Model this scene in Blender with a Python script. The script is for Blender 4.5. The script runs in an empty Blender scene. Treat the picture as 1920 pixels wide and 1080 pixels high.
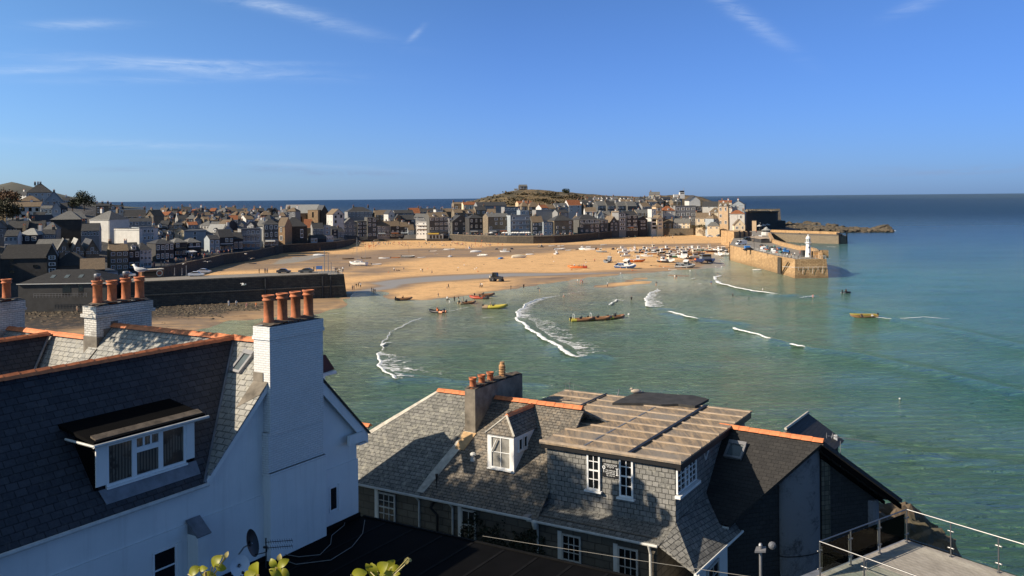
import bpy, bmesh, math, random
import numpy as np
from mathutils import Vector, Matrix
# ---------------------------------------------------------------- camera, world, sun, exposure
sc = bpy.context.scene
F = 1680.0; ROLL = 0.0094; HZ = 371.0; CAMZ = 30.0
cam_data = bpy.data.cameras.new('camera'); cam = bpy.data.objects.new('camera', cam_data)
sc.collection.objects.link(cam); sc.camera = cam
cam_data.sensor_fit = 'HORIZONTAL'; cam_data.sensor_width = 36.0
cam_data.lens = 36.0 * F / 1920.0
cam_data.shift_x = 0.0; cam_data.shift_y = -(540.0 - HZ) / 1920.0
cam_data.clip_start = 0.1; cam_data.clip_end = 90000.0
_c, _s = math.cos(ROLL), math.sin(ROLL)
cam.matrix_world = Matrix(((_c,_s,0,0),(0,0,-1,0),(-_s,_c,0,CAMZ),(0,0,0,1)))
SUN_EL = math.radians(31.5); SUN_DIR = Vector((-1.0,-0.33,0)).normalized()      # towards the sun, on the ground
sun_data = bpy.data.lights.new('sun','SUN'); sun = bpy.data.objects.new('sun',sun_data); sc.collection.objects.link(sun)
sun_data.energy = 5.0; sun_data.angle = math.radians(0.5); sun_data.color = (1.0,0.86,0.68)
to_sun = Vector((SUN_DIR.x * math.cos(SUN_EL),SUN_DIR.y * math.cos(SUN_EL),math.sin(SUN_EL)))
sun.rotation_euler = to_sun.to_track_quat('Z', 'Y').to_euler()
world = bpy.data.worlds.new('World'); sc.world = world; world.use_nodes = True
wn = world.node_tree.nodes; wl = world.node_tree.links
for n in list(wn): wn.remove(n)
w_out = wn.new('ShaderNodeOutputWorld'); w_bg = wn.new('ShaderNodeBackground'); w_sky = wn.new('ShaderNodeTexSky')
w_sky.sky_type = 'NISHITA'; w_sky.sun_disc = False; w_sky.sun_elevation = SUN_EL
w_sky.sun_rotation = math.atan2(SUN_DIR.x,SUN_DIR.y); w_sky.altitude = 0; w_sky.air_density = 1.0
w_sky.dust_density = 0.35; w_sky.ozone_density = 2.2
w_bg.inputs['Strength'].default_value = 0.054
wl.new(w_bg.outputs[0], w_out.inputs[0])
sc.view_settings.view_transform = 'Standard'; sc.view_settings.look = 'None'
sc.view_settings.exposure = 0.54; sc.view_settings.gamma = 1.0
sc.render.engine = 'CYCLES'; sc.render.resolution_x = 1024; sc.render.resolution_y = 576
sc.cycles.max_bounces = 5; sc.cycles.diffuse_bounces = 2; sc.cycles.glossy_bounces = 3; sc.cycles.transparent_max_bounces = 8
def wnode(t, **kw):
 n = wn.new(t)
 for k, v in kw.items(): setattr(n, k, v)
 return n
def wmath(op, a, b=None, c=None):
 n = wn.new('ShaderNodeMath'); n.operation = op
 for i, x in enumerate((a, b, c)):
  if x is None: continue
  if isinstance(x, (int, float)): n.inputs[i].default_value = x
  else: wl.new(x, n.inputs[i])
 return n.outputs[0]
# thin cirrus: streaks of cloud placed by compass direction and height above the horizon
w_tc = wnode('ShaderNodeTexCoord'); w_sep = wnode('ShaderNodeSeparateXYZ'); wl.new(w_tc.outputs['Generated'],w_sep.inputs[0])
w_az = wmath('ARCTAN2', w_sep.outputs['X'], w_sep.outputs['Y'])
w_hx = wmath('SQRT',wmath('ADD',wmath('MULTIPLY',w_sep.outputs['X'],w_sep.outputs['X']),wmath('MULTIPLY',w_sep.outputs['Y'],w_sep.outputs['Y'])))
w_el = wmath('ARCTAN2', w_sep.outputs['Z'], w_hx)
w_cmb = wnode('ShaderNodeCombineXYZ'); wl.new(w_az,w_cmb.inputs[0]); wl.new(w_el,w_cmb.inputs[1])
def wnoise(sx, sy, rot, detail, rough, dist, off):
 mp = wnode('ShaderNodeMapping'); mp.inputs['Scale'].default_value = (sx,sy,1); mp.inputs['Rotation'].default_value = (0,0,rot); mp.inputs['Location'].default_value = (off,off,0)
 wl.new(w_cmb.outputs[0], mp.inputs[0])
 nz = wnode('ShaderNodeTexNoise'); nz.inputs['Scale'].default_value = 1.0; nz.inputs['Detail'].default_value = detail
 nz.inputs['Roughness'].default_value = rough; nz.inputs['Distortion'].default_value = dist
 wl.new(mp.outputs[0], nz.inputs['Vector']); return nz.outputs['Fac']
n_streak = wnoise(9,70,0.06,7,0.68,1.2,3.0); n_fine = wnoise(40,220,0.1,5,0.6,0.8,8.0)
# (azimuth, elevation, half length, half height, slope, strength)
def pxdir(px, py):
 u = (px - 960) / F; v = (HZ - py) / F; x = u + ROLL * v; z = v - ROLL * u
 return math.atan2(x, 1), math.atan2(z, math.hypot(x, 1))
WISPS = [(340,126,170,9,-0.03,.55),(150,46,60,6,0.10,.50),(40,131,90,6,0.08,.40),(575,30,100,10,-0.25,.45),(480,6,70,8,-0.1,.3),
         (225,270,150,6,-0.02,.30),(560,310,160,4,-0.05,.22),(778,66,13,6,0.9,.40),(1395,30,60,13,-0.75,.42),(1730,5,40,9,.3,.28),
         (420, 118, 120, 4, 0.02, .4), (280, 150, 150, 5, 0.05, .25)]
DARKS = [(560,318,150,6,-0.05,.5),(240,318,60,4,0,.3),(1840,317,110,5,-0.02,.5),(1740,326,90,3,0,.4),(975,325,20,2,0,.3),(640,326,60,3,0,.35)]
def band(lst, nz, lo, hi):
 tot = None
 for px, py, hl, hh, sl, st in lst:
  a0, e0 = pxdir(px, py); k = 1.0 / F
  da = wmath('SUBTRACT', w_az, a0); de = wmath('SUBTRACT', w_el, e0)
  de2 = wmath('SUBTRACT', de, wmath('MULTIPLY', da, sl))
  r2 = wmath('ADD',wmath('POWER',wmath('ABSOLUTE',wmath('DIVIDE',da,hl * k)),2.0),wmath('POWER',wmath('ABSOLUTE',wmath('DIVIDE',de2,hh * k)),2.0))
  g = wmath('MULTIPLY', wmath('EXPONENT', wmath('MULTIPLY', r2, -0.7)), st)
  tot = g if tot is None else wmath('ADD', tot, g)
 mr = wnode('ShaderNodeMapRange'); mr.inputs['From Min'].default_value = lo; mr.inputs['From Max'].default_value = hi
 wl.new(nz, mr.inputs['Value']); return wmath('MULTIPLY', tot, mr.outputs[0])
w_mixn = wmath('ADD', wmath('MULTIPLY', n_streak, 0.7), wmath('MULTIPLY', n_fine, 0.3))
m1 = wmath('MULTIPLY',band(WISPS,w_mixn,0.36,0.72),.9); m2 = band(DARKS,w_mixn,0.42,0.6)
w_hsv = wnode('ShaderNodeHueSaturation'); w_hsv.inputs['Saturation'].default_value = 1.0; wl.new(w_sky.outputs[0],w_hsv.inputs['Color'])
w_tint = wnode('ShaderNodeMixRGB',blend_type='MULTIPLY'); w_tint.inputs[0].default_value = 1.0; w_tint.inputs[2].default_value = (1.0,1.0,1.0,1)
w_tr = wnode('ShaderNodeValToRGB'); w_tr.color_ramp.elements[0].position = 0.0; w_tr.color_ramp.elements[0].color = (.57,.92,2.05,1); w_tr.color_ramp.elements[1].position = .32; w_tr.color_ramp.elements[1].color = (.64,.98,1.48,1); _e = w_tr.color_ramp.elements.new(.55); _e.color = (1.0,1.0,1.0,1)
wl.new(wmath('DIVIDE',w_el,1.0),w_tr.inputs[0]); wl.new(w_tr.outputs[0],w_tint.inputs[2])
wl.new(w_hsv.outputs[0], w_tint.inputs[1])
w_neg = wmath('MAXIMUM',wmath('MULTIPLY',w_az,-1.0),0.0); w_neg = wmath('MINIMUM',w_neg,0.7)
w_hf = wnode('ShaderNodeMapRange'); w_hf.inputs['From Max'].default_value = .2; w_hf.inputs['To Min'].default_value = 1; w_hf.inputs['To Max'].default_value = .25; wl.new(w_el,w_hf.inputs['Value'])
w_pos = wmath('MULTIPLY',wmath('MINIMUM',wmath('MAXIMUM',w_az,0.0),.8),w_hf.outputs[0]); w_side = wnode('ShaderNodeCombineXYZ')
for _i,(_a,_b) in enumerate(((.9,.65),(.72,.5),(.2,.38))): wl.new(wmath('SUBTRACT',wmath('ADD',1.0,wmath('MULTIPLY',w_neg,_a)),wmath('MULTIPLY',w_pos,_b)),w_side.inputs[_i])
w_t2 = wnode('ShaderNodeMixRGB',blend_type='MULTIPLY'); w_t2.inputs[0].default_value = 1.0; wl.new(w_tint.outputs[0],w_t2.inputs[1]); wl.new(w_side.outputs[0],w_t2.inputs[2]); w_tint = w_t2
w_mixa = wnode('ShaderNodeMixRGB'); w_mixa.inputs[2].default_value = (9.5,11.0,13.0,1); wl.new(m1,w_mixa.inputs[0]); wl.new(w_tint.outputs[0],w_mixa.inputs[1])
w_mixb = wnode('ShaderNodeMixRGB'); w_mixb.inputs[2].default_value = (3.4,4.6,7.2,1); wl.new(m2,w_mixb.inputs[0]); wl.new(w_mixa.outputs[0],w_mixb.inputs[1])
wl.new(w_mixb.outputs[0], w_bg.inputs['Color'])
# ---------------------------------------------------------------- helpers
rnd = random.Random(7)
R = math.radians
AX,AY = 0.515,0.857            # street frame of the near houses: a runs away to the right, b runs right and nearer
def ab(a, b, z): return Vector((a * AX + b * AY, a * AY - b * AX, z))
def to_ab(p): return p.x * AX + p.y * AY, p.x * AY - p.y * AX
def ray(px, py):
 u = (px - 960) / F; v = (HZ - py) / F
 return Vector((u + ROLL * v, 1.0, v - ROLL * u))
CAM = Vector((0, 0, CAMZ))
def onz(px, py, z):
 d = ray(px, py); return CAM + d * ((z - CAMZ) / d.z)
def ony(px, py, y): return CAM + ray(px, py) * y
def onplane(px, py, p0, n):
 d = ray(px, py); return CAM + d * ((p0 - CAM).dot(n) / d.dot(n))
def onb(px, py, b): return onplane(px, py, ab(0, b, 0), Vector((AY, -AX, 0)))
def ona(px, py, a): return onplane(px, py, ab(a, 0, 0), Vector((AX, AY, 0)))
def pl3(p, q, r):
 n = (q - p).cross(r - p).normalized(); return p, (n if n.z > 0 else -n)
def on3(px, py, tri): return onplane(px, py, tri[0], tri[1])
class MB:
 def __init__(s): s.v = []; s.f = []; s.m = []; s.M = Matrix.Identity(4)
 def add(s, vs, fs, mi=0):
  o = len(s.v)
  s.v += [s.M @ Vector(v) for v in vs]; s.f += [tuple(i + o for i in f) for f in fs]; s.m += [mi] * len(fs); return s
 def box(s, x0, y0, z0, x1, y1, z1, mi=0):
  v = [(x0,y0,z0),(x1,y0,z0),(x1,y1,z0),(x0,y1,z0),(x0,y0,z1),(x1,y0,z1),(x1,y1,z1),(x0,y1,z1)]
  return s.add(v,[(3,2,1,0),(4,5,6,7),(0,1,5,4),(1,2,6,5),(2,3,7,6),(3,0,4,7)],mi)
 def poly(s, pts, mi=0): return s.add(pts, [tuple(range(len(pts)))], mi)
 def prism(s, pts, vec, mi=0):
  n = len(pts); vec = Vector(vec); pts = [Vector(p) for p in pts]
  nrm = Vector((0, 0, 0))
  for i in range(n): nrm += (pts[i] - pts[0]).cross(pts[(i + 1) % n] - pts[0])
  if nrm.dot(vec) > 0: pts = pts[::-1]
  v = pts + [p + vec for p in pts]
  return s.add(v,[tuple(range(n)),tuple(range(2 * n - 1,n - 1,-1))] + [((i + 1) % n,i,i + n,(i + 1) % n + n) for i in range(n)],mi)
 def lathe(s, c, prof, n=12, mi=0, cap=True, axis=None):
  c = Vector(c); Q = Matrix.Identity(3)
  if axis is not None: Q = Vector(axis).to_track_quat('Z', 'Y').to_matrix()
  vs = []; fs = []
  for r, h in prof:
   for k in range(n):
    t = 2 * math.pi * k / n; vs.append(c + Q @ Vector((r * math.cos(t),r * math.sin(t),h)))
  m = len(prof)
  for j in range(m - 1):
   for k in range(n):
    fs.append((j * n + k,j * n + (k + 1) % n,(j + 1) * n + (k + 1) % n,(j + 1) * n + k))
  if cap: fs.append(tuple(range(n))[::-1]); fs.append(tuple((m - 1) * n + k for k in range(n)))
  return s.add(vs, fs, mi)
 def tube(s, pts, r, n=6, mi=0):
  pts = [Vector(p) for p in pts]; vs = []; fs = []; rr = r if isinstance(r,(list,tuple)) else [r] * len(pts)
  for i, p in enumerate(pts):
   d = (pts[min(i + 1, len(pts) - 1)] - pts[max(i - 1, 0)]).normalized()
   Q = d.to_track_quat('Z', 'Y').to_matrix()
   for k in range(n):
    t = 2 * math.pi * k / n; vs.append(p + Q @ Vector((rr[i] * math.cos(t),rr[i] * math.sin(t),0)))
  for j in range(len(pts) - 1):
   for k in range(n): fs.append((j * n + k,j * n + (k + 1) % n,(j + 1) * n + (k + 1) % n,(j + 1) * n + k))
  fs.append(tuple(range(n))[::-1]); fs.append(tuple((len(pts) - 1) * n + k for k in range(n)))
  return s.add(vs, fs, mi)
 def blob(s, c, rx, ry, rz, jit=0.15, mi=0, sub=1, seed=None):
  bm = bmesh.new(); bmesh.ops.create_icosphere(bm,subdivisions=sub,radius=1.0); rr = random.Random(seed if seed is not None else rnd.random())
  vs = []
  for v in bm.verts:
   k = 1 + rr.uniform(-jit,jit); vs.append((c[0] + v.co.x * rx * k,c[1] + v.co.y * ry * k,c[2] + v.co.z * rz * k))
  bm.verts.index_update(); fs = [tuple(v.index for v in f.verts) for f in bm.faces]; bm.free()
  return s.add(vs, fs, mi)
def crag(mb, c, s, seed, mi=0):
 from mathutils import noise
 bm = bmesh.new(); bmesh.ops.create_icosphere(bm,subdivisions=4,radius=1.0); off = Vector((seed * 1.7,seed * .3,0)); vs = []
 for v in bm.verts:
  p = v.co; k = 1 + .45 * noise.noise(p * 1.3 + off) + .28 * abs(noise.noise(p * 3.1 + off)) + .12 * noise.noise(p * 7 + off); vs.append((c[0] + p.x * s[0] * k,c[1] + p.y * s[1] * k,c[2] + p.z * s[2] * k))
 fs = [tuple(v.index for v in f.verts) for f in bm.faces]; bm.free(); return mb.add(vs,fs,mi)
ORG = {}
def auto_uv(me):
 uvl = me.uv_layers.new(name='UVMap'); nv = len(me.loops)
 data = np.empty(nv * 2); vs = me.vertices
 for p in me.polygons:
  n = p.normal
  t = Vector((-n.y, n.x, 0))
  if t.length < 0.05: t = Vector((1, 0, 0))
  t.normalize(); b = n.cross(t)
  for li in p.loop_indices:
   co = vs[me.loops[li].vertex_index].co
   data[2 * li] = co.dot(t); data[2 * li + 1] = co.dot(b)
 uvl.data.foreach_set('uv', data)
def link(o): sc.collection.objects.link(o); return o
def mk_mesh(mb, name, mats, org, smooth=False, uv=True):
 me = bpy.data.meshes.new(name); org = Vector(org)
 me.from_pydata([tuple(v - org) for v in mb.v], [], mb.f); me.update()
 for m in (mats if isinstance(mats, (list, tuple)) else [mats]): me.materials.append(m)
 if len(me.polygons) == len(mb.m): me.polygons.foreach_set('material_index', mb.m)
 if uv: auto_uv(me)
 if smooth: me.polygons.foreach_set('use_smooth', [True] * len(me.polygons))
 return me
def part(mb, name, mats, parent, label=None, smooth=False, uv=True, kind=None):
 org = ORG[parent.name]; o = bpy.data.objects.new(name,mk_mesh(mb,name,mats,org,smooth,uv)); link(o); o.parent = parent; ORG[o.name] = org
 if label: o['label'] = label
 if kind: o['kind'] = kind
 return o
def thing(name, label, cat, loc, group=None):
 o = bpy.data.objects.new(name,None); link(o); o.location = loc; o.empty_display_size = 0.2
 o['label'] = label; o['category'] = cat
 if group: o['group'] = group
 ORG[o.name] = Vector(loc); return o
def solo(mb,name,mats,label,cat,loc=None,group=None,smooth=False,kind=None,uv=True):
 loc = Vector(loc) if loc is not None else (mb.v[0].copy() if mb.v else Vector())
 o = bpy.data.objects.new(name,mk_mesh(mb,name,mats,loc,smooth,uv)); link(o); o.location = loc; ORG[o.name] = loc
 if kind: o['kind'] = kind
 if label: o['label'] = label
 if cat: o['category'] = cat
 if group: o['group'] = group
 return o
def struct(mb, name, mats, label, kind='structure', smooth=False, uv=True):
 o = bpy.data.objects.new(name,mk_mesh(mb,name,mats,(0,0,0),smooth,uv)); link(o); o['kind'] = kind
 o['label'] = label; o['category'] = name.replace('_', ' '); return o
# ---------------------------------------------------------------- materials
class NT:
 def __init__(s, name):
  s.mat = bpy.data.materials.new(name); s.mat.use_nodes = True; s.n = s.mat.node_tree.nodes; s.l = s.mat.node_tree.links
  s.b = s.n['Principled BSDF']
 def new(s, t, **kw):
  n = s.n.new(t)
  for k, v in kw.items(): setattr(n, k, v)
  return n
 def put(s, sock, v):
  if v is None: return
  if hasattr(v, 'is_output') or isinstance(v, bpy.types.NodeSocket): s.l.new(v, sock)
  else: sock.default_value = v if not (isinstance(v,(tuple,list)) and len(v) == 3 and sock.type == 'RGBA') else (*v,1)
 def math(s, op, a, b=None, c=None):
  n = s.new('ShaderNodeMath', operation=op)
  for i, x in enumerate((a, b, c)): s.put(n.inputs[i], x)
  return n.outputs[0]
 def mix(s, f, a, b, mode='MIX'):
  n = s.new('ShaderNodeMixRGB',blend_type=mode); s.put(n.inputs[0],f); s.put(n.inputs[1],a); s.put(n.inputs[2],b); return n.outputs[0]
 def coord(s, which='UV', scale=(1, 1, 1), loc=(0, 0, 0), rot=(0, 0, 0)):
  tc = s.new('ShaderNodeTexCoord'); mp = s.new('ShaderNodeMapping')
  mp.inputs['Scale'].default_value = scale; mp.inputs['Location'].default_value = loc; mp.inputs['Rotation'].default_value = rot
  s.l.new(tc.outputs[which], mp.inputs[0]); return mp.outputs[0]
 def noise(s, vec, scale, detail=4, rough=.55, dist=0.0):
  n = s.new('ShaderNodeTexNoise'); s.put(n.inputs['Vector'],vec); n.inputs['Scale'].default_value = scale
  n.inputs['Detail'].default_value = detail; n.inputs['Roughness'].default_value = rough; n.inputs['Distortion'].default_value = dist; return n.outputs['Fac']
 def ramp(s, v, lo, hi, a=0.0, b=1.0):
  n = s.new('ShaderNodeMapRange'); s.put(n.inputs['Value'],v); n.inputs['From Min'].default_value = lo; n.inputs['From Max'].default_value = hi
  n.inputs['To Min'].default_value = a; n.inputs['To Max'].default_value = b; return n.outputs[0]
 def bump(s, h, strength=.4, dist=.02, normal=None):
  n = s.new('ShaderNodeBump'); s.put(n.inputs['Height'],h); n.inputs['Strength'].default_value = strength; n.inputs['Distance'].default_value = dist
  if normal is not None: s.l.new(normal, n.inputs['Normal'])
  return n.outputs[0]
 def done(s, col=None, rough=.8, metal=0.0, normal=None, spec=None):
  s.put(s.b.inputs['Base Color'],col); s.put(s.b.inputs['Roughness'],rough); s.put(s.b.inputs['Metallic'],metal)
  if normal is not None: s.l.new(normal, s.b.inputs['Normal'])
  if spec is not None: s.put(s.b.inputs['Specular IOR Level'], spec)
  return s.mat
def plain(name, col, rough=.75, metal=0.0, var=.25, scale=2.0, spec=None, bump=.0):
 t = NT(name); v = t.coord('Object'); n = t.noise(v, scale, 5, .6)
 dark = tuple(c * (1 - var) for c in col); lite = tuple(min(1,c * (1 + var * .6)) for c in col)
 c = t.mix(t.ramp(n, .3, .7), dark, lite)
 return t.done(c, rough, metal, t.bump(n, bump, .02) if bump else None, spec)
def slates(name,c1,c2,w,h,gap=.012,lichen=None,lam=0.0,step=.018,rough=.55,wob=.02,spec=.25):
 t = NT(name); uv = t.coord('UV')
 nz = t.new('ShaderNodeTexNoise'); t.put(nz.inputs['Vector'],uv); nz.inputs['Scale'].default_value = 1.1 / w; nz.inputs['Detail'].default_value = 2
 vm = t.new('ShaderNodeVectorMath',operation='MULTIPLY_ADD'); t.l.new(nz.outputs['Color'],vm.inputs[0]); vm.inputs[1].default_value = (wob,wob,0); t.l.new(uv,vm.inputs[2])
 br = t.new('ShaderNodeTexBrick',offset=.5,squash=1.0); t.l.new(vm.outputs[0],br.inputs['Vector'])
 br.inputs['Scale'].default_value = 1.0; br.inputs['Brick Width'].default_value = w; br.inputs['Row Height'].default_value = h
 br.inputs['Mortar Size'].default_value = gap; br.inputs['Mortar Smooth'].default_value = .15; br.inputs['Bias'].default_value = -.1
 br.inputs['Color1'].default_value = (*c1,1); br.inputs['Color2'].default_value = (*c2,1); br.inputs['Mortar'].default_value = tuple(x * .25 for x in c1) + (1,)
 n1 = t.noise(uv, 1.3, 5, .65); n2 = t.noise(uv, 14, 4, .7)
 col = t.mix(t.ramp(n1,.35,.7,0,.45),br.outputs['Color'],tuple(x * .55 for x in c1))
 col = t.mix(t.ramp(n2, .4, .75, 0, .3), col, tuple(min(1, x * 1.7) for x in c2))
 if lichen is not None:
  n3 = t.noise(uv,3.7,6,.75,.6); col = t.mix(t.ramp(n3,.56 - lam * .12,.72 - lam * .1,0,.85),col,lichen)
 sx = t.new('ShaderNodeSeparateXYZ'); t.l.new(vm.outputs[0], sx.inputs[0])
 fr = t.math('FRACT',t.math('DIVIDE',sx.outputs['Y'],h)); hgt = t.math('SUBTRACT',1.0,fr)
 hgt = t.math('MULTIPLY',hgt,t.math('SUBTRACT',1.0,br.outputs['Fac'])); hgt = t.math('ADD',hgt,t.math('MULTIPLY',n2,.35))
 return t.done(col, rough, 0, t.bump(hgt, 1.0, step), spec)
def masonry(name,c1,c2,mort,w,h,gap=.02,bump=.02,dirt=(.08,.07,.05),dl=.3,rough=.9,wob=.05):
 t = NT(name); uv = t.coord('UV')
 nz = t.new('ShaderNodeTexNoise'); t.put(nz.inputs['Vector'],uv); nz.inputs['Scale'].default_value = 1.3 / w; nz.inputs['Detail'].default_value = 3
 vm = t.new('ShaderNodeVectorMath',operation='MULTIPLY_ADD'); t.l.new(nz.outputs['Color'],vm.inputs[0]); vm.inputs[1].default_value = (wob,wob,0); t.l.new(uv,vm.inputs[2])
 br = t.new('ShaderNodeTexBrick', offset=.5); t.l.new(vm.outputs[0], br.inputs['Vector'])
 br.inputs['Scale'].default_value = 1.0; br.inputs['Brick Width'].default_value = w; br.inputs['Row Height'].default_value = h
 br.inputs['Mortar Size'].default_value = gap; br.inputs['Mortar Smooth'].default_value = .3
 br.inputs['Color1'].default_value = (*c1,1); br.inputs['Color2'].default_value = (*c2,1); br.inputs['Mortar'].default_value = (*mort,1)
 n1 = t.noise(uv, .6, 6, .7); n2 = t.noise(uv, 9, 4, .7)
 col = t.mix(t.ramp(n1,.48,.72,0,dl),br.outputs['Color'],dirt); col = t.mix(t.ramp(n2,.3,.8,0,.35),col,tuple(x * .6 for x in c1))
 h_ = t.math('ADD',t.math('MULTIPLY',t.math('SUBTRACT',1.0,br.outputs['Fac']),.7),t.math('MULTIPLY',n2,.6))
 return t.done(col, rough, 0, t.bump(h_, .9, bump))
M = {}
M['slate_shade'] = slates('roof slates shaded copy',(.032,.037,.046),(.062,.066,.076),.32,.21,.015,(.09,.088,.085),.0,.02)  # roof slates with the shade of the front slopes put into the colour
M['slate_lit'] = slates('roof slates sunlit copy',(.24,.24,.225),(.38,.37,.335),.32,.21,.018,(.42,.40,.33),.4,.02,.6)  # same slates, sunlight put into a paler colour
M['slate_grey'] = slates('weathered grey slates',(.14,.14,.13),(.25,.245,.225),.31,.19,.018,(.38,.37,.31),.5,.035,.7)
M['slate_small'] = slates('small scantle slates with lichen',(.12,.11,.095),(.25,.225,.19),.24,.14,.018,(.32,.26,.19),.5,.035,.75,.015)
M['slate_black'] = slates('black fibre slates',(.028,.027,.027),(.042,.040,.038),.30,.17,.008,None,0,.012,.6,.012)
M['slate_wall'] = slates('slate hanging',(.14,.14,.13),(.25,.245,.23),.26,.20,.016,(.33,.32,.28),.3,.035,.7,.03)
M['orange_ridge'] = plain('orange clay ridge tile',(.62,.20,.075),.7,0,.3,5,None,.2)
M['terracotta'] = plain('terracotta chimney pot',(.46,.15,.06),.75,0,.3,6,None,.2)
M['buff_pot'] = plain('buff clay pot', (.48, .27, .12), .8, 0, .35, 7)
M['render_white'] = plain('white painted render',(.76,.76,.73),.85,0,.10,.8,None,.25)
t = NT('white painted render'); v = t.coord('Object'); n1 = t.noise(v,.7,5,.6); n2 = t.noise(t.coord('Object',(3,3,.22)),1.0,6,.7); n3 = t.noise(v,5,6,.75)
_c = t.mix(t.ramp(n1,.3,.7),(.68,.69,.67),(.78,.78,.75)); _c = t.mix(t.ramp(n2,.52,.75,0,.35),_c,(.46,.45,.42)); _c = t.mix(t.ramp(n3,.62,.72,0,.25),_c,(.5,.49,.46))
M['render_white'] = t.done(_c, .85, 0, t.bump(n3, .3, .01))
M['brick_white'] = masonry('white painted brick',(.72,.72,.70),(.78,.78,.76),(.60,.60,.58),.225,.075,.012,.012,(.55,.54,.5),.3,.8,.008)
M['brick_worn'] = masonry('worn whitewashed brick',(.58,.56,.51),(.68,.66,.60),(.30,.28,.25),.24,.085,.010,.03,(.09,.075,.06),1.0,.9,.04)
M['mortar'] = plain('mossy mortar cap', (.12, .095, .07), .95, 0, .6, 4, None, .8)
M['white_paint'] = plain('white gloss paint', (.80, .80, .78), .45, 0, .06, 3)
M['white_dirty'] = plain('dull white gutter', (.55, .55, .52), .6, 0, .2, 4)
M['lead'] = plain('lead flashing', (.20, .21, .23), .5, .3, .3, 3, None, .2)
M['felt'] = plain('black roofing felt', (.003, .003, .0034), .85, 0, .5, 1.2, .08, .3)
M['seam_felt'] = plain('worn felt seam', (.007, .007, .0075), .8, 0, .4, 3, .1)
M['black'] = plain('black paint', (.012, .012, .013), .5, 0, .2, 3)
M['granite'] = masonry('granite block wall',(.13,.115,.09),(.20,.175,.14),(.09,.08,.065),.62,.30,.022,.05,(.05,.045,.035),.5,.95,.08)
M['stack_render'] = plain('weathered cement render',(.20,.175,.14),.95,0,.55,1.6,None,.9)
M['cream_verge'] = plain('lime washed roof valley',(.52,.49,.42),.9,0,.35,3.5,None,.5)
M['glass_dark'] = plain('dark window glass', (.012, .014, .016), .06, 0, .2, 1.0, .6)
M['steel'] = plain('brushed steel', (.26, .26, .26), .45, 1.0, .05, 3)
M['grey_metal'] = plain('grey metal', (.25, .25, .26), .45, .4, .2, 3)
M['dish_white'] = plain('pale dish paint', (.62, .66, .70), .5, 0, .08, 2)
M['cable'] = plain('pale cable', (.22, .21, .19), .6, 0, .1, 2)
# ---------------------------------------------------------------- the setting: sea, beach, terrain
def poly_sdf(P, poly):
 poly = np.array(poly,float); n = len(poly); d = np.full(len(P),1e18); inside = np.zeros(len(P),bool)
 for i in range(n):
  a = poly[i]; b = poly[(i + 1) % n]; e = b - a; w = P - a
  t = np.clip((w @ e) / max(e @ e,1e-9),0,1); pr = w - np.outer(t,e); d = np.minimum(d,(pr ** 2).sum(1))
  c = ((a[1] > P[:, 1]) != (b[1] > P[:, 1]))
  with np.errstate(divide='ignore', invalid='ignore'):
   xi = (b[0] - a[0]) * (P[:, 1] - a[1]) / (b[1] - a[1] if b[1] != a[1] else 1e-9) + a[0]
  inside ^= c & (P[:, 0] < xi)
 d = np.sqrt(d); return np.where(inside, d, -d)
def chart(pts):           # survey points read off the photograph, laid on the ground at sea level
 return [tuple(onz(x, y, 0.0).xy) for x, y in pts]
SAND = chart([(651,557),(660,549),(690,545),(722,549),(735,560),(762,565),(800,563),(850,557),(905,551),(960,541),(1000,535),(1060,527),(1110,520),
  (1150,516),(1200,512),(1250,508),(1300,505),(1335,503),(1352,500),(1356,489),(1362,478),(1372,470),(1420,440),(1450,420),(1430,400),(200,400),(-300,440),(-300,600),(262,590),(640,560)])
SAND_LOW = chart([(651,557.5),(649,570),(612,583),(560,592),(500,598),(430,600),(380,612),(330,640),(250,700),(-400,700),(-400,540),(262,560)])
BAR = chart([(1112,539),(1150,531),(1195,526),(1228,526),(1238,529),(1205,533),(1150,538)])
BAR2 = chart([(1180,525),(1215,519),(1262,516),(1290,516.5),(1250,518),(1215,522),(1190,527)])
STREAM = chart([(655,549),(700,545),(735,541),(745,534),(800,529),(850,526),(900,522),(960,518.5),(1040,516),(1160,512),(1040,513.5),(960,514),(900,516),(850,518.5),(800,521),(740,526),(700,532),(730,537),(700,542)])
DAMP = [chart([(640,478),(700,471),(800,467.5),(880,467),(940,463),(1060,459.5),(1200,458.5),(1365,456),(1365,466),(1200,463),(1100,469),(1000,479),(930,484),(800,486),(720,499),(650,512),(560,505),(400,512),(400,500),(560,478)]),
  chart([(960,524),(1060,515),(1160,506),(1250,502),(1345,499),(1345,505),(1250,510),(1150,517),(1060,528),(960,542)]),
  chart([(650,505),(760,500),(760,512),(650,520)]),chart([(1270,487),(1350,478),(1365,500),(1290,506),(1250,503)])]
MIRROR = [chart([(1335,470),(1366,466),(1366,505),(1300,505),(1320,492)]),chart([(520,489),(600,478),(618,482),(560,495),(500,500)])]
def grid_px(xs, ys):
 X, Y = np.meshgrid(xs, ys); u = (X - 960) / F; v = (HZ - Y) / F
 dx = u + ROLL * v; dz = v - ROLL * u; t = -CAMZ / dz
 return np.stack([dx * t, t], -1)
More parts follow.
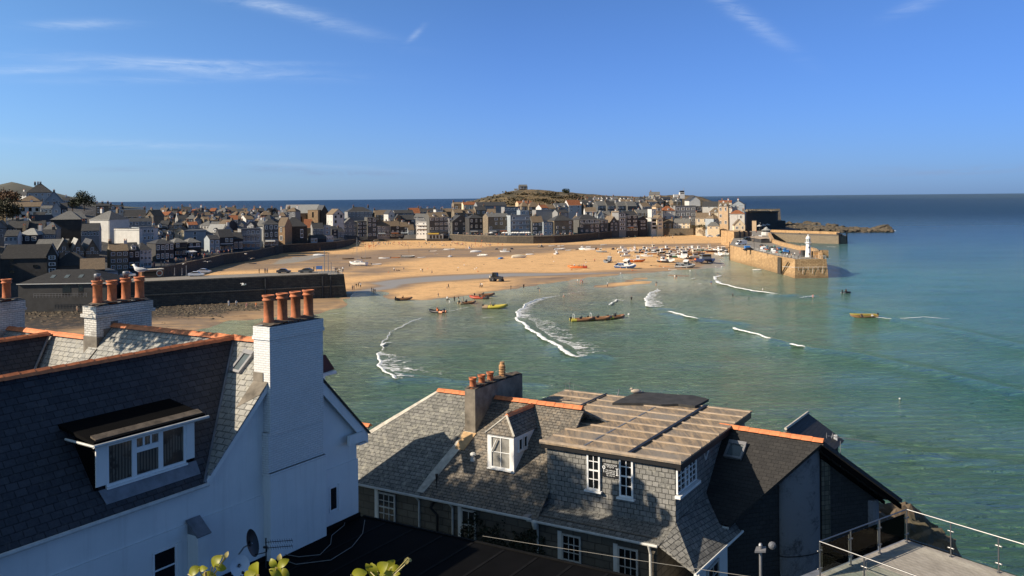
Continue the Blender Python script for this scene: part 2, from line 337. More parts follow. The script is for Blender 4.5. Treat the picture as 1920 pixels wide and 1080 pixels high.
def grid_mesh(name, P, Z, mats, attrs, label, smooth=True):
 h, w = P.shape[:2]; me = bpy.data.meshes.new(name)
 V = np.concatenate([P.reshape(-1, 2), Z.reshape(-1, 1)], 1)
 i = np.arange(h * w).reshape(h,w); q = np.stack([i[:-1,:-1],i[1:,:-1],i[1:,1:],i[:-1,1:]],-1).reshape(-1,4)
 me.from_pydata(V.tolist(), [], q.tolist()); me.update()
 me.materials.append(mats); me.polygons.foreach_set('use_smooth',[smooth] * len(me.polygons))
 for k, a in attrs.items():
  at = me.attributes.new(k, 'FLOAT_COLOR' if a.ndim == 2 else 'FLOAT', 'POINT')
  if a.ndim == 2: at.data.foreach_set('color',np.concatenate([a,np.ones((len(a),1))],1).ravel())
  else: at.data.foreach_set('value', a.ravel())
 o = bpy.data.objects.new(name,me); link(o); o['kind'] = 'structure'; o['label'] = label; o['category'] = name.replace('_',' '); return o
def sstep(x, a, b):
 t = np.clip((x - a) / (b - a), 0, 1); return t * t * (3 - 2 * t)
# --- sand
t = NT('beach sand'); P_ = t.coord('Object')
wet = t.new('ShaderNodeAttribute',attribute_name='wet').outputs['Fac']; mir = t.new('ShaderNodeAttribute',attribute_name='mirror').outputs['Fac']; roc = t.new('ShaderNodeAttribute',attribute_name='rocky').outputs['Fac']
Ps = t.coord('Object',(.035,.14,1)); n1 = t.noise(Ps,1.0,7,.68,.8); n2 = t.noise(P_,1.3,6,.7); n3 = t.noise(t.coord('Object',(.25,1.2,1)),1.0,5,.7,.5)
wetn = t.math('ADD',wet,t.math('MULTIPLY',t.math('SUBTRACT',n1,.5),1.8)); wetc = t.ramp(wetn,.2,.9)
dry = t.mix(t.ramp(n2,.3,.7),(.60,.36,.165),(.74,.475,.235)); dry = t.mix(t.ramp(n3,.5,.66,0,.7),dry,(.34,.21,.105))
damp = t.mix(t.ramp(n3, .35, .65), (.20, .145, .095), (.30, .215, .14))
col = t.mix(wetc, dry, damp)
weed = t.ramp(t.noise(t.coord('Object',(.10,.35,1)),1.0,9,.8,1.5),.565,.605); col = t.mix(t.math('MULTIPLY',weed,.75),col,(.07,.045,.03))
track = t.ramp(t.noise(t.coord('Object',(.02,.22,1),(5,2,0),(0,0,.12)),1.0,3,.5,2.5),.492,.508); track = t.math('SUBTRACT',1.0,t.math('ABSOLUTE',t.math('SUBTRACT',t.math('MULTIPLY',track,2.0),1.0)))
col = t.mix(t.math('MULTIPLY', track, .6), col, (.18, .12, .07))
rk = t.ramp(t.noise(P_,.6,9,.85),.38,.5,.3,1); col = t.mix(t.math('MULTIPLY',roc,rk),col,(.045,.04,.035))  # rocks and the hill's shade both put into this dark colour
mirn = t.ramp(t.math('ADD',mir,t.math('MULTIPLY',t.math('SUBTRACT',n1,.5),.5)),.35,.65)
col = t.mix(mirn, col, (.30, .27, .215))
rough = t.math('SUBTRACT',.95,t.math('ADD',t.math('MULTIPLY',wetc,.35),t.math('MULTIPLY',mirn,.18)))
M['sand'] = t.done(col,rough,0,t.bump(t.math('ADD',n2,n3),.35,.12),t.math('ADD',.2,t.math('MULTIPLY',mirn,.2)))
ys = np.concatenate([np.linspace(440,470,26),np.linspace(471.5,575,84),np.linspace(577,720,30)]); xs = np.concatenate([np.linspace(-280,240,40),np.linspace(246,1440,320)])
P = grid_px(xs, ys); Q = P.reshape(-1, 2)
s = np.maximum(poly_sdf(Q,SAND),poly_sdf(Q,SAND_LOW)); s = np.maximum(s,np.maximum(poly_sdf(Q,BAR),poly_sdf(Q,BAR2)) * 1.0)
st = poly_sdf(Q, STREAM)
wig = 1.4 * np.sin(Q[:,0] * .23 + 1.3 * np.sin(Q[:,1] * .11)) + .9 * np.sin(Q[:,0] * .61 + Q[:,1] * .3)
Zs = np.clip((s + wig) * .03,-.6,.14) + np.clip((s - 20) * .004,0,.5) + .02 * np.sin(Q[:,0] * .31) * np.sin(Q[:,1] * .27)
wetA = sstep(-s, -7, 3)
for d in DAMP: wetA = np.maximum(wetA, sstep(poly_sdf(Q, d), -14, 12) * .85)
wetA = np.maximum(wetA,sstep(st,-16,2)); wetA = np.maximum(wetA,sstep(poly_sdf(Q,SAND_LOW),-3,3) * .8)
mirA = sstep(st, -7, 4) * .9
for d in MIRROR: mirA = np.maximum(mirA, sstep(poly_sdf(Q, d), -3, 5) * .8)
ROCKY_SHADE = chart([(-400,560),(262,572),(420,570),(478,572),(430,585),(380,592),(250,600),(100,620),(-400,640)])
rocA = sstep(poly_sdf(Q, ROCKY_SHADE), -10, 4)
grid_mesh('beach',P,Zs.reshape(P.shape[:2]),M['sand'],{'wet': wetA,'mirror': mirA,'rocky': rocA},'golden sand of the harbour beach at low tide')
# --- sea
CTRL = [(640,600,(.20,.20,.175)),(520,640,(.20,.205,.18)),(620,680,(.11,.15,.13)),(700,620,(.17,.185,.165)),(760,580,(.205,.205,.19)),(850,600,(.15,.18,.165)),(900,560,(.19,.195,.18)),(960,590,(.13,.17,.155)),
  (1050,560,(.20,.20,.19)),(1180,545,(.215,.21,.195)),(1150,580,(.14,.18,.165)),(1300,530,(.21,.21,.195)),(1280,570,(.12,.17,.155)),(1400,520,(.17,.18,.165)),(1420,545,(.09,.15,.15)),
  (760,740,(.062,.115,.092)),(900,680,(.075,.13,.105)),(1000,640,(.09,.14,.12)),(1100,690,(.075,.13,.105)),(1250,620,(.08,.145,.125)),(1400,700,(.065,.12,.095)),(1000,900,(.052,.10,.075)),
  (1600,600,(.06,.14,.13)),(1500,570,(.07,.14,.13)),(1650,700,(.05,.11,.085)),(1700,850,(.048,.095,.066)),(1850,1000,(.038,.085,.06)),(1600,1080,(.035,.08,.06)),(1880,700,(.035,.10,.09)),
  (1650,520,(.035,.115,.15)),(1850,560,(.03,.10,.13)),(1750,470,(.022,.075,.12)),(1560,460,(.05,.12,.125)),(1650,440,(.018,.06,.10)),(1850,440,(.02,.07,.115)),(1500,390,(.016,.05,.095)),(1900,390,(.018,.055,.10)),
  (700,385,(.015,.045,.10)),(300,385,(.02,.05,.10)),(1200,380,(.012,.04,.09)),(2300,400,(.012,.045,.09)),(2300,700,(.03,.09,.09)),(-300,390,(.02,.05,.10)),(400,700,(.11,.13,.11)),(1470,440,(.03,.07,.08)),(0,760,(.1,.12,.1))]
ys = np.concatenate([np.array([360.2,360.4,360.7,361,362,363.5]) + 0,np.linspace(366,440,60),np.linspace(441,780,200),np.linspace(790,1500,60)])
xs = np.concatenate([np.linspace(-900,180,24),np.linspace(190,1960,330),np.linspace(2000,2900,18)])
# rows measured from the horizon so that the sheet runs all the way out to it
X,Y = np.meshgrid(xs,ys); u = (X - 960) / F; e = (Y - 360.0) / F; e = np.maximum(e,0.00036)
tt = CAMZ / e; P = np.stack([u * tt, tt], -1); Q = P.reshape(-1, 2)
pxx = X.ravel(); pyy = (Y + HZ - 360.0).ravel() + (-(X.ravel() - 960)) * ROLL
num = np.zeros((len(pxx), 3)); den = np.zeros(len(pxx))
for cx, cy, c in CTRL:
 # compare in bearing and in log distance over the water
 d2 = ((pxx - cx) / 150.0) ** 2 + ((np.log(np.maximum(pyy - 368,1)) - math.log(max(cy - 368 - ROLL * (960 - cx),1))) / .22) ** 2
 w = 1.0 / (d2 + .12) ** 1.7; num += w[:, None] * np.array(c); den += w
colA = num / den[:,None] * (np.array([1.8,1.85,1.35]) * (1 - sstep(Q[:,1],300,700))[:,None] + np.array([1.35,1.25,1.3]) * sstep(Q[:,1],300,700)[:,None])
sN = np.maximum(poly_sdf(Q,SAND),poly_sdf(Q,SAND_LOW)); sN = np.maximum(sN,poly_sdf(Q,BAR) - 3)
calm = sstep(sN, -32, -2)
calm = calm * (pyy > 440)
# low swell rolling in towards the beach
def crest(px_pts, hw, amp):
 pts = np.array(chart(px_pts)); d = np.full(len(Q), 1e9); sg = np.zeros(len(Q))
 for i in range(len(pts) - 1):
  a,b = pts[i],pts[i + 1]; e_ = b - a; w = Q - a; tq = np.clip((w @ e_) / (e_ @ e_),0,1); pr = w - np.outer(tq,e_); dd = np.sqrt((pr ** 2).sum(1)); d = np.minimum(d,dd)
 return amp * np.exp(-(d / hw) ** 2)
WAVES = [[(970,598),(990,612),(1010,628),(1050,652),(1080,672),(1120,668)],[(708,672),(712,690),(740,714),(790,712)],[(1250,588),(1300,597),(1380,606)],[(1375,620),(1420,630),(1455,640),(1520,655),(1620,668),(1760,700),(1920,740)],
         [(1340,526),(1380,540),(1450,553),(1540,556)],[(1212,560),(1216,574),(1240,578)],[(1560,575),(1660,596),(1800,622),(1960,660)],[(740,700),(860,715),(1000,720)],[(1500,800),(1700,850),(1960,880)]]
Zw = np.zeros(len(Q))
for wv,am in zip(WAVES,(.45,.35,.4,.45,.4,.25,.35,.3,.3)): Zw = np.maximum(Zw,crest(wv,2.6,am))
Zw += (1 - calm) * .04 * (np.sin(Q[:,0] * .13 + Q[:,1] * .21) + np.sin(Q[:,0] * -.07 + Q[:,1] * .33)) * (Q[:,1] < 600)
t = NT('sea water'); P_ = t.coord('Object')
col = t.new('ShaderNodeAttribute',attribute_name='body').outputs['Color']; cl = t.new('ShaderNodeAttribute',attribute_name='calm').outputs['Fac']; far = t.new('ShaderNodeAttribute',attribute_name='far').outputs['Fac']
nL = t.noise(t.coord('Object',(.012,.05,1),(0,0,0),(0,0,.15)),1.0,6,.7,.8); col = t.mix(t.ramp(nL,.42,.72,0,.5),col,t.mix(1.0,col,(.45,.6,.68),'MULTIPLY'))
nw = t.ramp(t.noise(t.coord('Object',(.03,.09,1),(7,3,0)),1.0,5,.75,1.0),.60,.68,0,.5); col = t.mix(t.math('MULTIPLY',nw,t.math('SUBTRACT',1.0,far)),col,t.mix(1.0,col,(.5,.55,.6),'MULTIPLY'))
w1 = t.noise(t.coord('Object',(.22,.75,1),(0,0,0),(0,0,.12)),1.0,6,.62,.6); w2 = t.noise(t.coord('Object',(.035,.12,1),(3,1,0),(0,0,.1)),1.0,5,.6,.5)
w3 = t.noise(t.coord('Object', (.006, .02, 1)), 1.0, 6, .75)
amp = t.math('SUBTRACT', 1.0, t.math('MULTIPLY', cl, .85))
hh = t.math('ADD',t.math('MULTIPLY',w1,6.5),t.math('ADD',t.math('MULTIPLY',w2,5.0),t.math('MULTIPLY',w3,t.math('MULTIPLY',far,30.0))))
hh = t.math('MULTIPLY', hh, amp)
bp = t.new('ShaderNodeBump'); t.put(bp.inputs['Height'],hh); bp.inputs['Strength'].default_value = 1.0; bp.inputs['Distance'].default_value = .8
ro = t.math('ADD', .13, t.math('MULTIPLY', t.math('MULTIPLY', far, amp), .30))
M['sea'] = t.done(col,ro,0,bp.outputs[0]); t.b.inputs['IOR'].default_value = 1.33; t.b.inputs['Specular IOR Level'].default_value = .4
farA = sstep(Q[:, 1], 250, 1500)
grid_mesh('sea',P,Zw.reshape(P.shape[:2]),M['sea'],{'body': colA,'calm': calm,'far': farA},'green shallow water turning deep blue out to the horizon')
mb = MB(); mb.poly([(-90000,-200,-3.0),(90000,-200,-3.0),(90000,400,-3.0),(90000,90000,-3.0),(-90000,90000,-3.0)]); struct(mb,'seabed',plain('dark sea bed',(.02,.05,.06),.9),'dark sea bed under the water')
# --- white water
t = NT('sea foam'); P_ = t.coord('Object'); f = t.new('ShaderNodeAttribute',attribute_name='dens').outputs['Fac']
n = t.noise(t.coord('Object',(.5,.8,1)),1.0,7,.75,1.2); al = t.ramp(t.math('ADD',f,t.math('MULTIPLY',t.math('SUBTRACT',n,.5),2.2)),.45,.62)
t.put(t.b.inputs['Alpha'],al); M['foam'] = t.done((.82,.84,.83),.9,0,t.bump(n,.6,.2))
fV = []; fF = []; fD = []
def foam(pts, wfront, wback, d0, d1, hgt=.35, seed=0):
 """a breaking crest: ribbon along pts; solid roll in front, lacy water trailing behind (away to +side)"""
 W = [onz(x, y, 0.0) for x, y in pts]; n_ = 0; rr = random.Random(seed); segs = []
 for i in range(len(W) - 1):
  L = (W[i + 1] - W[i]).length; k = max(2, int(L / .8))
  for j in range(k): segs.append((W[i].lerp(W[i + 1],j / k),(W[i + 1] - W[i]).normalized()))
 segs.append((W[-1], (W[-1] - W[-2]).normalized())); N = len(segs); base = len(fV); C = 9
 for i, (p, d) in enumerate(segs):
  side = Vector((-d.y, d.x, 0)); q = i / (N - 1); env = min(1, q * 8, (1 - q) * 8) ** .5
  wob = .3 * math.sin(i * .33 + seed) + .15 * math.sin(i * .9 + 2 * seed)
  wf = .62 * (wfront[0] * (1 - q) + wfront[1] * q) * (.6 + .4 * env); wb = (wback[0] * (1 - q) + wback[1] * q)
  for c in range(C):
   if c <= 4: s_ = -wf * .5 + wf * c / 4; zz = .10 + .7 * hgt * env * math.sin(math.pi * min(1,c / 4 + .15)) + .35 * hgt; dn = d0 * (.55 + .45 * env) * (1 if 0 < c < 4 else .62)
   else: s_ = wf * .5 + wb * (c - 4) / 4; zz = .07 + .3 * hgt * max(0,1 - (c - 4) / 2); dn = d1 * (1 - (c - 4) / 4.0) * env
   fV.append(tuple(p + side * (s_ + wob) + Vector((0, 0, zz + .12)))); fD.append(dn)
 for i in range(N - 1):
  for c in range(C - 1):
   a = base + i * C + c; fF.append((a, a + 1, a + C + 1, a + C))
foam([(1048,556),(1000,566),(985,575),(970,590),(972,603),(985,612),(1005,628),(1030,642),(1060,660),(1080,673),(1104,669)][::1],(.5,3.0),(1,15),.95,.62,.35,1)
foam([(972, 598), (985, 608), (1010, 625)], (1.2, 1.5), (14, 20), .75, .5, .15, 11)
foam([(792,597),(770,606),(755,612),(738,622)],(.35,.5),(.5,1),.72,.3,.1,2)
foam([(738,622),(726,632),(718,645),(715,660)],(.35,.5),(.5,1),.74,.3,.1,23); foam([(1060,553),(1090,548),(1120,546)],(.3,.2),(.4,.4),.7,.2,.05,24)
foam([(717, 650), (722, 645), (735, 644)], (1.2, .8), (1, 2), .9, .4, .2, 3)
foam([(716,662),(709,672),(712,688),(725,700),(741,714),(756,712)],(1.0,1.4),(6,17),.85,.55,.25,4)
foam([(1236,543),(1222,550),(1213,558),(1212,570),(1218,577),(1240,577)],(.6,2.2),(2,12),.95,.62,.25,5)
foam([(1252,586),(1262,589),(1290,596),(1310,600)],(2.4,1.2),(1,9),1.0,.55,.35,6)
foam([(1342,528),(1352,534),(1375,540),(1410,548),(1440,551),(1462,554)],(2.8,1.2),(1,4),1.0,.5,.4,7)
foam([(1352,518),(1342,521),(1339,526)],(1.2,2.2),(1,1),.95,.3,.3,8); foam([(1340,531),(1350,532)],(1.5,2.5),(1,1),1.0,.3,.4,9)
foam([(1376,617),(1390,623),(1420,631),(1440,637),(1455,639)],(2.2,1.2),(1,3),1.0,.45,.4,10); foam([(1484,648),(1496,653),(1512,654)],(2.4,1.2),(1,3),1.0,.4,.4,12)
foam([(1144,574),(1150,568),(1156,563),(1166,566)],(.9,.7),(1,5),.8,.4,.15,13)
foam([(1296,525),(1304,523)],(1.2,1.2),(.5,.5),.9,.3,.2,14); foam([(1308,534),(1317,534)],(1.4,1.0),(.5,.5),.95,.3,.2,15)
foam([(900,598),(928,596)],(.4,.3),(.6,.6),.75,.2,.08,16); foam([(610,591),(640,588)],(.3,.3),(.5,.5),.7,.2,.05,17)
foam([(1640,596),(1665,600),(1700,599),(1730,596),(1780,600)],(1.1,.5),(.8,.8),.85,.3,.12,18); foam([(1548,463.5),(1568,464)],(1.6,1.2),(.5,.5),.85,.3,.15,19)
foam([(1668,433),(1680,434)],(3,2),(2,2),.9,.4,.5,20); foam([(1500,560),(1524,556)],(.8,2),(3,2),.6,.4,.1,21)
foam([(880, 577), (850, 584), (820, 586)], (.25, .25), (.4, .4), .66, .2, .05, 22)
me = bpy.data.meshes.new('sea_foam'); me.from_pydata(fV,[],fF); me.update(); me.materials.append(M['foam']); at = me.attributes.new('dens','FLOAT','POINT'); at.data.foreach_set('value',fD)
me.polygons.foreach_set('use_smooth', [True] * len(me.polygons))
o = bpy.data.objects.new('sea_foam',me); link(o); o['kind'] = 'stuff'; o['label'] = 'white foam of small waves breaking on the shallow beach'; o['category'] = 'sea foam'
# ---------------------------------------------------------------- near houses (street frame a, b)
def quadbox(mb, p0, u, v, n, mi=0):
 """box from corner p0 spanned by vectors u, v, n"""
 p0 = Vector(p0); u = Vector(u); v = Vector(v); n = Vector(n)
 if u.cross(v).dot(n) < 0: u, v = v, u
 P = [p0,p0 + u,p0 + u + v,p0 + v]; return mb.add(P + [p + n for p in P],[(3,2,1,0),(4,5,6,7),(0,1,5,4),(1,2,6,5),(2,3,7,6),(3,0,4,7)],mi)
VA = Vector((AX, AY, 0)); VB = Vector((AY, -AX, 0)); VZ = Vector((0, 0, 1))
def abox(mb,a0,a1,b0,b1,z0,z1,mi=0): return quadbox(mb,ab(a0,b0,z0),VA * (a1 - a0),VB * (b1 - b0),VZ * (z1 - z0),mi)
def ridge_tiles(p, q, parent, name='ridge_tiles', w=.17, mat='orange_ridge'):
 mb = MB(); p = Vector(p); q = Vector(q); L = (q - p).length; n = max(1,round(L / .45)); d = (q - p) / n; s = Vector((-d.y,d.x,0)).normalized()
 for i in range(n):
  a = p + d * i + d * .02; b = p + d * (i + 1) + d * .045; r = random.Random(i * 3 + int(p.x * 9)); lift = r.uniform(0,.015)
  prof = [(-w, -.085), (-w * .55, .0), (0, .055 + lift), (w * .55, .0), (w, -.085)]
  vs = [a + s * x + VZ * (z) for x,z in prof] + [b + s * x * 1.05 + VZ * (z + .012) for x,z in prof]
  k = len(prof); mb.add(vs,[(j,j + 1,j + 1 + k,j + k) for j in range(k - 1)] + [tuple(range(k)),tuple(range(2 * k - 1,k - 1,-1))])
 mb2 = part(mb, name, M[mat], parent); return mb2
def slab(mb, pts, th=.06, mi=0):
 pts = [Vector(p) for p in pts]; n = (pts[1] - pts[0]).cross(pts[2] - pts[0]).normalized()
 if n.z < 0: n = -n
 return mb.prism(pts, -n * th, mi)
def pot(parent,c,r=.18,h=.85,mat='terracotta',name='chimney_pot',cowl=False,label=None):
 mb = MB(); mb.lathe(c,[(r * .95,-.1),(r * .95,.02),(r * .86,.1),(r * .84,h * .78),(r * 1.08,h * .80),(r * 1.08,h * .84),(r * .9,h * .86),(r * 1.0,h * .93),(r * 1.12,h * .95),(r * 1.12,h),(r * .85,h),(r * .8,h - .15)],18)
 mats = [M[mat]]
 if cowl:
  mats.append(M['grey_metal']); mb.lathe(Vector(c) + VZ * h,[(r * .45,-.15),(r * .5,.1),(r * .62,.1),(r * .62,.24),(r * .55,.26)],12,1)
 o = part(mb, name, mats, parent, label); return o
def shade_auto(o):
 o.data.polygons.foreach_set('use_smooth',[len(p.vertices) == 4 for p in o.data.polygons])
def stack(parent,a0,a1,b0,b1,z0,z1,mat,crown=.06,cap='mortar',name='chimney',flash=None):
 mb = MB(); abox(mb, a0, a1, b0, b1, z0, z1 - .42)
 if crown: abox(mb,a0 - crown,a1 + crown,b0 - crown,b1 + crown,z1 - .42,z1 - .30); abox(mb,a0 - crown * .4,a1 + crown * .4,b0 - crown * .4,b1 + crown * .4,z1 - .30,z1)
 else: abox(mb, a0 + .003, a1 - .003, b0 + .003, b1 - .003, z1 - .42, z1)
 ch = part(mb, name, M[mat], parent)
 mb = MB(); r = random.Random(int(a0 * 7)); N = 14; vs = []
 for j in range(5):
  for i in range(N):
   x = a0 - crown * .3 + (a1 - a0 + crown * .6) * i / (N - 1); y = b0 - crown * .3 + (b1 - b0 + crown * .6) * j / 4
   e = min(i,N - 1 - i,2) / 2 * .5 + min(j,4 - j) / 2 * .5; vs.append(ab(x,y,z1 + .02 + .13 * e + r.uniform(-.02,.03)))
 fs = [(j * N + i,j * N + i + 1,(j + 1) * N + i + 1,(j + 1) * N + i) for j in range(4) for i in range(N - 1)]
 mb.add(vs, [f[::-1] for f in fs]); o = part(mb, 'chimney_cap', M[cap], ch)
 return ch
def window_frame(mb,o,u,v,n,w,h,cols,rows,fr=.06,bar=.025,dep=.06,mi=0,sash=False):
 """frame and glazing bars. o corner, u along, v up, n outwards (unit vectors)"""
 o = Vector(o)
 def bx(x0,y0,x1,y1,d0,d1): quadbox(mb,o + u * x0 + v * y0 + n * d0,u * (x1 - x0),v * (y1 - y0),n * (d1 - d0),mi)
 bx(0,0,w,fr,0,dep); bx(0,h - fr,w,h,0,dep); bx(0,fr,fr,h - fr,0,dep - .003); bx(w - fr,fr,w,h - fr,0,dep - .003)
 for c in range(1,cols): x = fr + (w - 2 * fr) * c / cols; bx(x - bar / 2,fr,x + bar / 2,h - fr,0,dep - .02)
 for r_ in range(1, rows):
  y = fr + (h - 2 * fr) * r_ / rows; bw = bar if not (sash and r_ * 2 == rows) else bar * 2
  bx(fr, y - bw / 2, w - fr, y + bw / 2, 0, dep - .017)
def sash_window(parent,o,u,n,w,h,cols,rows,name='window',sill=True,frmat='white_paint',glass='glass_dark',fr=.07,surround=None,label=None,bar=.03):
 mb = MB(); window_frame(mb, o, u, VZ, n, w, h, cols, rows, fr, bar, .06, 0, True)
 f = part(mb, name, M[frmat], parent, label)
 mb = MB(); quadbox(mb,Vector(o) + u * fr * .7 + VZ * fr * .7 + n * .005,u * (w - fr * 1.4),VZ * (h - fr * 1.4),n * .012); part(mb,'pane',M[glass],f)
 if sill: mb = MB(); quadbox(mb,Vector(o) - u * .08 - VZ * .075,u * (w + .16),VZ * .07,n * .16); part(mb,'sill',M[frmat],f)
 return f
def curtain_glass(name, base, dark):
 t = NT(name); uv = t.coord('UV'); wv = t.new('ShaderNodeTexWave',wave_type='BANDS',bands_direction='X'); t.l.new(uv,wv.inputs['Vector'])
 wv.inputs['Scale'].default_value = 3.2; wv.inputs['Distortion'].default_value = .6; n = t.noise(uv,1.1,4,.6); n2 = t.noise(uv,2.6,8,.8,1.5)
 c = t.mix(t.ramp(wv.outputs['Fac'],.1,.6),dark,base); c = t.mix(t.ramp(n,.5,.56),c,dark)
 return t.done(c, .04, 0, t.bump(n2, .08, .01), .9)
M['glass_curtain'] = curtain_glass('glass with curtain behind',(.16,.14,.11),(.05,.045,.04))
# === white house on the left ===
BL = -21.9; ZE = 21.8; ZR = 25.2; A1 = 18.34; A2 = 25.2; AM = 21.78; BR = -24.45; ZG = 14.0
wh = thing('white_house','big white rendered house with grey slate roofs and orange ridge tiles at lower left','house',ab(15,-24,ZG))
sl_m = (ZR - ZE) / (BL + .02 - BR); sl_g = (ZR - ZE) / (AM - A1)
def zm(b): return ZR - (b - BR) * sl_m if b > BR else ZR + (b - BR) * sl_m
def zg(a): return ZR - abs(a - AM) * sl_g
mb = MB()
# front wall with its gable: prism 0.3 thick
wall_pts = [ab(-8,BL,ZG),ab(A2,BL,ZG),ab(A2,BL,ZE),ab(AM,BL,ZR - .06),ab(A1,BL,ZE - .05),ab(-8,BL,ZE - .05)]
mb.prism(wall_pts, -VB * .3)
abox(mb,A2 - .3,A2 - .003,BL - 9.5,BL - .303,ZG,ZE - .1); abox(mb,-8,-7.7,BR - 3,BL - .303,ZG,ZE - .2)
abox(mb, -8, A1 - .35, BL - 5.4, BL - 5.2, ZG, ZE - .25)
mb.prism([ab(-8,BL + .003,ZG),ab(A2 + .02,BL + .003,ZG),ab(A2 + .02,BL + .003,20.5),ab(-8,BL + .003,20.45)],VB * .045)
part(mb, 'wall', M['render_white'], wh)
# main roof, front and back slopes, with valley against the cross wing
mb = MB(); bo = BL + .2
slab(mb,[ab(-8,BR,zm(BR)),ab(AM,BR,zm(BR)),ab(A1 - .14 * 1.35,bo,zm(bo)),ab(-8,bo,zm(bo))])
slab(mb,[ab(-8,BR,zm(BR)),ab(AM,BR,zm(BR)),ab(A1,2 * BR - BL,ZE),ab(-8,2 * BR - BL,ZE)])
roof_m = part(mb, 'roof', M['slate_shade'], wh, 'dark blue-grey slate slope in shade')
B1b = -35.05; Z1b = 24.62; RB = BL + .22
mb = MB()
zlo = zg(A1 - .0); aE = A1 - 1.3; zE2 = zg(aE)
slab(mb,[ab(AM,BR + .0,ZR),ab(AM,RB,ZR),ab(A1 - .02,RB,zg(A1 - .02)),ab(A1 - .02,BL - .05,zg(A1))],.05)
slab(mb,[ab(AM,BR,ZR),ab(AM,-31.6,ZR),ab(AM - .001,-31.6,ZR),ab(aE,-31.6,zE2),ab(aE,-27.0,zE2),ab(A1,2 * BR - BL,ZE)],.05)
drop = .6
slab(mb,[ab(AM,-31.6,ZR - drop),ab(AM,-48,ZR - drop),ab(aE,-48,zE2 - drop),ab(aE,-31.6,zE2 - drop)],.05)
slab(mb,[ab(AM,RB,ZR),ab(AM,-31.6,ZR),ab(A2 + .45,-31.6,zg(A2 + .45)),ab(A2 + .45,RB,zg(A2 + .45))],.05)
slab(mb,[ab(AM,-31.6,ZR - drop),ab(AM,-48,ZR - drop),ab(A2 + .45,-48,zg(A2 + .45) - drop),ab(A2 + .45,-31.6,zg(A2 + .45) - drop)],.05)
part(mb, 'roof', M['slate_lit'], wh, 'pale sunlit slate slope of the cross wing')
mb = MB(); abox(mb,AM - 3.3,AM + 3.3,-31.62,-31.55,ZR - 3.6,ZR - 3.5); mb.prism([ab(AM,-31.6,ZR - .02),ab(aE,-31.6,zE2),ab(aE,-31.6,zE2 - 1),ab(AM,-31.6,ZR - 1.5)],VB * .05); part(mb,'gable_step',M['slate_shade'],wh)
# second parallel ridge behind
mb = MB(); a1b = AM - (ZR - drop - Z1b) / sl_g - .05
slab(mb,[ab(-8,B1b,Z1b),ab(21.6,B1b,Z1b),ab(18.2,B1b + 2.6,Z1b - 3.4),ab(-8,B1b + 2.6,Z1b - 3.4)]); slab(mb,[ab(-8,B1b,Z1b),ab(21.6,B1b,Z1b),ab(18.2,B1b - 2.6,Z1b - 3.4),ab(-8,B1b - 2.6,Z1b - 3.4)])
part(mb, 'roof', M['slate_shade'], wh, 'small shaded slate slope behind the main ridge')
ridge_tiles(ab(-6,BR,ZR + .06),ab(AM - .05,BR,ZR + .06),wh); ridge_tiles(ab(AM,RB - .1,ZR + .05),ab(AM,-31.2,ZR + .05),wh); ridge_tiles(ab(AM,-32,ZR - drop + .05),ab(AM,-47,ZR - drop + .05),wh); ridge_tiles(ab(2,B1b,Z1b + .05),ab(21.5,B1b,Z1b + .05),wh)
for (p,q) in ((ab(AM,BR,ZR + .02),ab(A1 - .2,bo,zm(bo) + .03)),(ab(21.6,B1b,Z1b + .02),ab(18.2,B1b + 2.6,Z1b - 3.36)),(ab(AM,BR,ZR + .02),ab(A1,2 * BR - BL,ZE + .02))): mb = MB(); mb.tube([p,q],.05,6); part(mb,'valley_lead',M['lead'],wh)
# gutter, barge boards
mb = MB(); mb.tube([ab(-8,bo + .06,zm(bo) - .04),ab(A1 - .1,bo + .06,zm(bo) - .04)],.065,8); part(mb,'gutter',M['white_dirty'],wh)
mb = MB()
def zgo(a): return zg(a) - .06
mb.prism([ab(A1 - .1,RB - .02,zgo(A1 - .1)),ab(AM,RB - .02,zgo(AM)),ab(AM,RB - .02,zgo(AM) - .26),ab(A1 - .1,RB - .02,zgo(A1 - .1) - .22)],-VB * .2)
mb.prism([ab(A2 + .42,RB - .02,zgo(A2 + .42)),ab(AM,RB - .02,zgo(AM)),ab(AM,RB - .02,zgo(AM) - .45),ab(A2 + .2,RB - .02,zgo(A2 + .2) - .42),ab(A2 + .42,RB - .02,zgo(A2 + .42) - .35)],-VB * .05)
mb.prism([ab(A2 + .42,RB - .08,zgo(A2 + .42) - .01),ab(AM + 1.2,RB - .08,zgo(AM + 1.2) - .01),ab(AM + 1.2,RB - .08,zgo(AM + 1.2) - .09),ab(A2 + .42,RB - .08,zgo(A2 + .42) - .09)],-VB * .6)
abox(mb, A2 + .003, A2 + .42, RB - .6, RB - .08, zgo(A2 + .42) - .36, zgo(A2 + .42) - .3)
part(mb, 'bargeboard', M['render_white'], wh)
mb = MB(); slab(mb,[ab(AM + 1.2,RB + .05,zg(AM + 1.2) + .03),ab(AM + 1.2,RB - .3,zg(AM + 1.2) + .03),ab(A2 + .5,RB - .3,zg(A2 + .5) + .03),ab(A2 + .5,RB + .05,zg(A2 + .5) + .03)],.05); part(mb,'roof_edge',M['slate_black'],wh)
mb = MB(); abox(mb,A2 - .75,A2 + .1,RB + .001,RB + .12,ZE - .62,ZE - .28); part(mb,'eaves_box',M['render_white'],wh)
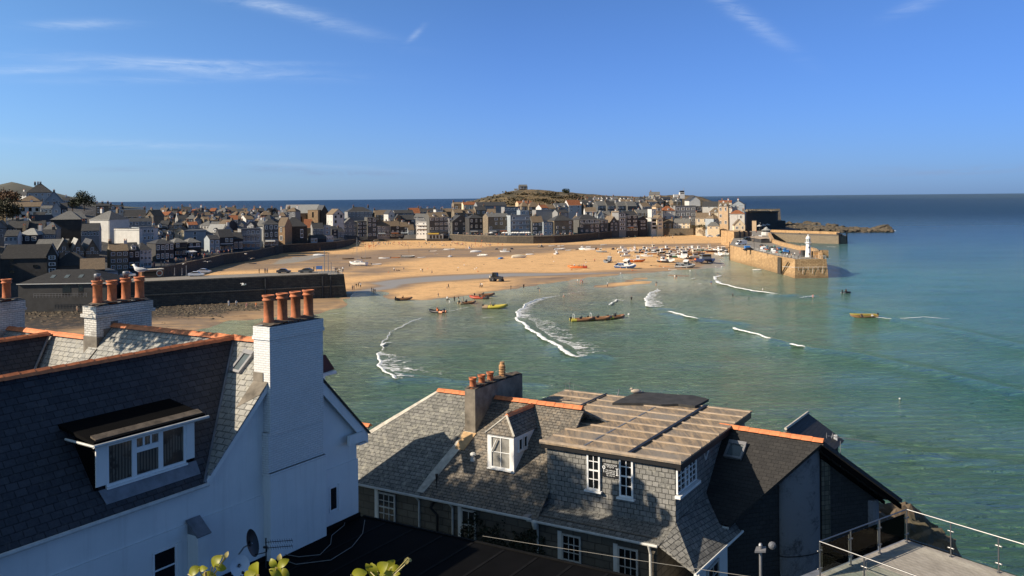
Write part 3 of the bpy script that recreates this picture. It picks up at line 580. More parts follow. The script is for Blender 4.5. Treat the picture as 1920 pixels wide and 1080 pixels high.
# chimneys
def breast(parent, a0, a1, b0, b1, z0, z1, steps):
 mb = MB(); abox(mb,a0,a1,b0,b1,z0,z1); return part(mb,'chimney_breast',M['brick_white'],parent)
C1a, C1b, C1s, C1t = 20.68, 23.14, -22.3, BL + .32
ch1 = stack(wh, C1a, C1b, C1s, C1t, 22.4, 25.9, 'brick_white', .04)
breast(wh, C1a - .06, C1b + .004, BL - .1, C1t - .04, 21.15, 22.5, 0)
mb = MB(); abox(mb,C1a - .06,C1b + .06,BL - .1,C1t + .03,ZG,21.2); part(mb,'chimney_breast',M['render_white'],wh,'smooth rendered lower part of the chimney breast')
mb = MB(); abox(mb,C1a - .07,C1b + .01,BL - .1,C1t - .02,22.42,22.5); abox(mb,C1a - .09,C1b + .07,BL - .1,C1t + .04,21.12,21.2); part(mb,'string_course',M['brick_white'],wh)
mb = MB(); abox(mb,C1a - .025,C1a + .02,C1s - .02,C1t - .3,zg(C1a) - .2,zg(C1a) + .3)
slab(mb,[ab(C1a - .75,C1s - .02,zg(C1a - .75) + .025),ab(C1a,C1s - .02,zg(C1a) + .025),ab(C1a,RB,zg(C1a) + .025),ab(C1a - .35,RB,zg(C1a - .35) + .025)],.02)
part(mb, 'flashing', M['stack_render'], wh)
for i in range(4):
 a = C1a + .32 + i * .61; o = pot(ch1,ab(a,(C1s + C1t) / 2,26.02),.19,.88); shade_auto(o)
ch2 = stack(wh, 21.05, 23.5, -31.9, -31.15, 23.4, 26.0, 'brick_worn', .10)
for i in range(4):
 o = pot(ch2,ab(21.35 + i * .62,-31.5,26.12),.2,.85 if i != 1 else .8,cowl=(i in (0,2))); shade_auto(o)
mb = MB(); abox(mb,21.02,21.1,-31.93,-31.1,24.1,24.85); slab(mb,[ab(20.3,-31.9,zg(20.3) - .5),ab(20.95,-31.9,zg(20.95) - .5),ab(20.95,-31.0,zg(20.95) + .06),ab(20.3,-31.0,zg(20.3) + .06)],.03)
for k in range(5): abox(mb,21.05 + .3 * k,21.36 + .3 * k,-31.16,-31.13,zg(21.05 + .3 * k) - .1 if k < 3 else 24.9,zg(21.2 + .3 * k) + .2 if k < 3 else 25.2 - .1 * (k - 3))
part(mb, 'flashing', M['stack_render'], wh)
ch3p = onz(5, 560, 25.9)
nb = thing('neighbour_house','whitewashed chimney stack with clay pots at the far left edge','house',ch3p - VZ * 8)
a3,b3 = to_ab(ch3p); ch3 = stack(nb,a3 - 1.6,a3 + .9,b3 - .7,b3 + .1,18,25.75,'brick_worn',.06)
for i in range(3): shade_auto(pot(ch3, ab(a3 - .9 + i * .62, b3 - .3, 25.85), .2, .85))
mb = MB(); slab(mb,[ab(a3 - 6,b3 - 6,24.4),ab(a3 + 3,b3 - 6,24.4),ab(a3 + 3,b3 - 3,22),ab(a3 - 6,b3 - 3,22)]); part(mb,'roof',M['slate_shade'],nb)
# roof window near the chimney
def slope_pt(px,py): return on3(px,py,(ab(AM,BR,ZR),Vector((0,0,1)).lerp(Vector((0,0,1)),0)))
gn = (ab(A1, 0, ZE) - ab(AM, 0, ZR)).cross(VB).normalized(); gn = gn if gn.z > 0 else -gn
def roof_window(parent,plane_p,n,pxs,mat_fr='grey_metal',open_=0.0,glass='glass_sky'):
 P = [onplane(x,y,plane_p,n) for x,y in pxs]; u = (P[1] - P[0]); v = (P[3] - P[0]); W = u.length; H = v.length
 u.normalize(); v = (v - u * v.dot(u)).normalized(); nn = u.cross(v); nn = nn if nn.z > 0 else -nn; o = P[0]
 mb = MB()
 def bx(x0,y0,x1,y1,d0,d1): quadbox(mb,o + u * x0 + v * y0 + nn * d0,u * (x1 - x0),v * (y1 - y0),nn * (d1 - d0))
 bx(0,0,W,.09,-.02,.10); bx(0,H - .16,W,H,-.02,.13); bx(0,.09,.09,H - .16,-.02,.097); bx(W - .09,.09,W,H - .16,-.02,.097)
 f = part(mb,'roof_window',M[mat_fr],parent); mb = MB(); quadbox(mb,o + u * .09 + v * .09 + nn * .02,u * (W - .18),v * (H - .25),nn * .04); part(mb,'pane',M[glass],f); return f
M['glass_sky'] = plain('roof window glass', (.10, .12, .125), .12, 0, .2, 2, .8)
roof_window(wh,ab(AM,0,ZR + .02),gn,[(432,697),(450,702),(475,662),(455,657)])
# dormer
DB = -22.1; zt = 23.46; zb = 22.30
dl = onb(180, 907, DB); a0 = to_ab(dl)[0]; a1_ = to_ab(onb(364.5, 856, DB))[0]
mb = MB()
for aa in (a0,a1_ - .08): mb.prism([ab(aa,DB - .02,zb - .1),ab(aa,DB - .02,zt),ab(aa,BR + (ZR - zt) / sl_m,zt),ab(aa,BR + (ZR - zb) / sl_m,zb - .1)],VA * .08)
abox(mb, a0 + .08, a1_ - .08, DB - .5, DB - .4, zb, zt - .01)
dm = part(mb, 'dormer', M['felt'], wh)
mb = MB(); u0 = a0 + .32; u1 = a1_ - .30
abox(mb,a0,u0,DB - .03,DB + .02,zb,zt); abox(mb,u1,a1_,DB - .03,DB + .02,zb + .0,zt); abox(mb,u0,u1,DB - .03,DB + .015,zt - .05,zt - .003)
part(mb, 'cheek_board', M['render_white'], dm)
w3 = (u1 - u0) / 3
mbf = MB()
for k in range(3):
 o_ = ab(u0 + w3 * k, DB - .05, zb - .08)
 if k == 1:
  window_frame(mbf,o_,VA,VZ,VB,w3,.78,1,1,.075); window_frame(mbf,o_ + VZ * .78,VA,VZ,VB,w3,.40,3,1,.075,.06)
 else: window_frame(mbf, o_, VA, VZ, VB, w3, 1.18, 1, 1, .075)
abox(mbf, u0 - .02, u1 + .02, DB - .02, DB + .07, zb - .14, zb - .08)
fo = part(mbf, 'window', M['white_paint'], dm)
for k in range(3):
 if k == 1:
  for z0_, z1_ in ((zb, zb + .66), (zb + .78, zb + 1.03)):
   mb = MB(); abox(mb,u0 + w3 * k + .06,u0 + w3 * (k + 1) - .06,DB - .042,DB - .03,z0_,z1_); part(mb,'pane',M['glass_curtain'],fo)
 else: mb = MB(); abox(mb,u0 + w3 * k + .06,u0 + w3 * (k + 1) - .06,DB - .042,DB - .03,zb - .02,zb + 1.04); part(mb,'pane',M['glass_curtain'],fo)
mb = MB(); r0, r1, rb0, rb1 = a0 - .22, a1_ + .2, -23.55, DB + .26; zr0, zr1 = 23.9, 23.6
mb.prism([ab(r0,rb1,zr1),ab(r1,rb1,zr1),ab(r1,rb0,zr0),ab(r0,rb0,zr0)],-VZ * .09); part(mb,'dormer_roof',M['felt'],dm)
mb = MB(); mb.prism([ab(r0 + .1,rb1 - .08,zr1 + .035),ab(r1 - .02,rb1 - .08,zr1 + .035),ab(r1 - .02,rb1 - .3,zr1 + .12),ab(r0 + .1,rb1 - .3,zr1 + .12)],-VZ * .05); part(mb,'roof_upstand',M['mortar'],dm)
mb = MB(); mb.tube([ab(r0 - .05,rb1 + .05,zr1 - .1),ab(r1 + .08,rb1 + .05,zr1 - .1)],.05,8); mb.tube([ab(r0 - .03,rb1 + .05,zr1 - .1),ab(r0 - .03,rb0 + .5,zr1 - .06)],.035,6); part(mb,'gutter',M['white_dirty'],dm)
mb = MB(); slab(mb,[ab(u0 - .25,DB + .02,zb - .1),ab(a1_ + .05,DB + .02,zb - .1),ab(a1_ + .05,DB + .22,zm(DB + .22) + .03),ab(u0 - .15,DB + .22,zm(DB + .22) + .03)],.02); part(mb,'flashing',M['lead'],dm)
# lower windows, buttress, brackets
def recess_window(parent, pxs, b, cols, rows, rec=.18):
 P0 = onb(*pxs[0],b); P1 = onb(*pxs[1],b); aa0 = to_ab(P0)[0]; aa1 = to_ab(P1)[0]; z0 = P0.z; z1 = P1.z
 mb = MB(); abox(mb,aa0,aa1,b - .12,b + .001,z0,z1); hole = part(mb,'window_reveal',M['glass_dark'],parent)
 mb = MB(); window_frame(mb,ab(aa0,b - .03,z0),VA,VZ,VB,aa1 - aa0,z1 - z0,cols,rows,.06,.05,.05); f = part(mb,'window',M['white_paint'],parent)
 mb = MB(); abox(mb,aa1,aa1 + .14,b - .02,b + .05,z0 - .05,z1 + .03); part(mb,'reveal',M['render_white'],f); return f
recess_window(wh, [(287, 1110), (331, 1019)], BL + .05, 1, 2)
mbs = MB(); P0 = onb(618,960,BL + .05); P1 = onb(636,906,BL + .05); recess_window(wh,[(618,961),(633,908)],BL + .05,1,1)
p = onb(352, 1000, BL + .05); aa = to_ab(p)[0]; q = to_ab(onb(392, 985, BL + .5))[0]
mb = MB(); abox(mb,aa,q,BL + .04,BL + .5,ZG,20.2); part(mb,'buttress',M['render_white'],wh)
mb = MB(); slab(mb,[ab(aa - .05,BL + .05,20.62),ab(q + .05,BL + .05,20.62),ab(q + .05,BL + .56,20.2),ab(aa - .05,BL + .56,20.2)],.05); mb.prism([ab(aa,BL + .05,20.2),ab(aa,BL + .5,20.2),ab(aa,BL + .05,20.58)],VA * (q - aa)); part(mb,'buttress_cap',M['lead'],wh)
# satellite dishes and aerial
def dish(px, py, d, r, mat, label, aim):
 c = CAM + ray(px,py) * d; mb = MB(); aim = Vector(aim).normalized(); prof = [(r * k / 6,-.35 * r * (k / 6) ** 2) for k in range(7)][::-1]
 Q = (-aim).to_track_quat('Z', 'Y').to_matrix(); vs = []; fs = []; n = 24
 for rr, h in [(r * k / 6, .28 * r * (1 - (k / 6) ** 2)) for k in range(1, 7)]:
  for k in range(n): t_ = 2 * math.pi * k / n; vs.append(c + Q @ Vector((rr * math.cos(t_) * .9,rr * math.sin(t_),h)))
 for j in range(5):
  for k in range(n): fs.append((j * n + k,j * n + (k + 1) % n,(j + 1) * n + (k + 1) % n,(j + 1) * n + k))
 fs.append(tuple(range(n))); th = thing('satellite_dish',label,'satellite dish',c); mb.add(vs,fs); part(mb,'reflector',M[mat],th,smooth=True)
 mb = MB(); mb.tube([c - VZ * r * .9,c - VZ * r * .95 + aim * r * 1.1,c + aim * r * 1.15 - VZ * r * .6],.014,6); mb.lathe(c + aim * r * 1.12 - VZ * r * .55,[(.03,0),(.04,.1),(.02,.12)],10,axis=-aim); part(mb,'feed_arm',M['black'],th)
 mb = MB(); mb.tube([c - aim * .02,c - aim * .28 - VZ * .05,c - aim * .3 - VZ * .3 - VB * .2],.022,6); part(mb,'bracket',M['grey_metal'],th); return th
dish(474,1018,26.0,.40,'black','black satellite dish on the white wall above the flat roof',(.9,-.1,.28))
ds = dish(450,1061,24.6,.30,'dish_white','pale satellite dish low on the white wall beside the black one',(.55,-.8,.25))
p0 = CAM + ray(497, 1017) * 26.2
ant = thing('tv_aerial','twin yagi television aerial beside the black satellite dish','aerial',p0)
mb = MB()
for dz in (0, -.17):
 s0 = p0 + VZ * dz; e0 = CAM + ray(549, 1013 + (-dz) * 62) * 26.4
 mb.tube([s0, e0], .011, 5)
 for k in range(11): q_ = s0.lerp(e0,.12 + k * .085); mb.tube([q_ - VZ * .045 + Vector((.03,-.05,0)),q_ + VZ * .045 - Vector((.03,-.05,0))],.005,4)
part(mb,'boom',M['black'],ant); mb = MB(); mb.tube([p0 + Vector((.02,.02,.12)),p0 + Vector((.02,.02,-.75))],.02,6); part(mb,'mast',M['black'],ant)
# fragment of the house beyond, with white gutter
q = CAM + ray(607,682) * 38; hf = thing('far_gable_house','end of a red tiled roof with white gutter just behind the white chimney','house',q - VZ * 6)
mb = MB(); slab(mb,[q + VZ * .35 - VA * 2,q + VZ * .38 + VA * .1,q + VA * .45 + VB * .2 - VZ * .28,q - VA * 2 + VB * .6 - VZ * .45]); part(mb,'roof',plain('dark red tiles',(.10,.025,.018),.8),hf)
mb = MB(); quadbox(mb,q - VZ * .42 - VA * 2,VA * 2.3,VB * .45,VZ * .12); mb.box(q.x - 2.2,q.y - .5,q.z - 6,q.x - .2,q.y + 1.2,q.z - .42); part(mb,'wall',M['white_paint'],hf)
# === flat roof in the middle ===
AE = 25.25; ZF = 18.38
fr = thing('flat_roof_building','low building with a flat black felt roof between the white house and the stone house','building',ab(18,-17,12))
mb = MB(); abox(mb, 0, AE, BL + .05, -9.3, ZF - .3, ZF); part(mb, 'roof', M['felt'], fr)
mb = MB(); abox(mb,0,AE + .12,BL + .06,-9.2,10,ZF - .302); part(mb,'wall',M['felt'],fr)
mb = MB(); abox(mb,.5,AE,BL + .06,BL + .12,ZF,ZF + .14); abox(mb,0,AE + .1,-9.3,-9.18,ZF - .35,ZF + .05); abox(mb,AE,AE + .1,BL + .2,-9.3,ZF - .35,ZF + .03); part(mb,'kerb',M['seam_felt'],fr)
for k in range(9):
 mb = MB(); abox(mb,4 + .1 * (k % 2),AE - .1,-20.6 + k * 1.25,-20.5 + k * 1.25,ZF + .001,ZF + .012); part(mb,'felt_seam',M['seam_felt'],fr)
for i,pts in enumerate([[(510,1035),(560,1044),(600,1040),(620,1020),(622,1004),(645,985),(650,968),(659,958)],[(505,1040),(555,1058),(620,1050),(660,1025),(680,1000),(684,975)]]):
 mb = MB(); P = [onz(x, y, ZF + .03) for x, y in pts]; PP = []
 for k in range(len(P) - 1):
  for j in range(4): PP.append(P[k].lerp(P[k + 1], j / 4))
 mb.tube(PP + [P[-1]],.012,5); solo(mb,'cable',M['cable'],['thin pale cable lying on the black roof close to the white wall','thin pale cable curving farther out across the black roof'][i],'cable')
# slack wire across the lower right
mb = MB(); mb.tube([CAM + ray(905,1005) * 27.0,CAM + ray(1000,1020) * 26,CAM + ray(1100,1035) * 25,CAM + ray(1200,1051) * 24,CAM + ray(1310,1067) * 23,CAM + ray(1420,1083) * 22],.006,5); solo(mb,'overhead_wire',M['cable'],'thin pale wire strung in front of the stone house windows','wire')
# === stone house with slate roof ===
sh = thing('stone_house','long dark granite house with weathered grey slate roof at bottom centre','house',ab(34,-20,12))
AW = 31.0; ZE2 = 17.3; AR = 35.1; ZR2 = 20.77; SS = (ZR2 - ZE2) / (AR - 30.8); BH = -25.3; BW0 = -31.5; BW1 = -12.55; BS = -22.7
def zs(a): return ZE2 + (a - 30.8) * SS
mb = MB(); abox(mb,AW,AW + .4,BW0,BW1,9,ZE2 + .08); abox(mb,AW + .4,AW + 8,BW1 - .4,BW1 - .003,9,ZE2); abox(mb,AW + .4,AW + 8,BW0 + .003,BW0 + .4,9,ZE2 - .3); abox(mb,AW + 8,AW + 8.4,BW0,BW1,9,ZE2 + .2); part(mb,'wall',M['granite'],sh)
mb = MB()
hl = ab(30.8, -30.0, ZE2); hm = ab(33.4, -27.2, zs(33.4) - .0)
slab(mb, [ab(AR, BH, ZR2), ab(AR, BS, ZR2), ab(30.8, BS - .55, ZE2), hl, hm], .08)
part(mb, 'roof', M['slate_grey'], sh, 'broad left slope of larger grey slates')
mb = MB(); slab(mb,[ab(AR,BH,ZR2),hm,hl,ab(AR + 4.3,-30.0,ZE2)],.08); slab(mb,[ab(AR,BH,ZR2),ab(AR,-17.7,ZR2),ab(AR + 4.3,-12.5,ZE2),ab(AR + 4.3,-30,ZE2)],.08); part(mb,'roof',M['slate_grey'],sh,'rear and hip slopes')
mb = MB(); slab(mb,[ab(AR,BS + .003,ZR2 - .02),ab(AR,-17.5,ZR2 - .02),ab(30.8,-17.5,ZE2 - .02),ab(30.8,BS - .547,ZE2 - .02)],.08); part(mb,'roof',M['slate_small'],sh,'right slope of small brownish slates')
# lime washed seam between the two slopes and along the hip
mb = MB(); slab(mb,[ab(33.5,BS - .02,zs(33.5) + .02),ab(33.5,BS + .42,zs(33.5) + .02),ab(31.6,BS - .2,zs(31.6) + .02),ab(30.9,BS - .45,zs(30.9) + .02),ab(30.9,BS - .8,zs(30.9) + .02),ab(31.6,BS - .65,zs(31.6) + .02)],.03)
slab(mb,[ab(AR,BH + .12,ZR2 + .02),hm + VB * .25 + VZ * .03,hl + VB * .3 + VZ * .03,hl - VB * .05 + VZ * .03,hm - VB * .05 + VZ * .03,ab(AR,BH - .05,ZR2 + .02)],.03)
part(mb, 'roof_seam', M['slate_seam'] if 'slate_seam' in M else M['cream_verge'], sh)
ridge_tiles(ab(AR,BH - .05,ZR2 + .05),ab(AR,-22.75,ZR2 + .05),sh); ridge_tiles(ab(AR,-22.1,ZR2 + .05),ab(AR,-17.6,ZR2 + .05),sh)
mb = MB(); slab(mb,[ab(34.5,-36,18.75),ab(34.5,-29.1,18.75),ab(31.0,-29.0,15.9),ab(31.0,-36,15.9)],.06); part(mb,'roof',M['slate_grey'],sh,'lower wing slope at the far left'); ridge_tiles(ab(34.5,-34,18.78),ab(34.5,-29.1,18.78),sh)
cs = stack(sh, 33.5, 37.7, -22.72, -22.16, 18.2, 21.42, 'stack_render', 0)
for px, py in ((887, 728), (903.5, 721), (919.5, 716)):
 a_ = to_ab(onb(px, py, -22.42))[0]; shade_auto(pot(cs, ab(a_, -22.42, 21.45), .17, .46))
# tall louvred pot
a_ = to_ab(onb(942, 709, -22.42))[0]; c = ab(a_, -22.42, 21.45); mb = MB()
mb.lathe(c,[(.17,-.05),(.16,.05),(.15,.06)],12); mb.lathe(c + VZ * .08,[(.10,0),(.10,.46)],10)
for k in range(4): mb.lathe(c + VZ * (.08 + .125 * k),[(.10,0),(.165,.0),(.155,.05),(.10,.055)],12)
for k in range(6): t_ = k * math.pi / 3; mb.box(c.x + .13 * math.cos(t_) - .018,c.y + .13 * math.sin(t_) - .018,c.z + .05,c.x + .13 * math.cos(t_) + .018,c.y + .13 * math.sin(t_) + .018,c.z + .56)
mb.lathe(c + VZ * .55,[(.165,0),(.16,.04),(.12,.07),(.10,.15),(.115,.16),(.11,.2)],12); part(mb,'chimney_pot',M['buff_pot'],cs,'tall pale louvred pot')
# chimney foot
mb = MB(); slab(mb,[ab(32.75,-22.78,zs(32.75) + .02),ab(33.48,-22.78,zs(33.48) + .03),ab(33.48,-22.1,zs(33.48) + .03),ab(32.75,-22.3,zs(32.75) + .02)],.03); part(mb,'flashing',plain('sandy mortar',(.50,.33,.17),.9,0,.3,4),sh)
# hipped dormer
DA = 32.23; b0, b1 = -20.67, -19.40; zt2 = 19.95; zb2 = 18.55
mb = MB(); dz = (zt2 - ZE2) / SS + 30.8
mb.prism([ab(DA + .04,b1 - .06,zb2 - .1),ab(DA + .04,b1 - .06,zt2),ab(dz,b1 - .06,zt2)],VB * .06)
mb.prism([ab(DA + .04, b0, zb2 - .1), ab(DA + .04, b0, zt2), ab(dz, b0, zt2)], VB * .06)
for k in range(8):
 z0 = zb2 + .02 + k * .17; e_ = (z0 - ZE2) / SS + 30.8 - .1
 if e_ > DA + .1: quadbox(mb,ab(DA + .05,b1 + .001,z0),VA * (e_ - DA),VZ * .155,VB * .015)
dr = part(mb, 'dormer', M['white_paint'], sh)
mb = MB(); mb.tube([ab(DA - .02, b0, zt2), ab(DA - .02, b1 + .03, zt2)], .05, 6)
abox(mb,DA - .03,DA + .05,b0 - .02,b0 + .13,zb2 - .02,zt2); abox(mb,DA - .03,DA + .05,b1 - .15,b1 + .02,zb2 - .12,zt2); window_frame(mb,ab(DA + .01,b0 + .13,zb2),VB,VZ,-VA,b1 - b0 - .28,zt2 - zb2 - .06,2,2,.05,.03,.04); abox(mb,DA - .16,DA + .0,b0 + .02,b1 - .06,zb2 - .05,zb2 + .0)
quadbox(mb, ab(DA - .04, b0 + .2, zb2 + .72), VB * .03, VZ * .5 + VB * .25, -VA * .05)
dw = part(mb,'window',M['white_paint'],dr); mb = MB(); abox(mb,DA + .02,DA + .03,b0 + .13,b1 - .15,zb2 + .03,zt2 - .06); part(mb,'pane',plain('net curtained glass',(.30,.29,.26),.08,0,.4,2.5,.7),dw)
wz = zt2 - .62; mb = MB()
for k in range(2): window_frame(mb,ab(DA + .35 + k * .42,b1 + .01,wz - .05 + .02 * k),VA,VZ,VB,.34,.52,1,1,.05,.02,.05)
abox(mb,DA + .3,DA + 1.15,b1,b1 + .09,wz - .1,wz - .05); sw_ = part(mb,'window',M['white_paint'],dr); mb = MB(); abox(mb,DA + .39,DA + 1.08,b1 + .004,b1 + .018,wz,wz + .43); part(mb,'pane',M['glass_dark'],sw_)
zr3 = 20.68; bm_ = (b0 + b1) / 2; ea = (zr3 - ZE2) / SS + 30.8; ap = ab(DA + .5,bm_,zr3); ed = .09
mb = MB(); slab(mb,[ab(DA - .1,b1 + ed,zt2 + .02),ap,ab(ea,bm_,zr3),ab(dz + .1,b1 + ed,zt2 + .02)],.05); slab(mb,[ab(DA - .1,b0 - ed,zt2 + .02),ap,ab(ea,bm_,zr3),ab(dz + .1,b0 - ed,zt2 + .02)],.05); slab(mb,[ab(DA - .1,b0 - ed,zt2 + .02),ab(DA - .1,b1 + ed,zt2 + .02),ap],.05); part(mb,'dormer_roof',M['slate_small'],dr)
mb = MB(); mb.tube([ap,ab(DA - .1,b1 + ed,zt2 + .05)],.05,5); mb.tube([ap,ab(DA - .1,b0 - ed,zt2 + .05)],.04,5); part(mb,'hip_mortar',M['cream_verge'],dr)
ridge_tiles(ap + VZ * .03, ab(ea - .1, bm_, zr3 + .03), dr, w=.13)
# vent, soil pipe, gutters, downpipes
sp = pl3(ab(30.8, -20, ZE2), ab(30.8, -25, ZE2), ab(AR, -20, ZR2))
p = on3(887,862,sp); mb = MB(); mb.lathe(p - VZ * .05,[(.12,0),(.10,.14),(.05,.16),(.05,.22),(.13,.24),(.14,.30),(.09,.36),(.0,.38)],12); part(mb,'roof_vent',M['white_dirty'],sh)
mb = MB(); mb.tube([ab(30.68, -29.5, ZE2 - .03), ab(30.68, -17.7, ZE2 - .03)], .06, 8)
for px in (786, 848.5, 1008):
 p = ona(px, 1000, AW - .07); b = to_ab(p)[1]
 mb.tube([ab(30.68,b,ZE2 - .05),ab(AW - .07,b,ZE2 - .3),ab(AW - .07,b,12.5 if px < 1000 else 15.2)],.045,8)
 if px > 1000: mb.lathe(ab(30.72,b,ZE2 - .38),[(.07,0),(.13,.16),(.14,.24),(.14,.3)],10)
part(mb, 'gutter', M['white_dirty'], sh)
mb = MB(); b = to_ab(ona(811,930,AW - .1))[1]; mb.tube([ab(31.2,b,18.2),ab(31.2,b,17.2),ab(30.7,b + .02,16.9),ab(30.85,b + .25,16.6),ab(30.88,b + .25,12)],.065,8); part(mb,'soil_pipe',M['black'],sh)
for (x0,y0,x1,y1,c_,r_,lb) in ((709,974,742,921,3,4,0),(866,1010,893,953,2,2,0),(1054,1052,1090,999,3,6,0),(1159,1083,1197,1023,3,6,0)):
 P0 = ona(x0, y0, AW - .03); P1 = ona(x1, y0, AW - .03); P2 = ona(x0, y1, AW - .03)
 w_ = to_ab(P1)[1] - to_ab(P0)[1]; h_ = P2.z - P0.z
 if r_ == 6: h_ += .9; P0 = P0 - VZ * .9
 sash_window(sh, P0, VB, -VA, w_, h_, c_, r_, frmat='white_dirty')
 mb = MB(); q0 = to_ab(P0)[1]; abox(mb,AW - .035,AW + .05,q0 - .2,q0 - .03,P0.z - .02,P0.z + h_ + .05); part(mb,'reveal',M['render_white'],sh)
# apron roof under the block
mb = MB(); slab(mb,[ab(30.75,-18.0,ZE2 - .02),ab(30.75,-12.35,ZE2 - .02),ab(31.95,-12.1,17.62),ab(31.95,-17.6,17.62)],.07); part(mb,'apron_roof',M['slate_wall'],sh)
mb = MB(); slab(mb,[ab(30.7,-18.15,ZE2 + .0),ab(30.7,-17.85,ZE2 + .02),ab(31.9,-17.5,17.7),ab(31.9,-17.75,17.7)],.04); part(mb,'flashing',M['lead'],sh)
mb = MB(); mb.tube([ab(30.7,-17.9,ZE2 - .08),ab(30.7,-12.4,ZE2 - .08)],.055,8); b = to_ab(ona(1220,1020,AW - .1))[1]; mb.tube([ab(30.7,b,ZE2 - .1),ab(30.85,b,ZE2 - .45),ab(30.9,b,13)],.055,8); part(mb,'gutter',M['white_dirty'],sh)
# ivy on the wall
def leaf_cloud(mb, pts, s0, s1, rr, mi=0, n=5):
 for p in pts:
  s = rr.uniform(s0,s1); d = Vector((rr.uniform(-1,1),rr.uniform(-1,1),rr.uniform(-.6,1))).normalized(); e = d.orthogonal().normalized(); f_ = d.cross(e); t0 = rr.uniform(0,6.28)
  e2 = e * math.cos(t0) + f_ * math.sin(t0); f2 = d.cross(e2)
  mb.add([p - e2 * s,p + f2 * s * .6,p + e2 * s,p - f2 * s * .6],[(0,1,2,3)],mi if not callable(mi) else mi(rr))
def leafmat(name, c, var=.4, trans=0.0, scale=1.5):
 t = NT(name); v = t.coord('Object'); n = t.noise(v,scale,4,.7); t.done(t.mix(t.ramp(n,.3,.7),tuple(x * (1 - var) for x in c),tuple(min(1,x * (1 + var)) for x in c)),.6,0,None,.3)
 return t.mat
M['ivy'] = leafmat('dark ivy leaves',(.012,.022,.010)); mb = MB(); rr = random.Random(3); P = []
for k in range(2600):
 b = rr.uniform(-21.2,-17.2); h = rr.uniform(0,1); top = ZE2 - .25 - .5 * abs(math.sin(b * 2.3)); z = 13.5 + (top - 13.5) * h
 if abs(b + 19.0) < .35 and z > 16.2 and rr.random() < .8: continue
 P.append(ab(AW - rr.uniform(.02, .3), b, z))
leaf_cloud(mb,P,.04,.09,rr); solo(mb,'ivy',M['ivy'],'dark ivy covering the stone wall below the small white dormer','ivy',kind='stuff')
# === slate hung block with flat roof ===
cb = thing('slate_hung_block','slate hung upper storey with a flat stained roof and a black name board','building',ab(35,-15,17))
BA = 31.9; bl0, bl1 = -17.62, -12.14; ztop = 19.95
mb = MB(); abox(mb,BA,BA + .25,bl0,bl1,17.3,ztop); abox(mb,BA + .25,40.8,bl1 - .25,bl1,16.5,ztop - .003); abox(mb,BA + .25,38,bl0,bl0 + .25,17.3,ztop - .003); abox(mb,40.5,40.8,-21,bl1 - .25,16,ztop - .003); part(mb,'wall',M['slate_wall'],cb)
def stained(name, c1, c2, c3):
 t = NT(name); uv = t.coord('Object'); rot = t.coord('Object',(1,1,1),(0,0,0),(0,0,R(31)))
 n1 = t.noise(t.coord('Object',(3.8,.55,1),(0,0,0),(0,0,R(31))),1.0,6,.7,.8); n2 = t.noise(uv,.45,4,.6); n3 = t.noise(uv,9,5,.7)
 c = t.mix(t.ramp(n1,.42,.62),c1,c2); c = t.mix(t.ramp(n2,.42,.66,0,.85),c,c3); c = t.mix(t.ramp(n3,.45,.8,0,.4),c,tuple(x * .5 for x in c1))
 return t.done(c, .75, 0, t.bump(n3, .5, .012))
M['deck_tan'] = stained('stained felt panels',(.17,.135,.10),(.42,.30,.18),(.24,.215,.185)); M['deck_edge'] = plain('bleached roof batten',(.42,.33,.24),.8,0,.3,3)
M['deck_dark'] = plain('tarred roof patch', (.035, .034, .033), .8, 0, .5, 2, None, .4)
ZT = 20.1; fa = 31.7
def rp(px, py, z=ZT): return onz(px, py, z)
mb = MB(); f0 = ab(fa,bl0 - .25,ZT); f1 = ab(fa,bl1 + .3,ZT); f2 = ab(41.0,bl1 + .3,ZT); f3 = ab(41.0,-21.5,ZT); f4 = ab(37.4,-21.5,ZT); f5 = ab(36.6,bl0 - .25,ZT)
mb.prism([f0, f1, f2, f3, f4, f5], -VZ * .07); rf = part(mb, 'roof', M['deck_tan'], cb)
mb = MB(); abox(mb,fa + .02,40.9,bl1 + .1,bl1 + .28,ZT - .32,ZT - .072); abox(mb,fa + .05,fa + .14,bl0 - .2,bl1 + .1,ZT - .25,ZT - .072); part(mb,'fascia',M['black'],cb)
mb = MB(); k = 0
for a_ in np.arange(fa + 1.1, 40.9, 1.12):
 bL_ = bl0 - .22 if a_ < 37 else -21.4; abox(mb,a_,a_ + .10,bL_,bl1 + .3,ZT + .001,ZT + .045)
abox(mb,fa,fa + .12,bl0 - .25,bl1 + .3,ZT + .001,ZT + .07); part(mb,'roof_batten',M['deck_edge'],rf)
mb = MB()
for b_ in (-14.05,): abox(mb, fa + .1, 40.9, b_, b_ + .14, ZT + .048, ZT + .075)
abox(mb, 37.5, 40.9, -19.2, -19.08, ZT + .048, ZT + .07)
part(mb, 'roof_joint', M['black'], rf)
mb = MB()
for b_ in (-16.0,):
 for a_ in np.arange(fa + .2,39.6,1.12): abox(mb,a_,a_ + .9,b_ - .05,b_ + .03,ZT + .001,ZT + .014)
part(mb, 'roof_seam', M['lead'], rf)
mb = MB(); pts = [rp(x,y,ZT + .12) for x,y in ((1148,755),(1170,745),(1197,734),(1225,736),(1262,739),(1300,741),(1329,748),(1316,755),(1303,761),(1272,757),(1240,758),(1205,756))]; mb.prism(pts,-VZ * .115); part(mb,'roof_patch',M['deck_dark'],cb)
p = rp(1192,737,ZT + .12); gb = thing('roof_gull','brown and white young gull sitting on the black roof patch','gull',p)
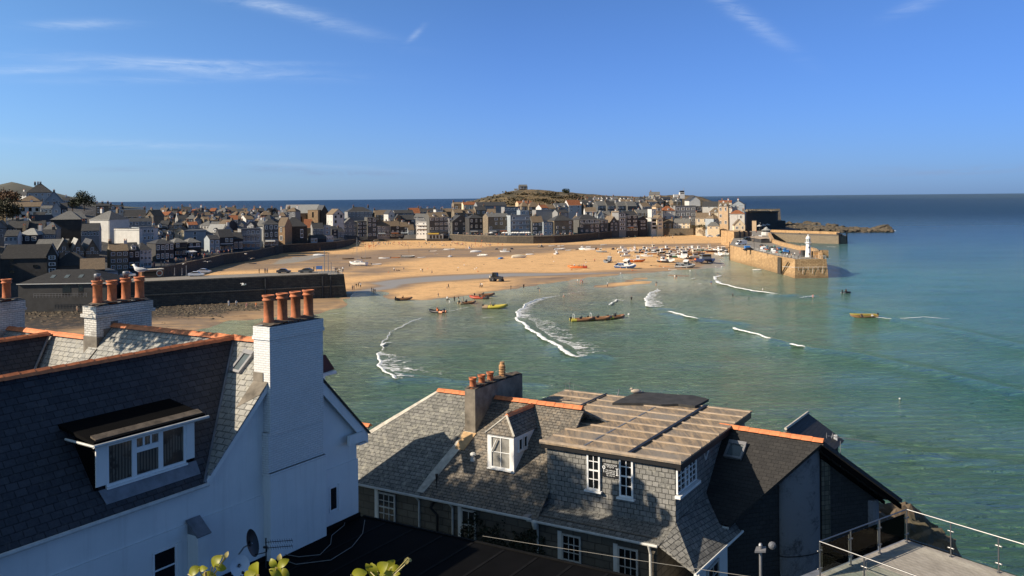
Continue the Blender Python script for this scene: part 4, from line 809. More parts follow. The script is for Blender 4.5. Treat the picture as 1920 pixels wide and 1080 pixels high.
mb = MB(); mb.blob(p + VZ * .10,.26,.13,.11,.04,0,2,5); mb.blob(p + VZ * .22 + Vector((-.2,0,0)),.07,.06,.065,.02,0,2,6); mb.tube([p + VZ * .21 + Vector((-.26,0,0)),p + VZ * .19 + Vector((-.33,0,0))],[.018,.006],5); mb.tube([p + VZ * .08 + Vector((.2,0,0)),p + VZ * .06 + Vector((.38,.02,0))],[.06,.02],6); part(mb,'body',plain('gull plumage',(.45,.38,.30),.8,0,.3,6),gb,smooth=True)
p = rp(1068,735,ZT); mb = MB(); mb.tube([p,p + VZ * .55],.012,5); q1 = CAM + ray(1100,729) * (p.y + .2); mb.tube([p + VZ * .45,q1],.008,4)
for k in range(9): c = (p + VZ * .45).lerp(q1,k / 9 + .05); mb.tube([c - VZ * .06,c + VZ * .06],.005,4)
for k in (-1,1): mb.tube([p + VZ * .28 + Vector((-.25,0,.14 * k)),p + VZ * .28 + Vector((.1,0,.14 * k))],.008,4); mb.tube([p + VZ * .28 + Vector((-.2 * k,0,-.15)),p + VZ * .28 + Vector((-.2 * k,0,.15))],.007,4)
solo(mb,'tv_aerial',M['grey_metal'],'small grey television aerial at the far left corner of the stained flat roof','aerial')
p = rp(1157,744); mb = MB(); mb.tube([p,p + VZ * .22 + Vector((.08,0,0)),p + VZ * .32 + Vector((.1,0,0))],.025,6); mb.blob(p + VZ * .34 + Vector((.1,0,0)),.06,.05,.04,.1,0,1,3); part(mb,'roof_pipe',M['lead'],cb)
# windows and sign
def front_win(x0, x1, yb, yt, c_, r_):
 P0 = ona(x0,yb,BA - .03); P1 = ona(x1,yb,BA - .03); h_ = ona(x0,yt,BA - .03).z - P0.z
 return sash_window(cb, P0, VB, -VA, to_ab(P1)[1] - to_ab(P0)[1], h_, c_, r_)
front_win(1101.5, 1126, 916, 843, 2, 4); front_win(1162, 1188, 930, 852, 2, 4)
P0 = onb(1268,927,bl1 + .02); P1 = onb(1304,898,bl1 + .02); h_ = onb(1266.5,861,bl1 + .02).z - P0.z; aw = to_ab(P1)[0] - to_ab(P0)[0]; a_s = to_ab(P0)[0]
mb = MB(); bz = P0.z; h_ = min(h_, 19.74 - bz)
for x0_,w_,c_ in ((0,aw * .42,2),(aw * .42,aw * .18,1),(aw * .60,aw * .40,2)): window_frame(mb,ab(a_s + x0_,bl1 + .02,bz),VA,VZ,VB,w_,h_,c_,4,.05,.03,.07)
abox(mb,a_s - .1,a_s + aw + .1,bl1,bl1 + .22,bz - .14,bz - .03); fw = part(mb,'window',M['white_paint'],cb); mb = MB(); abox(mb,a_s + .03,a_s + aw - .03,bl1 + .021,bl1 + .035,bz + .03,bz + h_ - .03); part(mb,'pane',M['glass_dark'],fw)
# side triangle panel on the far side wall
mb = MB();
P = [onb(1317,834,bl1 + .02),onb(1326,826,bl1 + .02),onb(1330,838,bl1 + .02),onb(1323,862,bl1 + .02)]
for k in range(4): mb.tube([P[k], P[(k + 1) % 4]], .03, 5)
part(mb, 'corner_bracket', M['white_dirty'], cb)
# name board
sg0 = ona(1129.5,893,BA - .05); bS = to_ab(sg0)[1]; wS = to_ab(ona(1160.5,893,BA - .05))[1] - bS; hS = ona(1129.5,866,BA - .05).z - sg0.z
sg = thing('name_board','black name board with white lettering between the two tall windows','sign',sg0)
mb = MB(); quadbox(mb,sg0 + VA * .03,VB * wS,VZ * hS,-VA * .03); part(mb,'board',M['black'],sg)
def letter(txt, cx, cz, size, mat=M['white_paint'], sx=1.0):
 cu = bpy.data.curves.new('lettering','FONT'); cu.body = txt; cu.size = size; cu.align_x = 'CENTER'; cu.align_y = 'CENTER'; cu.extrude = .004; cu.resolution_u = 2
 ob = bpy.data.objects.new('lettering',cu); link(ob); dg = bpy.context.evaluated_depsgraph_get(); me = bpy.data.meshes.new_from_object(ob.evaluated_get(dg)); bpy.data.objects.remove(ob)
 mat3 = Matrix((VB,VZ,-VA)).transposed().to_4x4(); mat3.translation = sg0 + VB * cx + VZ * cz - VA * .006 - ORG[sg.name]
 me.transform(mat3 @ Matrix.Diagonal((sx,1,1,1))); me.materials.append(mat); o = bpy.data.objects.new('lettering',me); link(o); o.parent = sg; ORG[o.name] = ORG[sg.name]; return o
letter('CRAB ROCK',wS * .5,hS * .86,.105,sx=.98); letter('STUDIOS',wS * .5,hS * .72,.075); letter('•',wS * .48,hS * .60,.08)
letter('THE HARBOUR',wS * .5,hS * .48,.062); letter('GIFTS AND BAY',wS * .48,hS * .36,.062); letter('VIEW ROOMS',wS * .5,hS * .25,.062); letter('TEL. 0736 795',wS * .5,hS * .12,.062)
mb = MB(); c = sg0 + VB * wS * .1 + VZ * hS * .66 - VA * .004
mb.lathe(c,[(.035,0),(.065,0),(.065,.008),(.035,.008)],14,cap=False,axis=-VA); mb.tube([c - VZ * .06,c - VZ * .2],.014,4)
c = sg0 + VB * wS * .9 + VZ * hS * .5 - VA * .006; mb.tube([c - VZ * .16,c + VZ * .04],.022,4); mb.tube([c + VZ * .04,c + VZ * .12 - VB * .05],.016,4); mb.tube([c + VZ * .04,c + VZ * .12 + VB * .05],.016,4); mb.tube([c - VZ * .16 - VB * .05,c - VZ * .16 + VB * .05],.014,4)
part(mb, 'emblem', M['white_paint'], sg)
# return roof and lower bay at the right corner
mb = MB(); slab(mb,[ab(31.9,bl1 + .02,17.75),ab(36.0,bl1 + .02,17.9),ab(35.0,-10.6,16.7),ab(30.7,-10.95,16.55),ab(30.75,-12.3,17.25)],.08); part(mb,'lean_to_roof',M['slate_wall'],sh)
mb = MB(); mb.tube([ab(30.65,-10.95,16.5),ab(35.2,-10.6,16.66)],.06,6); abox(mb,31.2,34.5,-11.2,-11.0,12,16.45); part(mb,'lean_to_wall',M['render_white'],sh)
sash_window(sh, ab(32.0, -10.98, 13.8), VA, VB, 1.3, 2.4, 2, 6, frmat='white_dirty')
# === dark gabled house with a rounded tower, right ===
dg = thing('dark_gabled_house','black slated gabled house with a rounded grey render tower at lower right','house',Vector((11,38,14)))
ap = CAM + ray(1545,828) * 36.3; G = Vector((.956,.292,0)); g_n = Vector((.292,-.956,0))
Lb = onplane(1366, 985, ap, g_n); Rb = onplane(1692, 936, ap, g_n)
Rs = onplane(1349, 798, ap, Vector((0, 0, 1))); rd = (ap - Rs).normalized()
Le = Lb - rd * 1.4; far_l = Lb - rd * 9
mb = MB(); slab(mb,[Rs - rd * 3,ap,Lb,Lb - rd * 6.5],.16); part(mb,'roof',M['slate_black'],dg,'black slate slope facing the viewer')
mb = MB(); slab(mb,[Rs - rd * 3,ap,Rb,Rb - rd * 7.5],.16); part(mb,'roof',M['slate_black'],dg,'black slate slope facing the sea')
ridge_tiles(Rs + VZ * .06, ap + VZ * .06 - rd * .02, dg)
ins = -rd * .75  # gable wall set back under the verge
def gp(px, py): return onplane(px, py, ap + ins, g_n)
mb = MB(); apw = ap + ins - VZ * .2; lw = gp(1372, 1000);
Lw = Lb + ins + G * .5; Rw = gp(1640, 930); zlw = Lw.z + .05
Lw0 = Vector((Lw.x, Lw.y, 8)); Rw0 = Vector((Rw.x, Rw.y, 8));
mb.prism([Lw0,Rw0,Vector((Rw.x,Rw.y,ap.z - (Rw - ap).dot(G) * .72 - .25)),apw,Vector((Lw.x,Lw.y,ap.z - abs((Lw - ap).dot(G)) * .66 - .2))],-g_n * .3)
wl_ = Lw + g_n * .01; mb.prism([Vector((Lw.x,Lw.y,8)),Vector((Lw.x,Lw.y,Lw.z - .1)),Vector((Lw.x,Lw.y,Lw.z - .1)) - rd * 7,Vector((Lw.x,Lw.y,8)) - rd * 7],Vector((.2,.3,0)))
part(mb, 'wall', M['slate_black'], dg)
t = NT('tower render'); v = t.coord('Object'); n1 = t.noise(v,.9,8,.75,.4); n2 = t.noise(v,7,6,.8); gz = t.new('ShaderNodeSeparateXYZ'); t.l.new(v,gz.inputs[0])
M['tower'] = t.done(t.mix(t.math('MULTIPLY',t.ramp(n1,.5,.62),t.ramp(n2,.35,.6)),(.19,.19,.20),(.045,.045,.05)),.95,0,t.bump(n2,.6,.03))
pL = gp(1461,1000); pR = gp(1536,1000); c = (pL + pR) / 2; wT = (pR - pL).length / 2; mb = MB(); prof = []; N = 20
def ztow(p): return ap.z - abs((p - ap).dot(G)) * .66 - .25
top = []; bot = []; mid = []
for k in range(N + 1):
 th = math.pi * k / N; q = c - G * wT * math.cos(th) + g_n * .32 * math.sin(th) + g_n * .02; top.append(Vector((q.x,q.y,min(ztow(q),ap.z - .3)))); bot.append(Vector((q.x,q.y,8)))
mb.add(top + bot,[(k,k + 1,k + N + 2,k + N + 1)[::-1] for k in range(N)]); mb.add(top,[tuple(range(N + 1))]); tw = part(mb,'tower',M['tower'],dg)
zr_ = gp(1500,1036).z; mb = MB(); mb.tube([Vector((q.x,q.y,zr_)) + g_n * .01 for q in top],.02,5); part(mb,'joint_line',M['black'],dg)
g0 = gp(1539,900); g1 = gp(1555,900); mb = MB(); W_ = (g1 - g0).length; zt_ = ap.z - .75
quadbox(mb,Vector((g0.x,g0.y,14.5)) + g_n * .02,G * W_,VZ * (zt_ - 14.5),g_n * .03); t = NT('glass block'); uv = t.coord('UV'); br = t.new('ShaderNodeTexBrick',offset=0.0); t.l.new(uv,br.inputs['Vector']); br.inputs['Scale'].default_value = 1; br.inputs['Brick Width'].default_value = .2; br.inputs['Row Height'].default_value = .2; br.inputs['Mortar Size'].default_value = .012
br.inputs['Color1'].default_value = (.05,.05,.045,1); br.inputs['Color2'].default_value = (.12,.11,.09,1); br.inputs['Mortar'].default_value = (.03,.03,.03,1)
M['glass_block'] = t.done(br.outputs['Color'],.15); part(mb,'glass_block_strip',M['glass_block'],dg)
mb = MB()
quadbox(mb,ap + VZ * -.22 + g_n * .0 - rd * .03,(Rb - ap) - VZ * .0,-VZ * .2,-rd * .08); quadbox(mb,ap - VZ * .26 - rd * .6,(Rb - ap) * .97,-VZ * .14,-rd * .1); part(mb,'bargeboard',M['felt'],dg)
pE = gp(1640,1000); mb = MB(); mb.lathe(Vector((pE.x - .12,pE.y + .2,13)),[(.36,0),(.36,Rw.z - 13 - .15)],16); part(mb,'corner_pier',M['tower'],dg)
mb = MB(); mb.tube([Lb + Vector((0,0,-.12)),Lb - rd * 1.8 - VZ * .12],.05,6); mb.tube([Lb - rd * .2 - VZ * .15,Lw0 * 1 + VZ * 8],.04,6); part(mb,'gutter',M['white_dirty'],dg)
bn = (Lb - ap).cross(rd).normalized(); bn = bn if bn.z > 0 else -bn
roof_window(dg,ap + bn * .04,bn,[(1357,857),(1390,863),(1407,834),(1370,827)],'grey_metal')
# roof aerial
p = CAM + ray(1576,860) * 36.9; mb = MB(); mb.tube([p - VZ * .35,p + VZ * .72],.014,6); q0 = CAM + ray(1550,817) * 36.5; q1 = CAM + ray(1638,829) * 37.6; mb.tube([q0,q1],.01,5)
for k in range(20): cc = q0.lerp(q1,.02 + k * .051); mb.tube([cc + Vector((.05,-.07,.03)),cc - Vector((.05,-.07,.03))],.006,4)
mb.tube([q0 + VZ * .12,q0 - VZ * .1],.012,4); mb.tube([q0 + VZ * .12 + Vector((.25,0,-.03)),q0 - VZ * .1 + Vector((.2,0,0))],.012,4)
solo(mb,'tv_aerial',M['grey_metal'],'long grey yagi aerial on the gable of the dark slated house, against the sea','aerial')
# small dark gable behind
q = CAM + ray(1515,775) * 46; rb = thing('rear_gabled_roof','small dark slated gable roof behind the black house, beside the sea','house',q - VZ * 8)
w2 = CAM + ray(1583,826) * 45; w3_ = CAM + ray(1462,818) * 45; back = Vector((-2.4,2.2,0)); fwd = Vector((-.9,-2.4,0)) * .5
r0_ = q; r1_ = CAM + ray(1473, 806) * 42.5
mb = MB(); slab(mb,[r0_,r1_,r1_ + (w2 - r0_) * 1.0,w2],.1); part(mb,'roof',M['slate_black'],rb)
mb = MB(); slab(mb,[r0_,r1_,r1_ + (w3_ - r0_) * .8,w3_],.1); part(mb,'roof',M['slate_grey'],rb,'pale lit slope at the back')
mb = MB(); mb.tube([r0_ + VZ * .05,r1_ + VZ * .05],.07,6); part(mb,'verge',M['cream_verge'],rb)
mb = MB(); mb.prism([Vector((w2.x - .3,w2.y,10)),w2 - VZ * .15 - Vector((.3,0,0)),r0_ - VZ * .2,w3_ - VZ * .3,Vector((w3_.x,w3_.y,10))],Vector((-.3,-.6,0))); part(mb,'wall',M['slate_black'],rb)
mb = MB(); pw = CAM + ray(1567,825) * 44.5; mb.box(pw.x - .08,pw.y,pw.z - .1,pw.x + .08,pw.y + .05,pw.z + .25); part(mb,'window',M['white_paint'],rb)
# wall lamp and flue
p = CAM + ray(1426,1035) * 28.5; lm = thing('lamp_post','grey floodlight post with a flat white cap in front of the dark house','lamp',p - VZ * 3)
mb = MB(); mb.tube([p - VZ * 3,p],.05,8); part(mb,'post',M['grey_metal'],lm); mb = MB(); mb.prism([p + Vector((-.22,-.12,.02)),p + Vector((.12,-.16,.04)),p + Vector((.2,.08,.1)),p + Vector((-.1,.12,.08))],VZ * .05); part(mb,'cap',M['grey_metal'],lm); mb = MB(); mb.lathe(p + VZ * .12,[(.05,0),(.07,.1),(.04,.16),(.0,.17)],10); part(mb,'sensor',M['grey_metal'],lm)
p = CAM + ray(1447,1022) * 30.5; mb = MB(); mb.lathe(p,[(.08,0),(.13,.03),(.13,.08),(.05,.11)],12,axis=(0,-1,.1)); part(mb,'flue',M['grey_metal'],dg)
# === timber deck with glass balustrade ===
ZD = 18.4; d0 = onz(1537,1015,19.5); d1 = onz(1700,955,19.5); e1 = (d1 - d0); e1.z = 0; L1 = e1.length; e1.normalize(); e2 = Vector((e1.y,-e1.x,0))
dk = thing('deck','grey timber roof deck in the lower right corner','deck',Vector((d0.x,d0.y,12)))
D0 = Vector((d0.x,d0.y,ZD)); N = 26; mb = MB(); rr = random.Random(2); bw = (L1 + .3) / N
for k in range(N):
 o_ = D0 + e1 * (k * bw - .1) - e2 * .15; quadbox(mb,o_,e1 * (bw - .012),e2 * 14,VZ * (-.035 + rr.uniform(-.002,.002)))
t = NT('weathered deck boards'); v = t.coord('Object',(9,1.2,1),(0,0,0),(0,0,-math.atan2(e2.y,e2.x) + R(90))); n = t.noise(v,1.0,6,.7); n2 = t.noise(t.coord('Object'),2.0,5,.7)
M['deck'] = t.done(t.mix(t.ramp(n2,.35,.7,0,.5),t.mix(t.ramp(n,.3,.7),(.24,.22,.19),(.40,.37,.33)),(.16,.14,.12)),.8,0,t.bump(n,.5,.01)); part(mb,'deck_boards',M['deck'],dk)
mb = MB(); quadbox(mb,D0 - e1 * .25 - e2 * .3 - VZ * .25,e1 * (L1 + .6),e2 * 14.3,VZ * .2); mb.prism([D0 - e1 * .2 - e2 * .25 - VZ * .25,D0 + e1 * (L1 + .3) - e2 * .25 - VZ * .25,D0 + e1 * (L1 + .3) + e2 * 14 - VZ * .25,D0 - e1 * .2 + e2 * 14 - VZ * .25],-VZ * 8); part(mb,'deck_base',M['felt'],dk)
mb = MB(); slab(mb,[D0 + e1 * (L1 + .45) - e2 * .4 - VZ * .1,D0 + e1 * (L1 + .45) + e2 * 14 - VZ * .1,D0 + e1 * (L1 + .1) + e2 * 14 - VZ * .02,D0 + e1 * (L1 + .1) - e2 * .3 - VZ * .02],.05); slab(mb,[D0 - e1 * 1.5 - e2 * .5 - VZ * .05,D0 + e1 * (L1 + .3) - e2 * .5 - VZ * .05,D0 + e1 * (L1 + .2) - e2 * .12 - VZ * .02,D0 - e1 * 1.5 - e2 * .12 - VZ * .02],.05); part(mb,'edge_kerb',M['lead'],dk)
t = NT('clear balustrade glass'); t.n.remove(t.b); gl = t.new('ShaderNodeBsdfGlossy'); gl.inputs['Roughness'].default_value = .02; tr = t.new('ShaderNodeBsdfTransparent'); tr.inputs[0].default_value = (.90,.95,.93,1); lw_ = t.new('ShaderNodeFresnel'); lw_.inputs[0].default_value = 1.2; mx = t.new('ShaderNodeMixShader'); t.l.new(lw_.outputs[0],mx.inputs[0]); t.l.new(tr.outputs[0],mx.inputs[1]); t.l.new(gl.outputs[0],mx.inputs[2]); t.l.new(mx.outputs[0],t.n['Material Output'].inputs[0]); M['clear_glass'] = t.mat
def balustrade(p, q, spacing, label, offs=0.0, first=True):
 L = (q - p).length; d = (q - p) / L; n = max(1,round(L / spacing)); s = Vector((-d.y,d.x,0)); b = thing('balustrade',label,'balustrade',p); st_ = L / n
 mb = MB(); mb.tube([p + VZ * 1.1,q + VZ * 1.1],.02,8); part(mb,'handrail',M['steel'],b)
 for k in range(n + 1):
  if k == 0 and not first: continue
  c = p + d * st_ * k; mb = MB(); mb.tube([c,c + VZ * 1.09],.024,8); mb.lathe(c,[(.06,0),(.06,.02),(.03,.03)],10)
  for z in (.28,.82): mb.tube([c + VZ * z - d * .09,c + VZ * z + d * .09],.018,6); mb.lathe(c + VZ * z - d * .085,[(.03,-.012),(.03,.012)],8,axis=s); mb.lathe(c + VZ * z + d * .085,[(.03,-.012),(.03,.012)],8,axis=s)
  part(mb, 'post', M['steel'], b)
 for k in range(n):
  mb = MB(); quadbox(mb,p + d * (st_ * k + .07) + VZ * .14,d * (st_ - .14),VZ * .84,s * .010); part(mb,'glass_panel',M['clear_glass'],b)
D1 = D0 + e1 * L1
balustrade(D0 + e1 * .0,D1,1.45,'steel and glass balustrade along the back edge of the deck, nearest the dark house')
balustrade(D1,D1 + e2 * 9.0,1.5,'steel and glass balustrade along the seaward edge of the deck',first=False)
balustrade(D0,D0 + e2 * 9.0,1.55,'steel and glass balustrade on the landward edge of the deck',first=False)
# rocks under the deck
M['cliff'] = plain('brown cliff rock', (.12, .09, .06), .95, 0, .6, .9, None, 1.0)
mb = MB(); rr = random.Random(8)
for px,py,dd,s in ((1690,985,42,1.7),(1665,975,43,1.3),(1720,1010,41,1.6),(1650,1000,41,1.5),(1700,1030,40,2.0)):
 c = CAM + ray(px, py) * dd; crag(mb, c - VZ * s * .6, (s * .9, s, s), px)
solo(mb,'cliff_rock',M['cliff'],'brown jagged rock showing through the glass balustrade beside the dark house','rock')
# ---------------------------------------------------------------- the town round the harbour
def tm(name, col, var=.25, scale=.6, streak=0.0):
 t = NT(name); v = t.coord('Object'); n = t.noise(v,scale,6,.7); n2 = t.noise(t.coord('Object',(1.2,1.2,.25)),1.0,5,.7)
 c = t.mix(t.ramp(n,.3,.7),tuple(x * (1 - var) for x in col),tuple(min(1,x * (1 + var * .5)) for x in col)); c = t.mix(t.ramp(n2,.5,.8,0,.35),c,tuple(x * .55 for x in col))
 return t.done(c, .85)
TW = {'ww': tm('white render',(.56,.55,.52),.15),'wc': tm('cream render',(.66,.55,.38),.15),'wp': tm('peach render',(.58,.42,.26),.15),'wg': tm('grey render',(.24,.24,.24),.2),
      'ws': masonry('slate clad front',(.085,.085,.082),(.13,.128,.12),(.05,.05,.05),.5,.3,.02,.02,(.04,.04,.04),.4),'wt': masonry('rubble stone',(.19,.155,.11),(.30,.24,.165),(.12,.10,.075),.6,.35,.05,.05,(.08,.065,.045),.4),
      'wk': tm('stone with shade in colour',(.05,.048,.045),.4),'wd': tm('dark timber front',(.045,.045,.048),.4),'wb': tm('blue-grey and shaded white render',(.30,.34,.37),.15),'wo': masonry('golden granite',(.32,.21,.12),(.43,.29,.165),(.25,.17,.10),.9,.45,.04,.04,(.16,.10,.06),.5),'wn': masonry('dark harbour stone',(.06,.052,.042),(.10,.085,.065),(.035,.03,.025),1.1,.5,.05,.06,(.018,.018,.016),.7)}  # wk: hillside shade put into the stone colour; wb also serves shaded white
TR = {'rg': slates('grey town slates',(.12,.12,.118),(.19,.19,.183),.6,.35,.02,(.30,.29,.25),.3,.03,.7),'rd': slates('dark town slates',(.05,.05,.052),(.08,.08,.08),.6,.35,.02,None,0,.03,.6),
      'rk': slates('slates with shade in colour',(.028,.028,.03),(.045,.045,.046),.6,.35,.02,None,0,.03,.8),'rb': slates('brown lichened slates',(.14,.108,.078),(.22,.165,.115),.6,.35,.02,(.26,.19,.11),.6,.03,.85),'ro': slates('orange roof tiles',(.27,.10,.045),(.38,.15,.07),.4,.35,.03,None,0,.04,.8),'rl': slates('pale slates',(.30,.305,.29),(.38,.38,.36),.6,.4,.015,None,0,.02,.7)}  # rk: dark slates with the hillside shade put into their colour
def mesh_unit_window(name, cols, rows, fr=.1, bar=.05, frm=None):
 mb = MB(); window_frame(mb,(-.5,0,0),Vector((1,0,0)),VZ,Vector((0,-1,0)),1,1,cols,rows,fr,bar,.5,0); mb.box(-.46,-.12,.04,.46,0,.96,1)
 me = mk_mesh(mb,name,[frm or M['white_paint'],M['glass_dark']],(0,0,0),uv=False); return me
UW = [mesh_unit_window('window',2,2),mesh_unit_window('window',1,2,.12),mesh_unit_window('window',3,1,.06),mesh_unit_window('window',1,1,.05,.04,M['black'])]
GROUND = []     # survey of ground heights for the terrain
def add_win(parent, me, pos, ang, w, h, dep=.25, name='window'):
 o = bpy.data.objects.new(name, me); link(o); o.parent = parent
 o.matrix_local = Matrix.Translation(pos - ORG[parent.name]) @ Matrix.Rotation(ang,4,'Z') @ Matrix.Diagonal((w,dep,h,1)); return o
def house(x0,x1,ye,yr,Y,yaw,d,typ,wall,roof,rows,cols,chim,label,zb=None,wk=0,dorm=0,dmat='ww',side=0,shop=False,balc=0,cat='house',name='house',gnd=True,group=None,wf=1.0,skip=()):
 A = ony(x0,ye,Y); ya = R(yaw); U = Vector((math.cos(ya),math.sin(ya),0)); Bk = Vector((-math.sin(ya),math.cos(ya),0)); n = -Bk
 Bp = onplane(x1,ye,A,n); w = max(1.5,(Bp - A).dot(U)); ze = A.z; mid = A + U * w / 2 + (Bk * d / 2 if typ in 'sh' else Vector())
 zr = CAMZ + ray((x0 + x1) / 2, yr).z * mid.y
 if typ != 'f': zr = max(zr, ze + .6)
 fh = 2.75; zbase = zb if zb is not None else ze - max(1, rows) * fh - .3; zw = zbase - 6
 base = Vector((A.x, A.y, zbase)); th = thing(name, label, cat, base, group)
 if gnd: GROUND.append((mid.x, mid.y, zbase));
 mb = MB(); F_ = Matrix.Translation(Vector((A.x,A.y,0))) @ Matrix.Rotation(ya,4,'Z'); mb.M = F_
 if typ == 'g':
  mb.prism([(0, 0, zw), (w, 0, zw), (w, 0, ze), (w / 2, 0, zr), (0, 0, ze)], (0, d, 0))
 elif typ == 's':
  mb.prism([(0, 0, zw), (0, 0, ze), (0, d / 2, zr), (0, d, ze), (0, d, zw)], (w, 0, 0))
 else: mb.box(0, 0, zw, w, d, ze + (.35 if typ == 'f' else 0))
 part(mb, 'wall', TW[wall], th)
 o_ = .3; mb = MB(); mb.M = F_; tk = .16
 if typ == 'g':
  s = (zr - ze) / (w / 2)
  mb.prism([(-o_,-o_,ze - o_ * s),(w / 2,-o_,zr),(w / 2,-o_,zr + tk),(-o_,-o_,ze - o_ * s + tk)],(0,d + 2 * o_,0)); mb.prism([(w + o_,-o_,ze - o_ * s),(w / 2,-o_,zr),(w / 2,-o_,zr + tk),(w + o_,-o_,ze - o_ * s + tk)],(0,d + 2 * o_,0))
 elif typ == 's':
  s = (zr - ze) / (d / 2)
  mb.prism([(-.05,-o_,ze - o_ * s),(-.05,d / 2,zr),(-.05,d / 2,zr + tk),(-.05,-o_,ze - o_ * s + tk)],(w + .1,0,0)); mb.prism([(-.05,d + o_,ze - o_ * s),(-.05,d / 2,zr),(-.05,d / 2,zr + tk),(-.05,d + o_,ze - o_ * s + tk)],(w + .1,0,0))
 elif typ == 'h':
  k = min(w,d) * .42; r1 = (k,d / 2,zr); r2 = (w - k,d / 2,zr); c = [(-o_,-o_,ze),(w + o_,-o_,ze),(w + o_,d + o_,ze),(-o_,d + o_,ze)]
  mb.add(c + [r1, r2], [(0, 1, 5, 4), (1, 2, 5), (2, 3, 4, 5), (3, 0, 4), (3, 2, 1, 0)])
 elif typ == 'f':
  mb.box(-.1, -.1, ze + .352, w + .1, d + .1, ze + .5)
 rf = part(mb, 'roof', TR[roof], th)
 rq = random.Random(int(x0 * 13 + ye * 7))
 if not chim and typ in 'sh' and w > 6 and name == 'house': chim = ((),(.08,),(.92,),(.1,.9))[rq.randrange(4)]
 if w > 4 and rows > 1 and name in ('house', 'shed', 'apartment_block'):
  mb = MB(); mb.M = F_; q = w * rq.choice((.03,.97,.5)); mb.tube([(q,-.1,ze - .1),(q,-.1,zbase)],.07,4); mb.tube([(0,-o_ * .9,ze - .12),(w,-o_ * .9,ze - .12)],.08,4); part(mb,'gutter',M['white_dirty'] if rq.random() < .5 else M['black'],th)
 if shop and w > 5:
  for q in range(max(1, int(w // 6))):
   xa = w * (q + .08) / max(1,int(w // 6)); xb = xa + min(5,w * .8 / max(1,int(w // 6))); zq = zbase + 2.6; mb = MB(); mb.M = F_; mb.prism([(xa,-.01,zq + .5),(xa,-1.5,zq - .1),(xa,-1.5,zq - .3),(xa,-.01,zq + .3)],(xb - xa,0,0)); part(mb,'awning',rq.choice([M['white_dirty'],TW['wd'],TR['ro'],TW['wb'],TW['wg']]),th)
  mb = MB(); mb.M = F_; mb.box(w * .05,-.12,zbase + 3.15,w * .95,-.01,zbase + 3.65); part(mb,'fascia_board',rq.choice([TW['wd'],TW['ww'],TW['wb'],M['glass_dark']]),th)
 # chimneys at fractions along the ridge
 for i, fx in enumerate(chim):
  if typ == 'g': cx, cy, cz = w / 2, d * fx, zr
  else: cx, cy, cz = w * fx, d / 2, zr if typ != 'f' else ze + .4
  cx = min(max(cx,.5),w - .5); mb = MB(); mb.M = F_; mb.box(cx - .55,cy - .4,cz - 1.0,cx + .55,cy + .4,cz + 1.1); cm = part(mb,'chimney',TW['wt' if (i + int(x0)) % 3 else 'ww'],rf)
  mb = MB(); mb.M = F_
  for q in (-.3,.3): mb.lathe((cx + q,cy,cz + 1.1),[(.15,0),(.13,.5),(.17,.55),(.17,.62)],6)
  part(mb, 'chimney_pot', M['terracotta'], rf)
 # windows
 nrow = rows; zf0 = zbase + .2; H = ze - zbase; fh = H / max(1, nrow)
 for r_ in range(nrow):
  for c in range(cols):
   if (r_, c) in skip: continue
   if rq.random() < .1 and cols > 1: continue
   cw = w / cols; jj = rq.uniform(.85,1.12); hh = fh * .54 * jj; ww_ = min(cw * .66,1.35 * wf * rq.choice((.8,1,1,1.25))); pos = F_ @ Vector((cw * (c + .5),0,0)); pos.z = zbase + fh * r_ + fh * .28
   if shop and r_ == 0: ww_ = cw * .78; hh = fh * .62; pos.z = zbase + fh * .1
   add_win(th, UW[2 if (shop and r_ == 0) else wk], pos, ya, ww_, hh)
  for c in range(side):
   cw = d / side; pos = F_ @ Vector((0,cw * (side - c - .5),0)); pos.z = zbase + fh * r_ + fh * .28; add_win(th,UW[1],pos,ya - math.pi / 2,.8,fh * .42)
 if typ == 'g' and zr - ze > 2.2 and cols > 1: pos = F_ @ Vector((w / 2,0,0)); pos.z = ze + .1; add_win(th,UW[wk],pos,ya,1.0,1.1)
 for i in range(dorm):
  cx = w * (i + .5) / dorm; s = (zr - ze) / (d / 2); z0 = ze + .3; y0 = .25; dw = 1.5; dh = 1.25; mb = MB(); mb.M = F_
  mb.prism([(cx - dw / 2,y0,z0 - .3),(cx + dw / 2,y0,z0 - .3),(cx + dw / 2,y0,z0 + dh),(cx,y0,z0 + dh + .6),(cx - dw / 2,y0,z0 + dh)],(0,2.4,0)); do = part(mb,'dormer',TW[dmat],rf)
  mb = MB(); mb.M = F_
  for sg_ in (-1,1): mb.prism([(cx + sg_ * (dw / 2 + .15),y0 - .12,z0 + dh - .12),(cx,y0 - .12,z0 + dh + .62),(cx,y0 - .12,z0 + dh + .74),(cx + sg_ * (dw / 2 + .15),y0 - .12,z0 + dh)],(0,2.5,0))
  part(mb,'dormer_roof',TR['rd' if roof != 'ro' else 'ro'],do); pos = F_ @ Vector((cx,y0,0)); pos.z = z0 + .05; add_win(do,UW[1],pos,ya,.9,1.1)
 for i in range(balc):
  z_ = zbase + fh * (nrow - i - 1) + .1; mb = MB(); mb.M = F_; mb.box(w * .06,-1.3,z_ - .15,w * .94,-.003,z_); b = part(mb,'balcony',TW['wg' if wall != 'ww' else 'ww'],th)
  mb = MB(); mb.M = F_; mb.box(w * .06, -1.3, z_ + .9, w * .94, -1.24, z_ + 1.0)
  for k in range(int(w * .88 / .9) + 1): mb.box(w * .06 + k * .9,-1.3,z_,w * .06 + k * .9 + .06,-1.24,z_ + .9)
  part(mb, 'railing', M['white_paint'], b)
 return th, F_, w, ze, zr, zbase
def H(*a, **k): return house(*a, **k)
H(622,634,430,424,575,32,9,'s','wd','rd',3,1,(),'dark narrow house in the lane left of the beach front',zb=4.5)
H(632,645,434,427,600,32,9,'s','wg','rd',3,2,(.5,),'shaded house at the left corner of the beach front lane',zb=4.5)
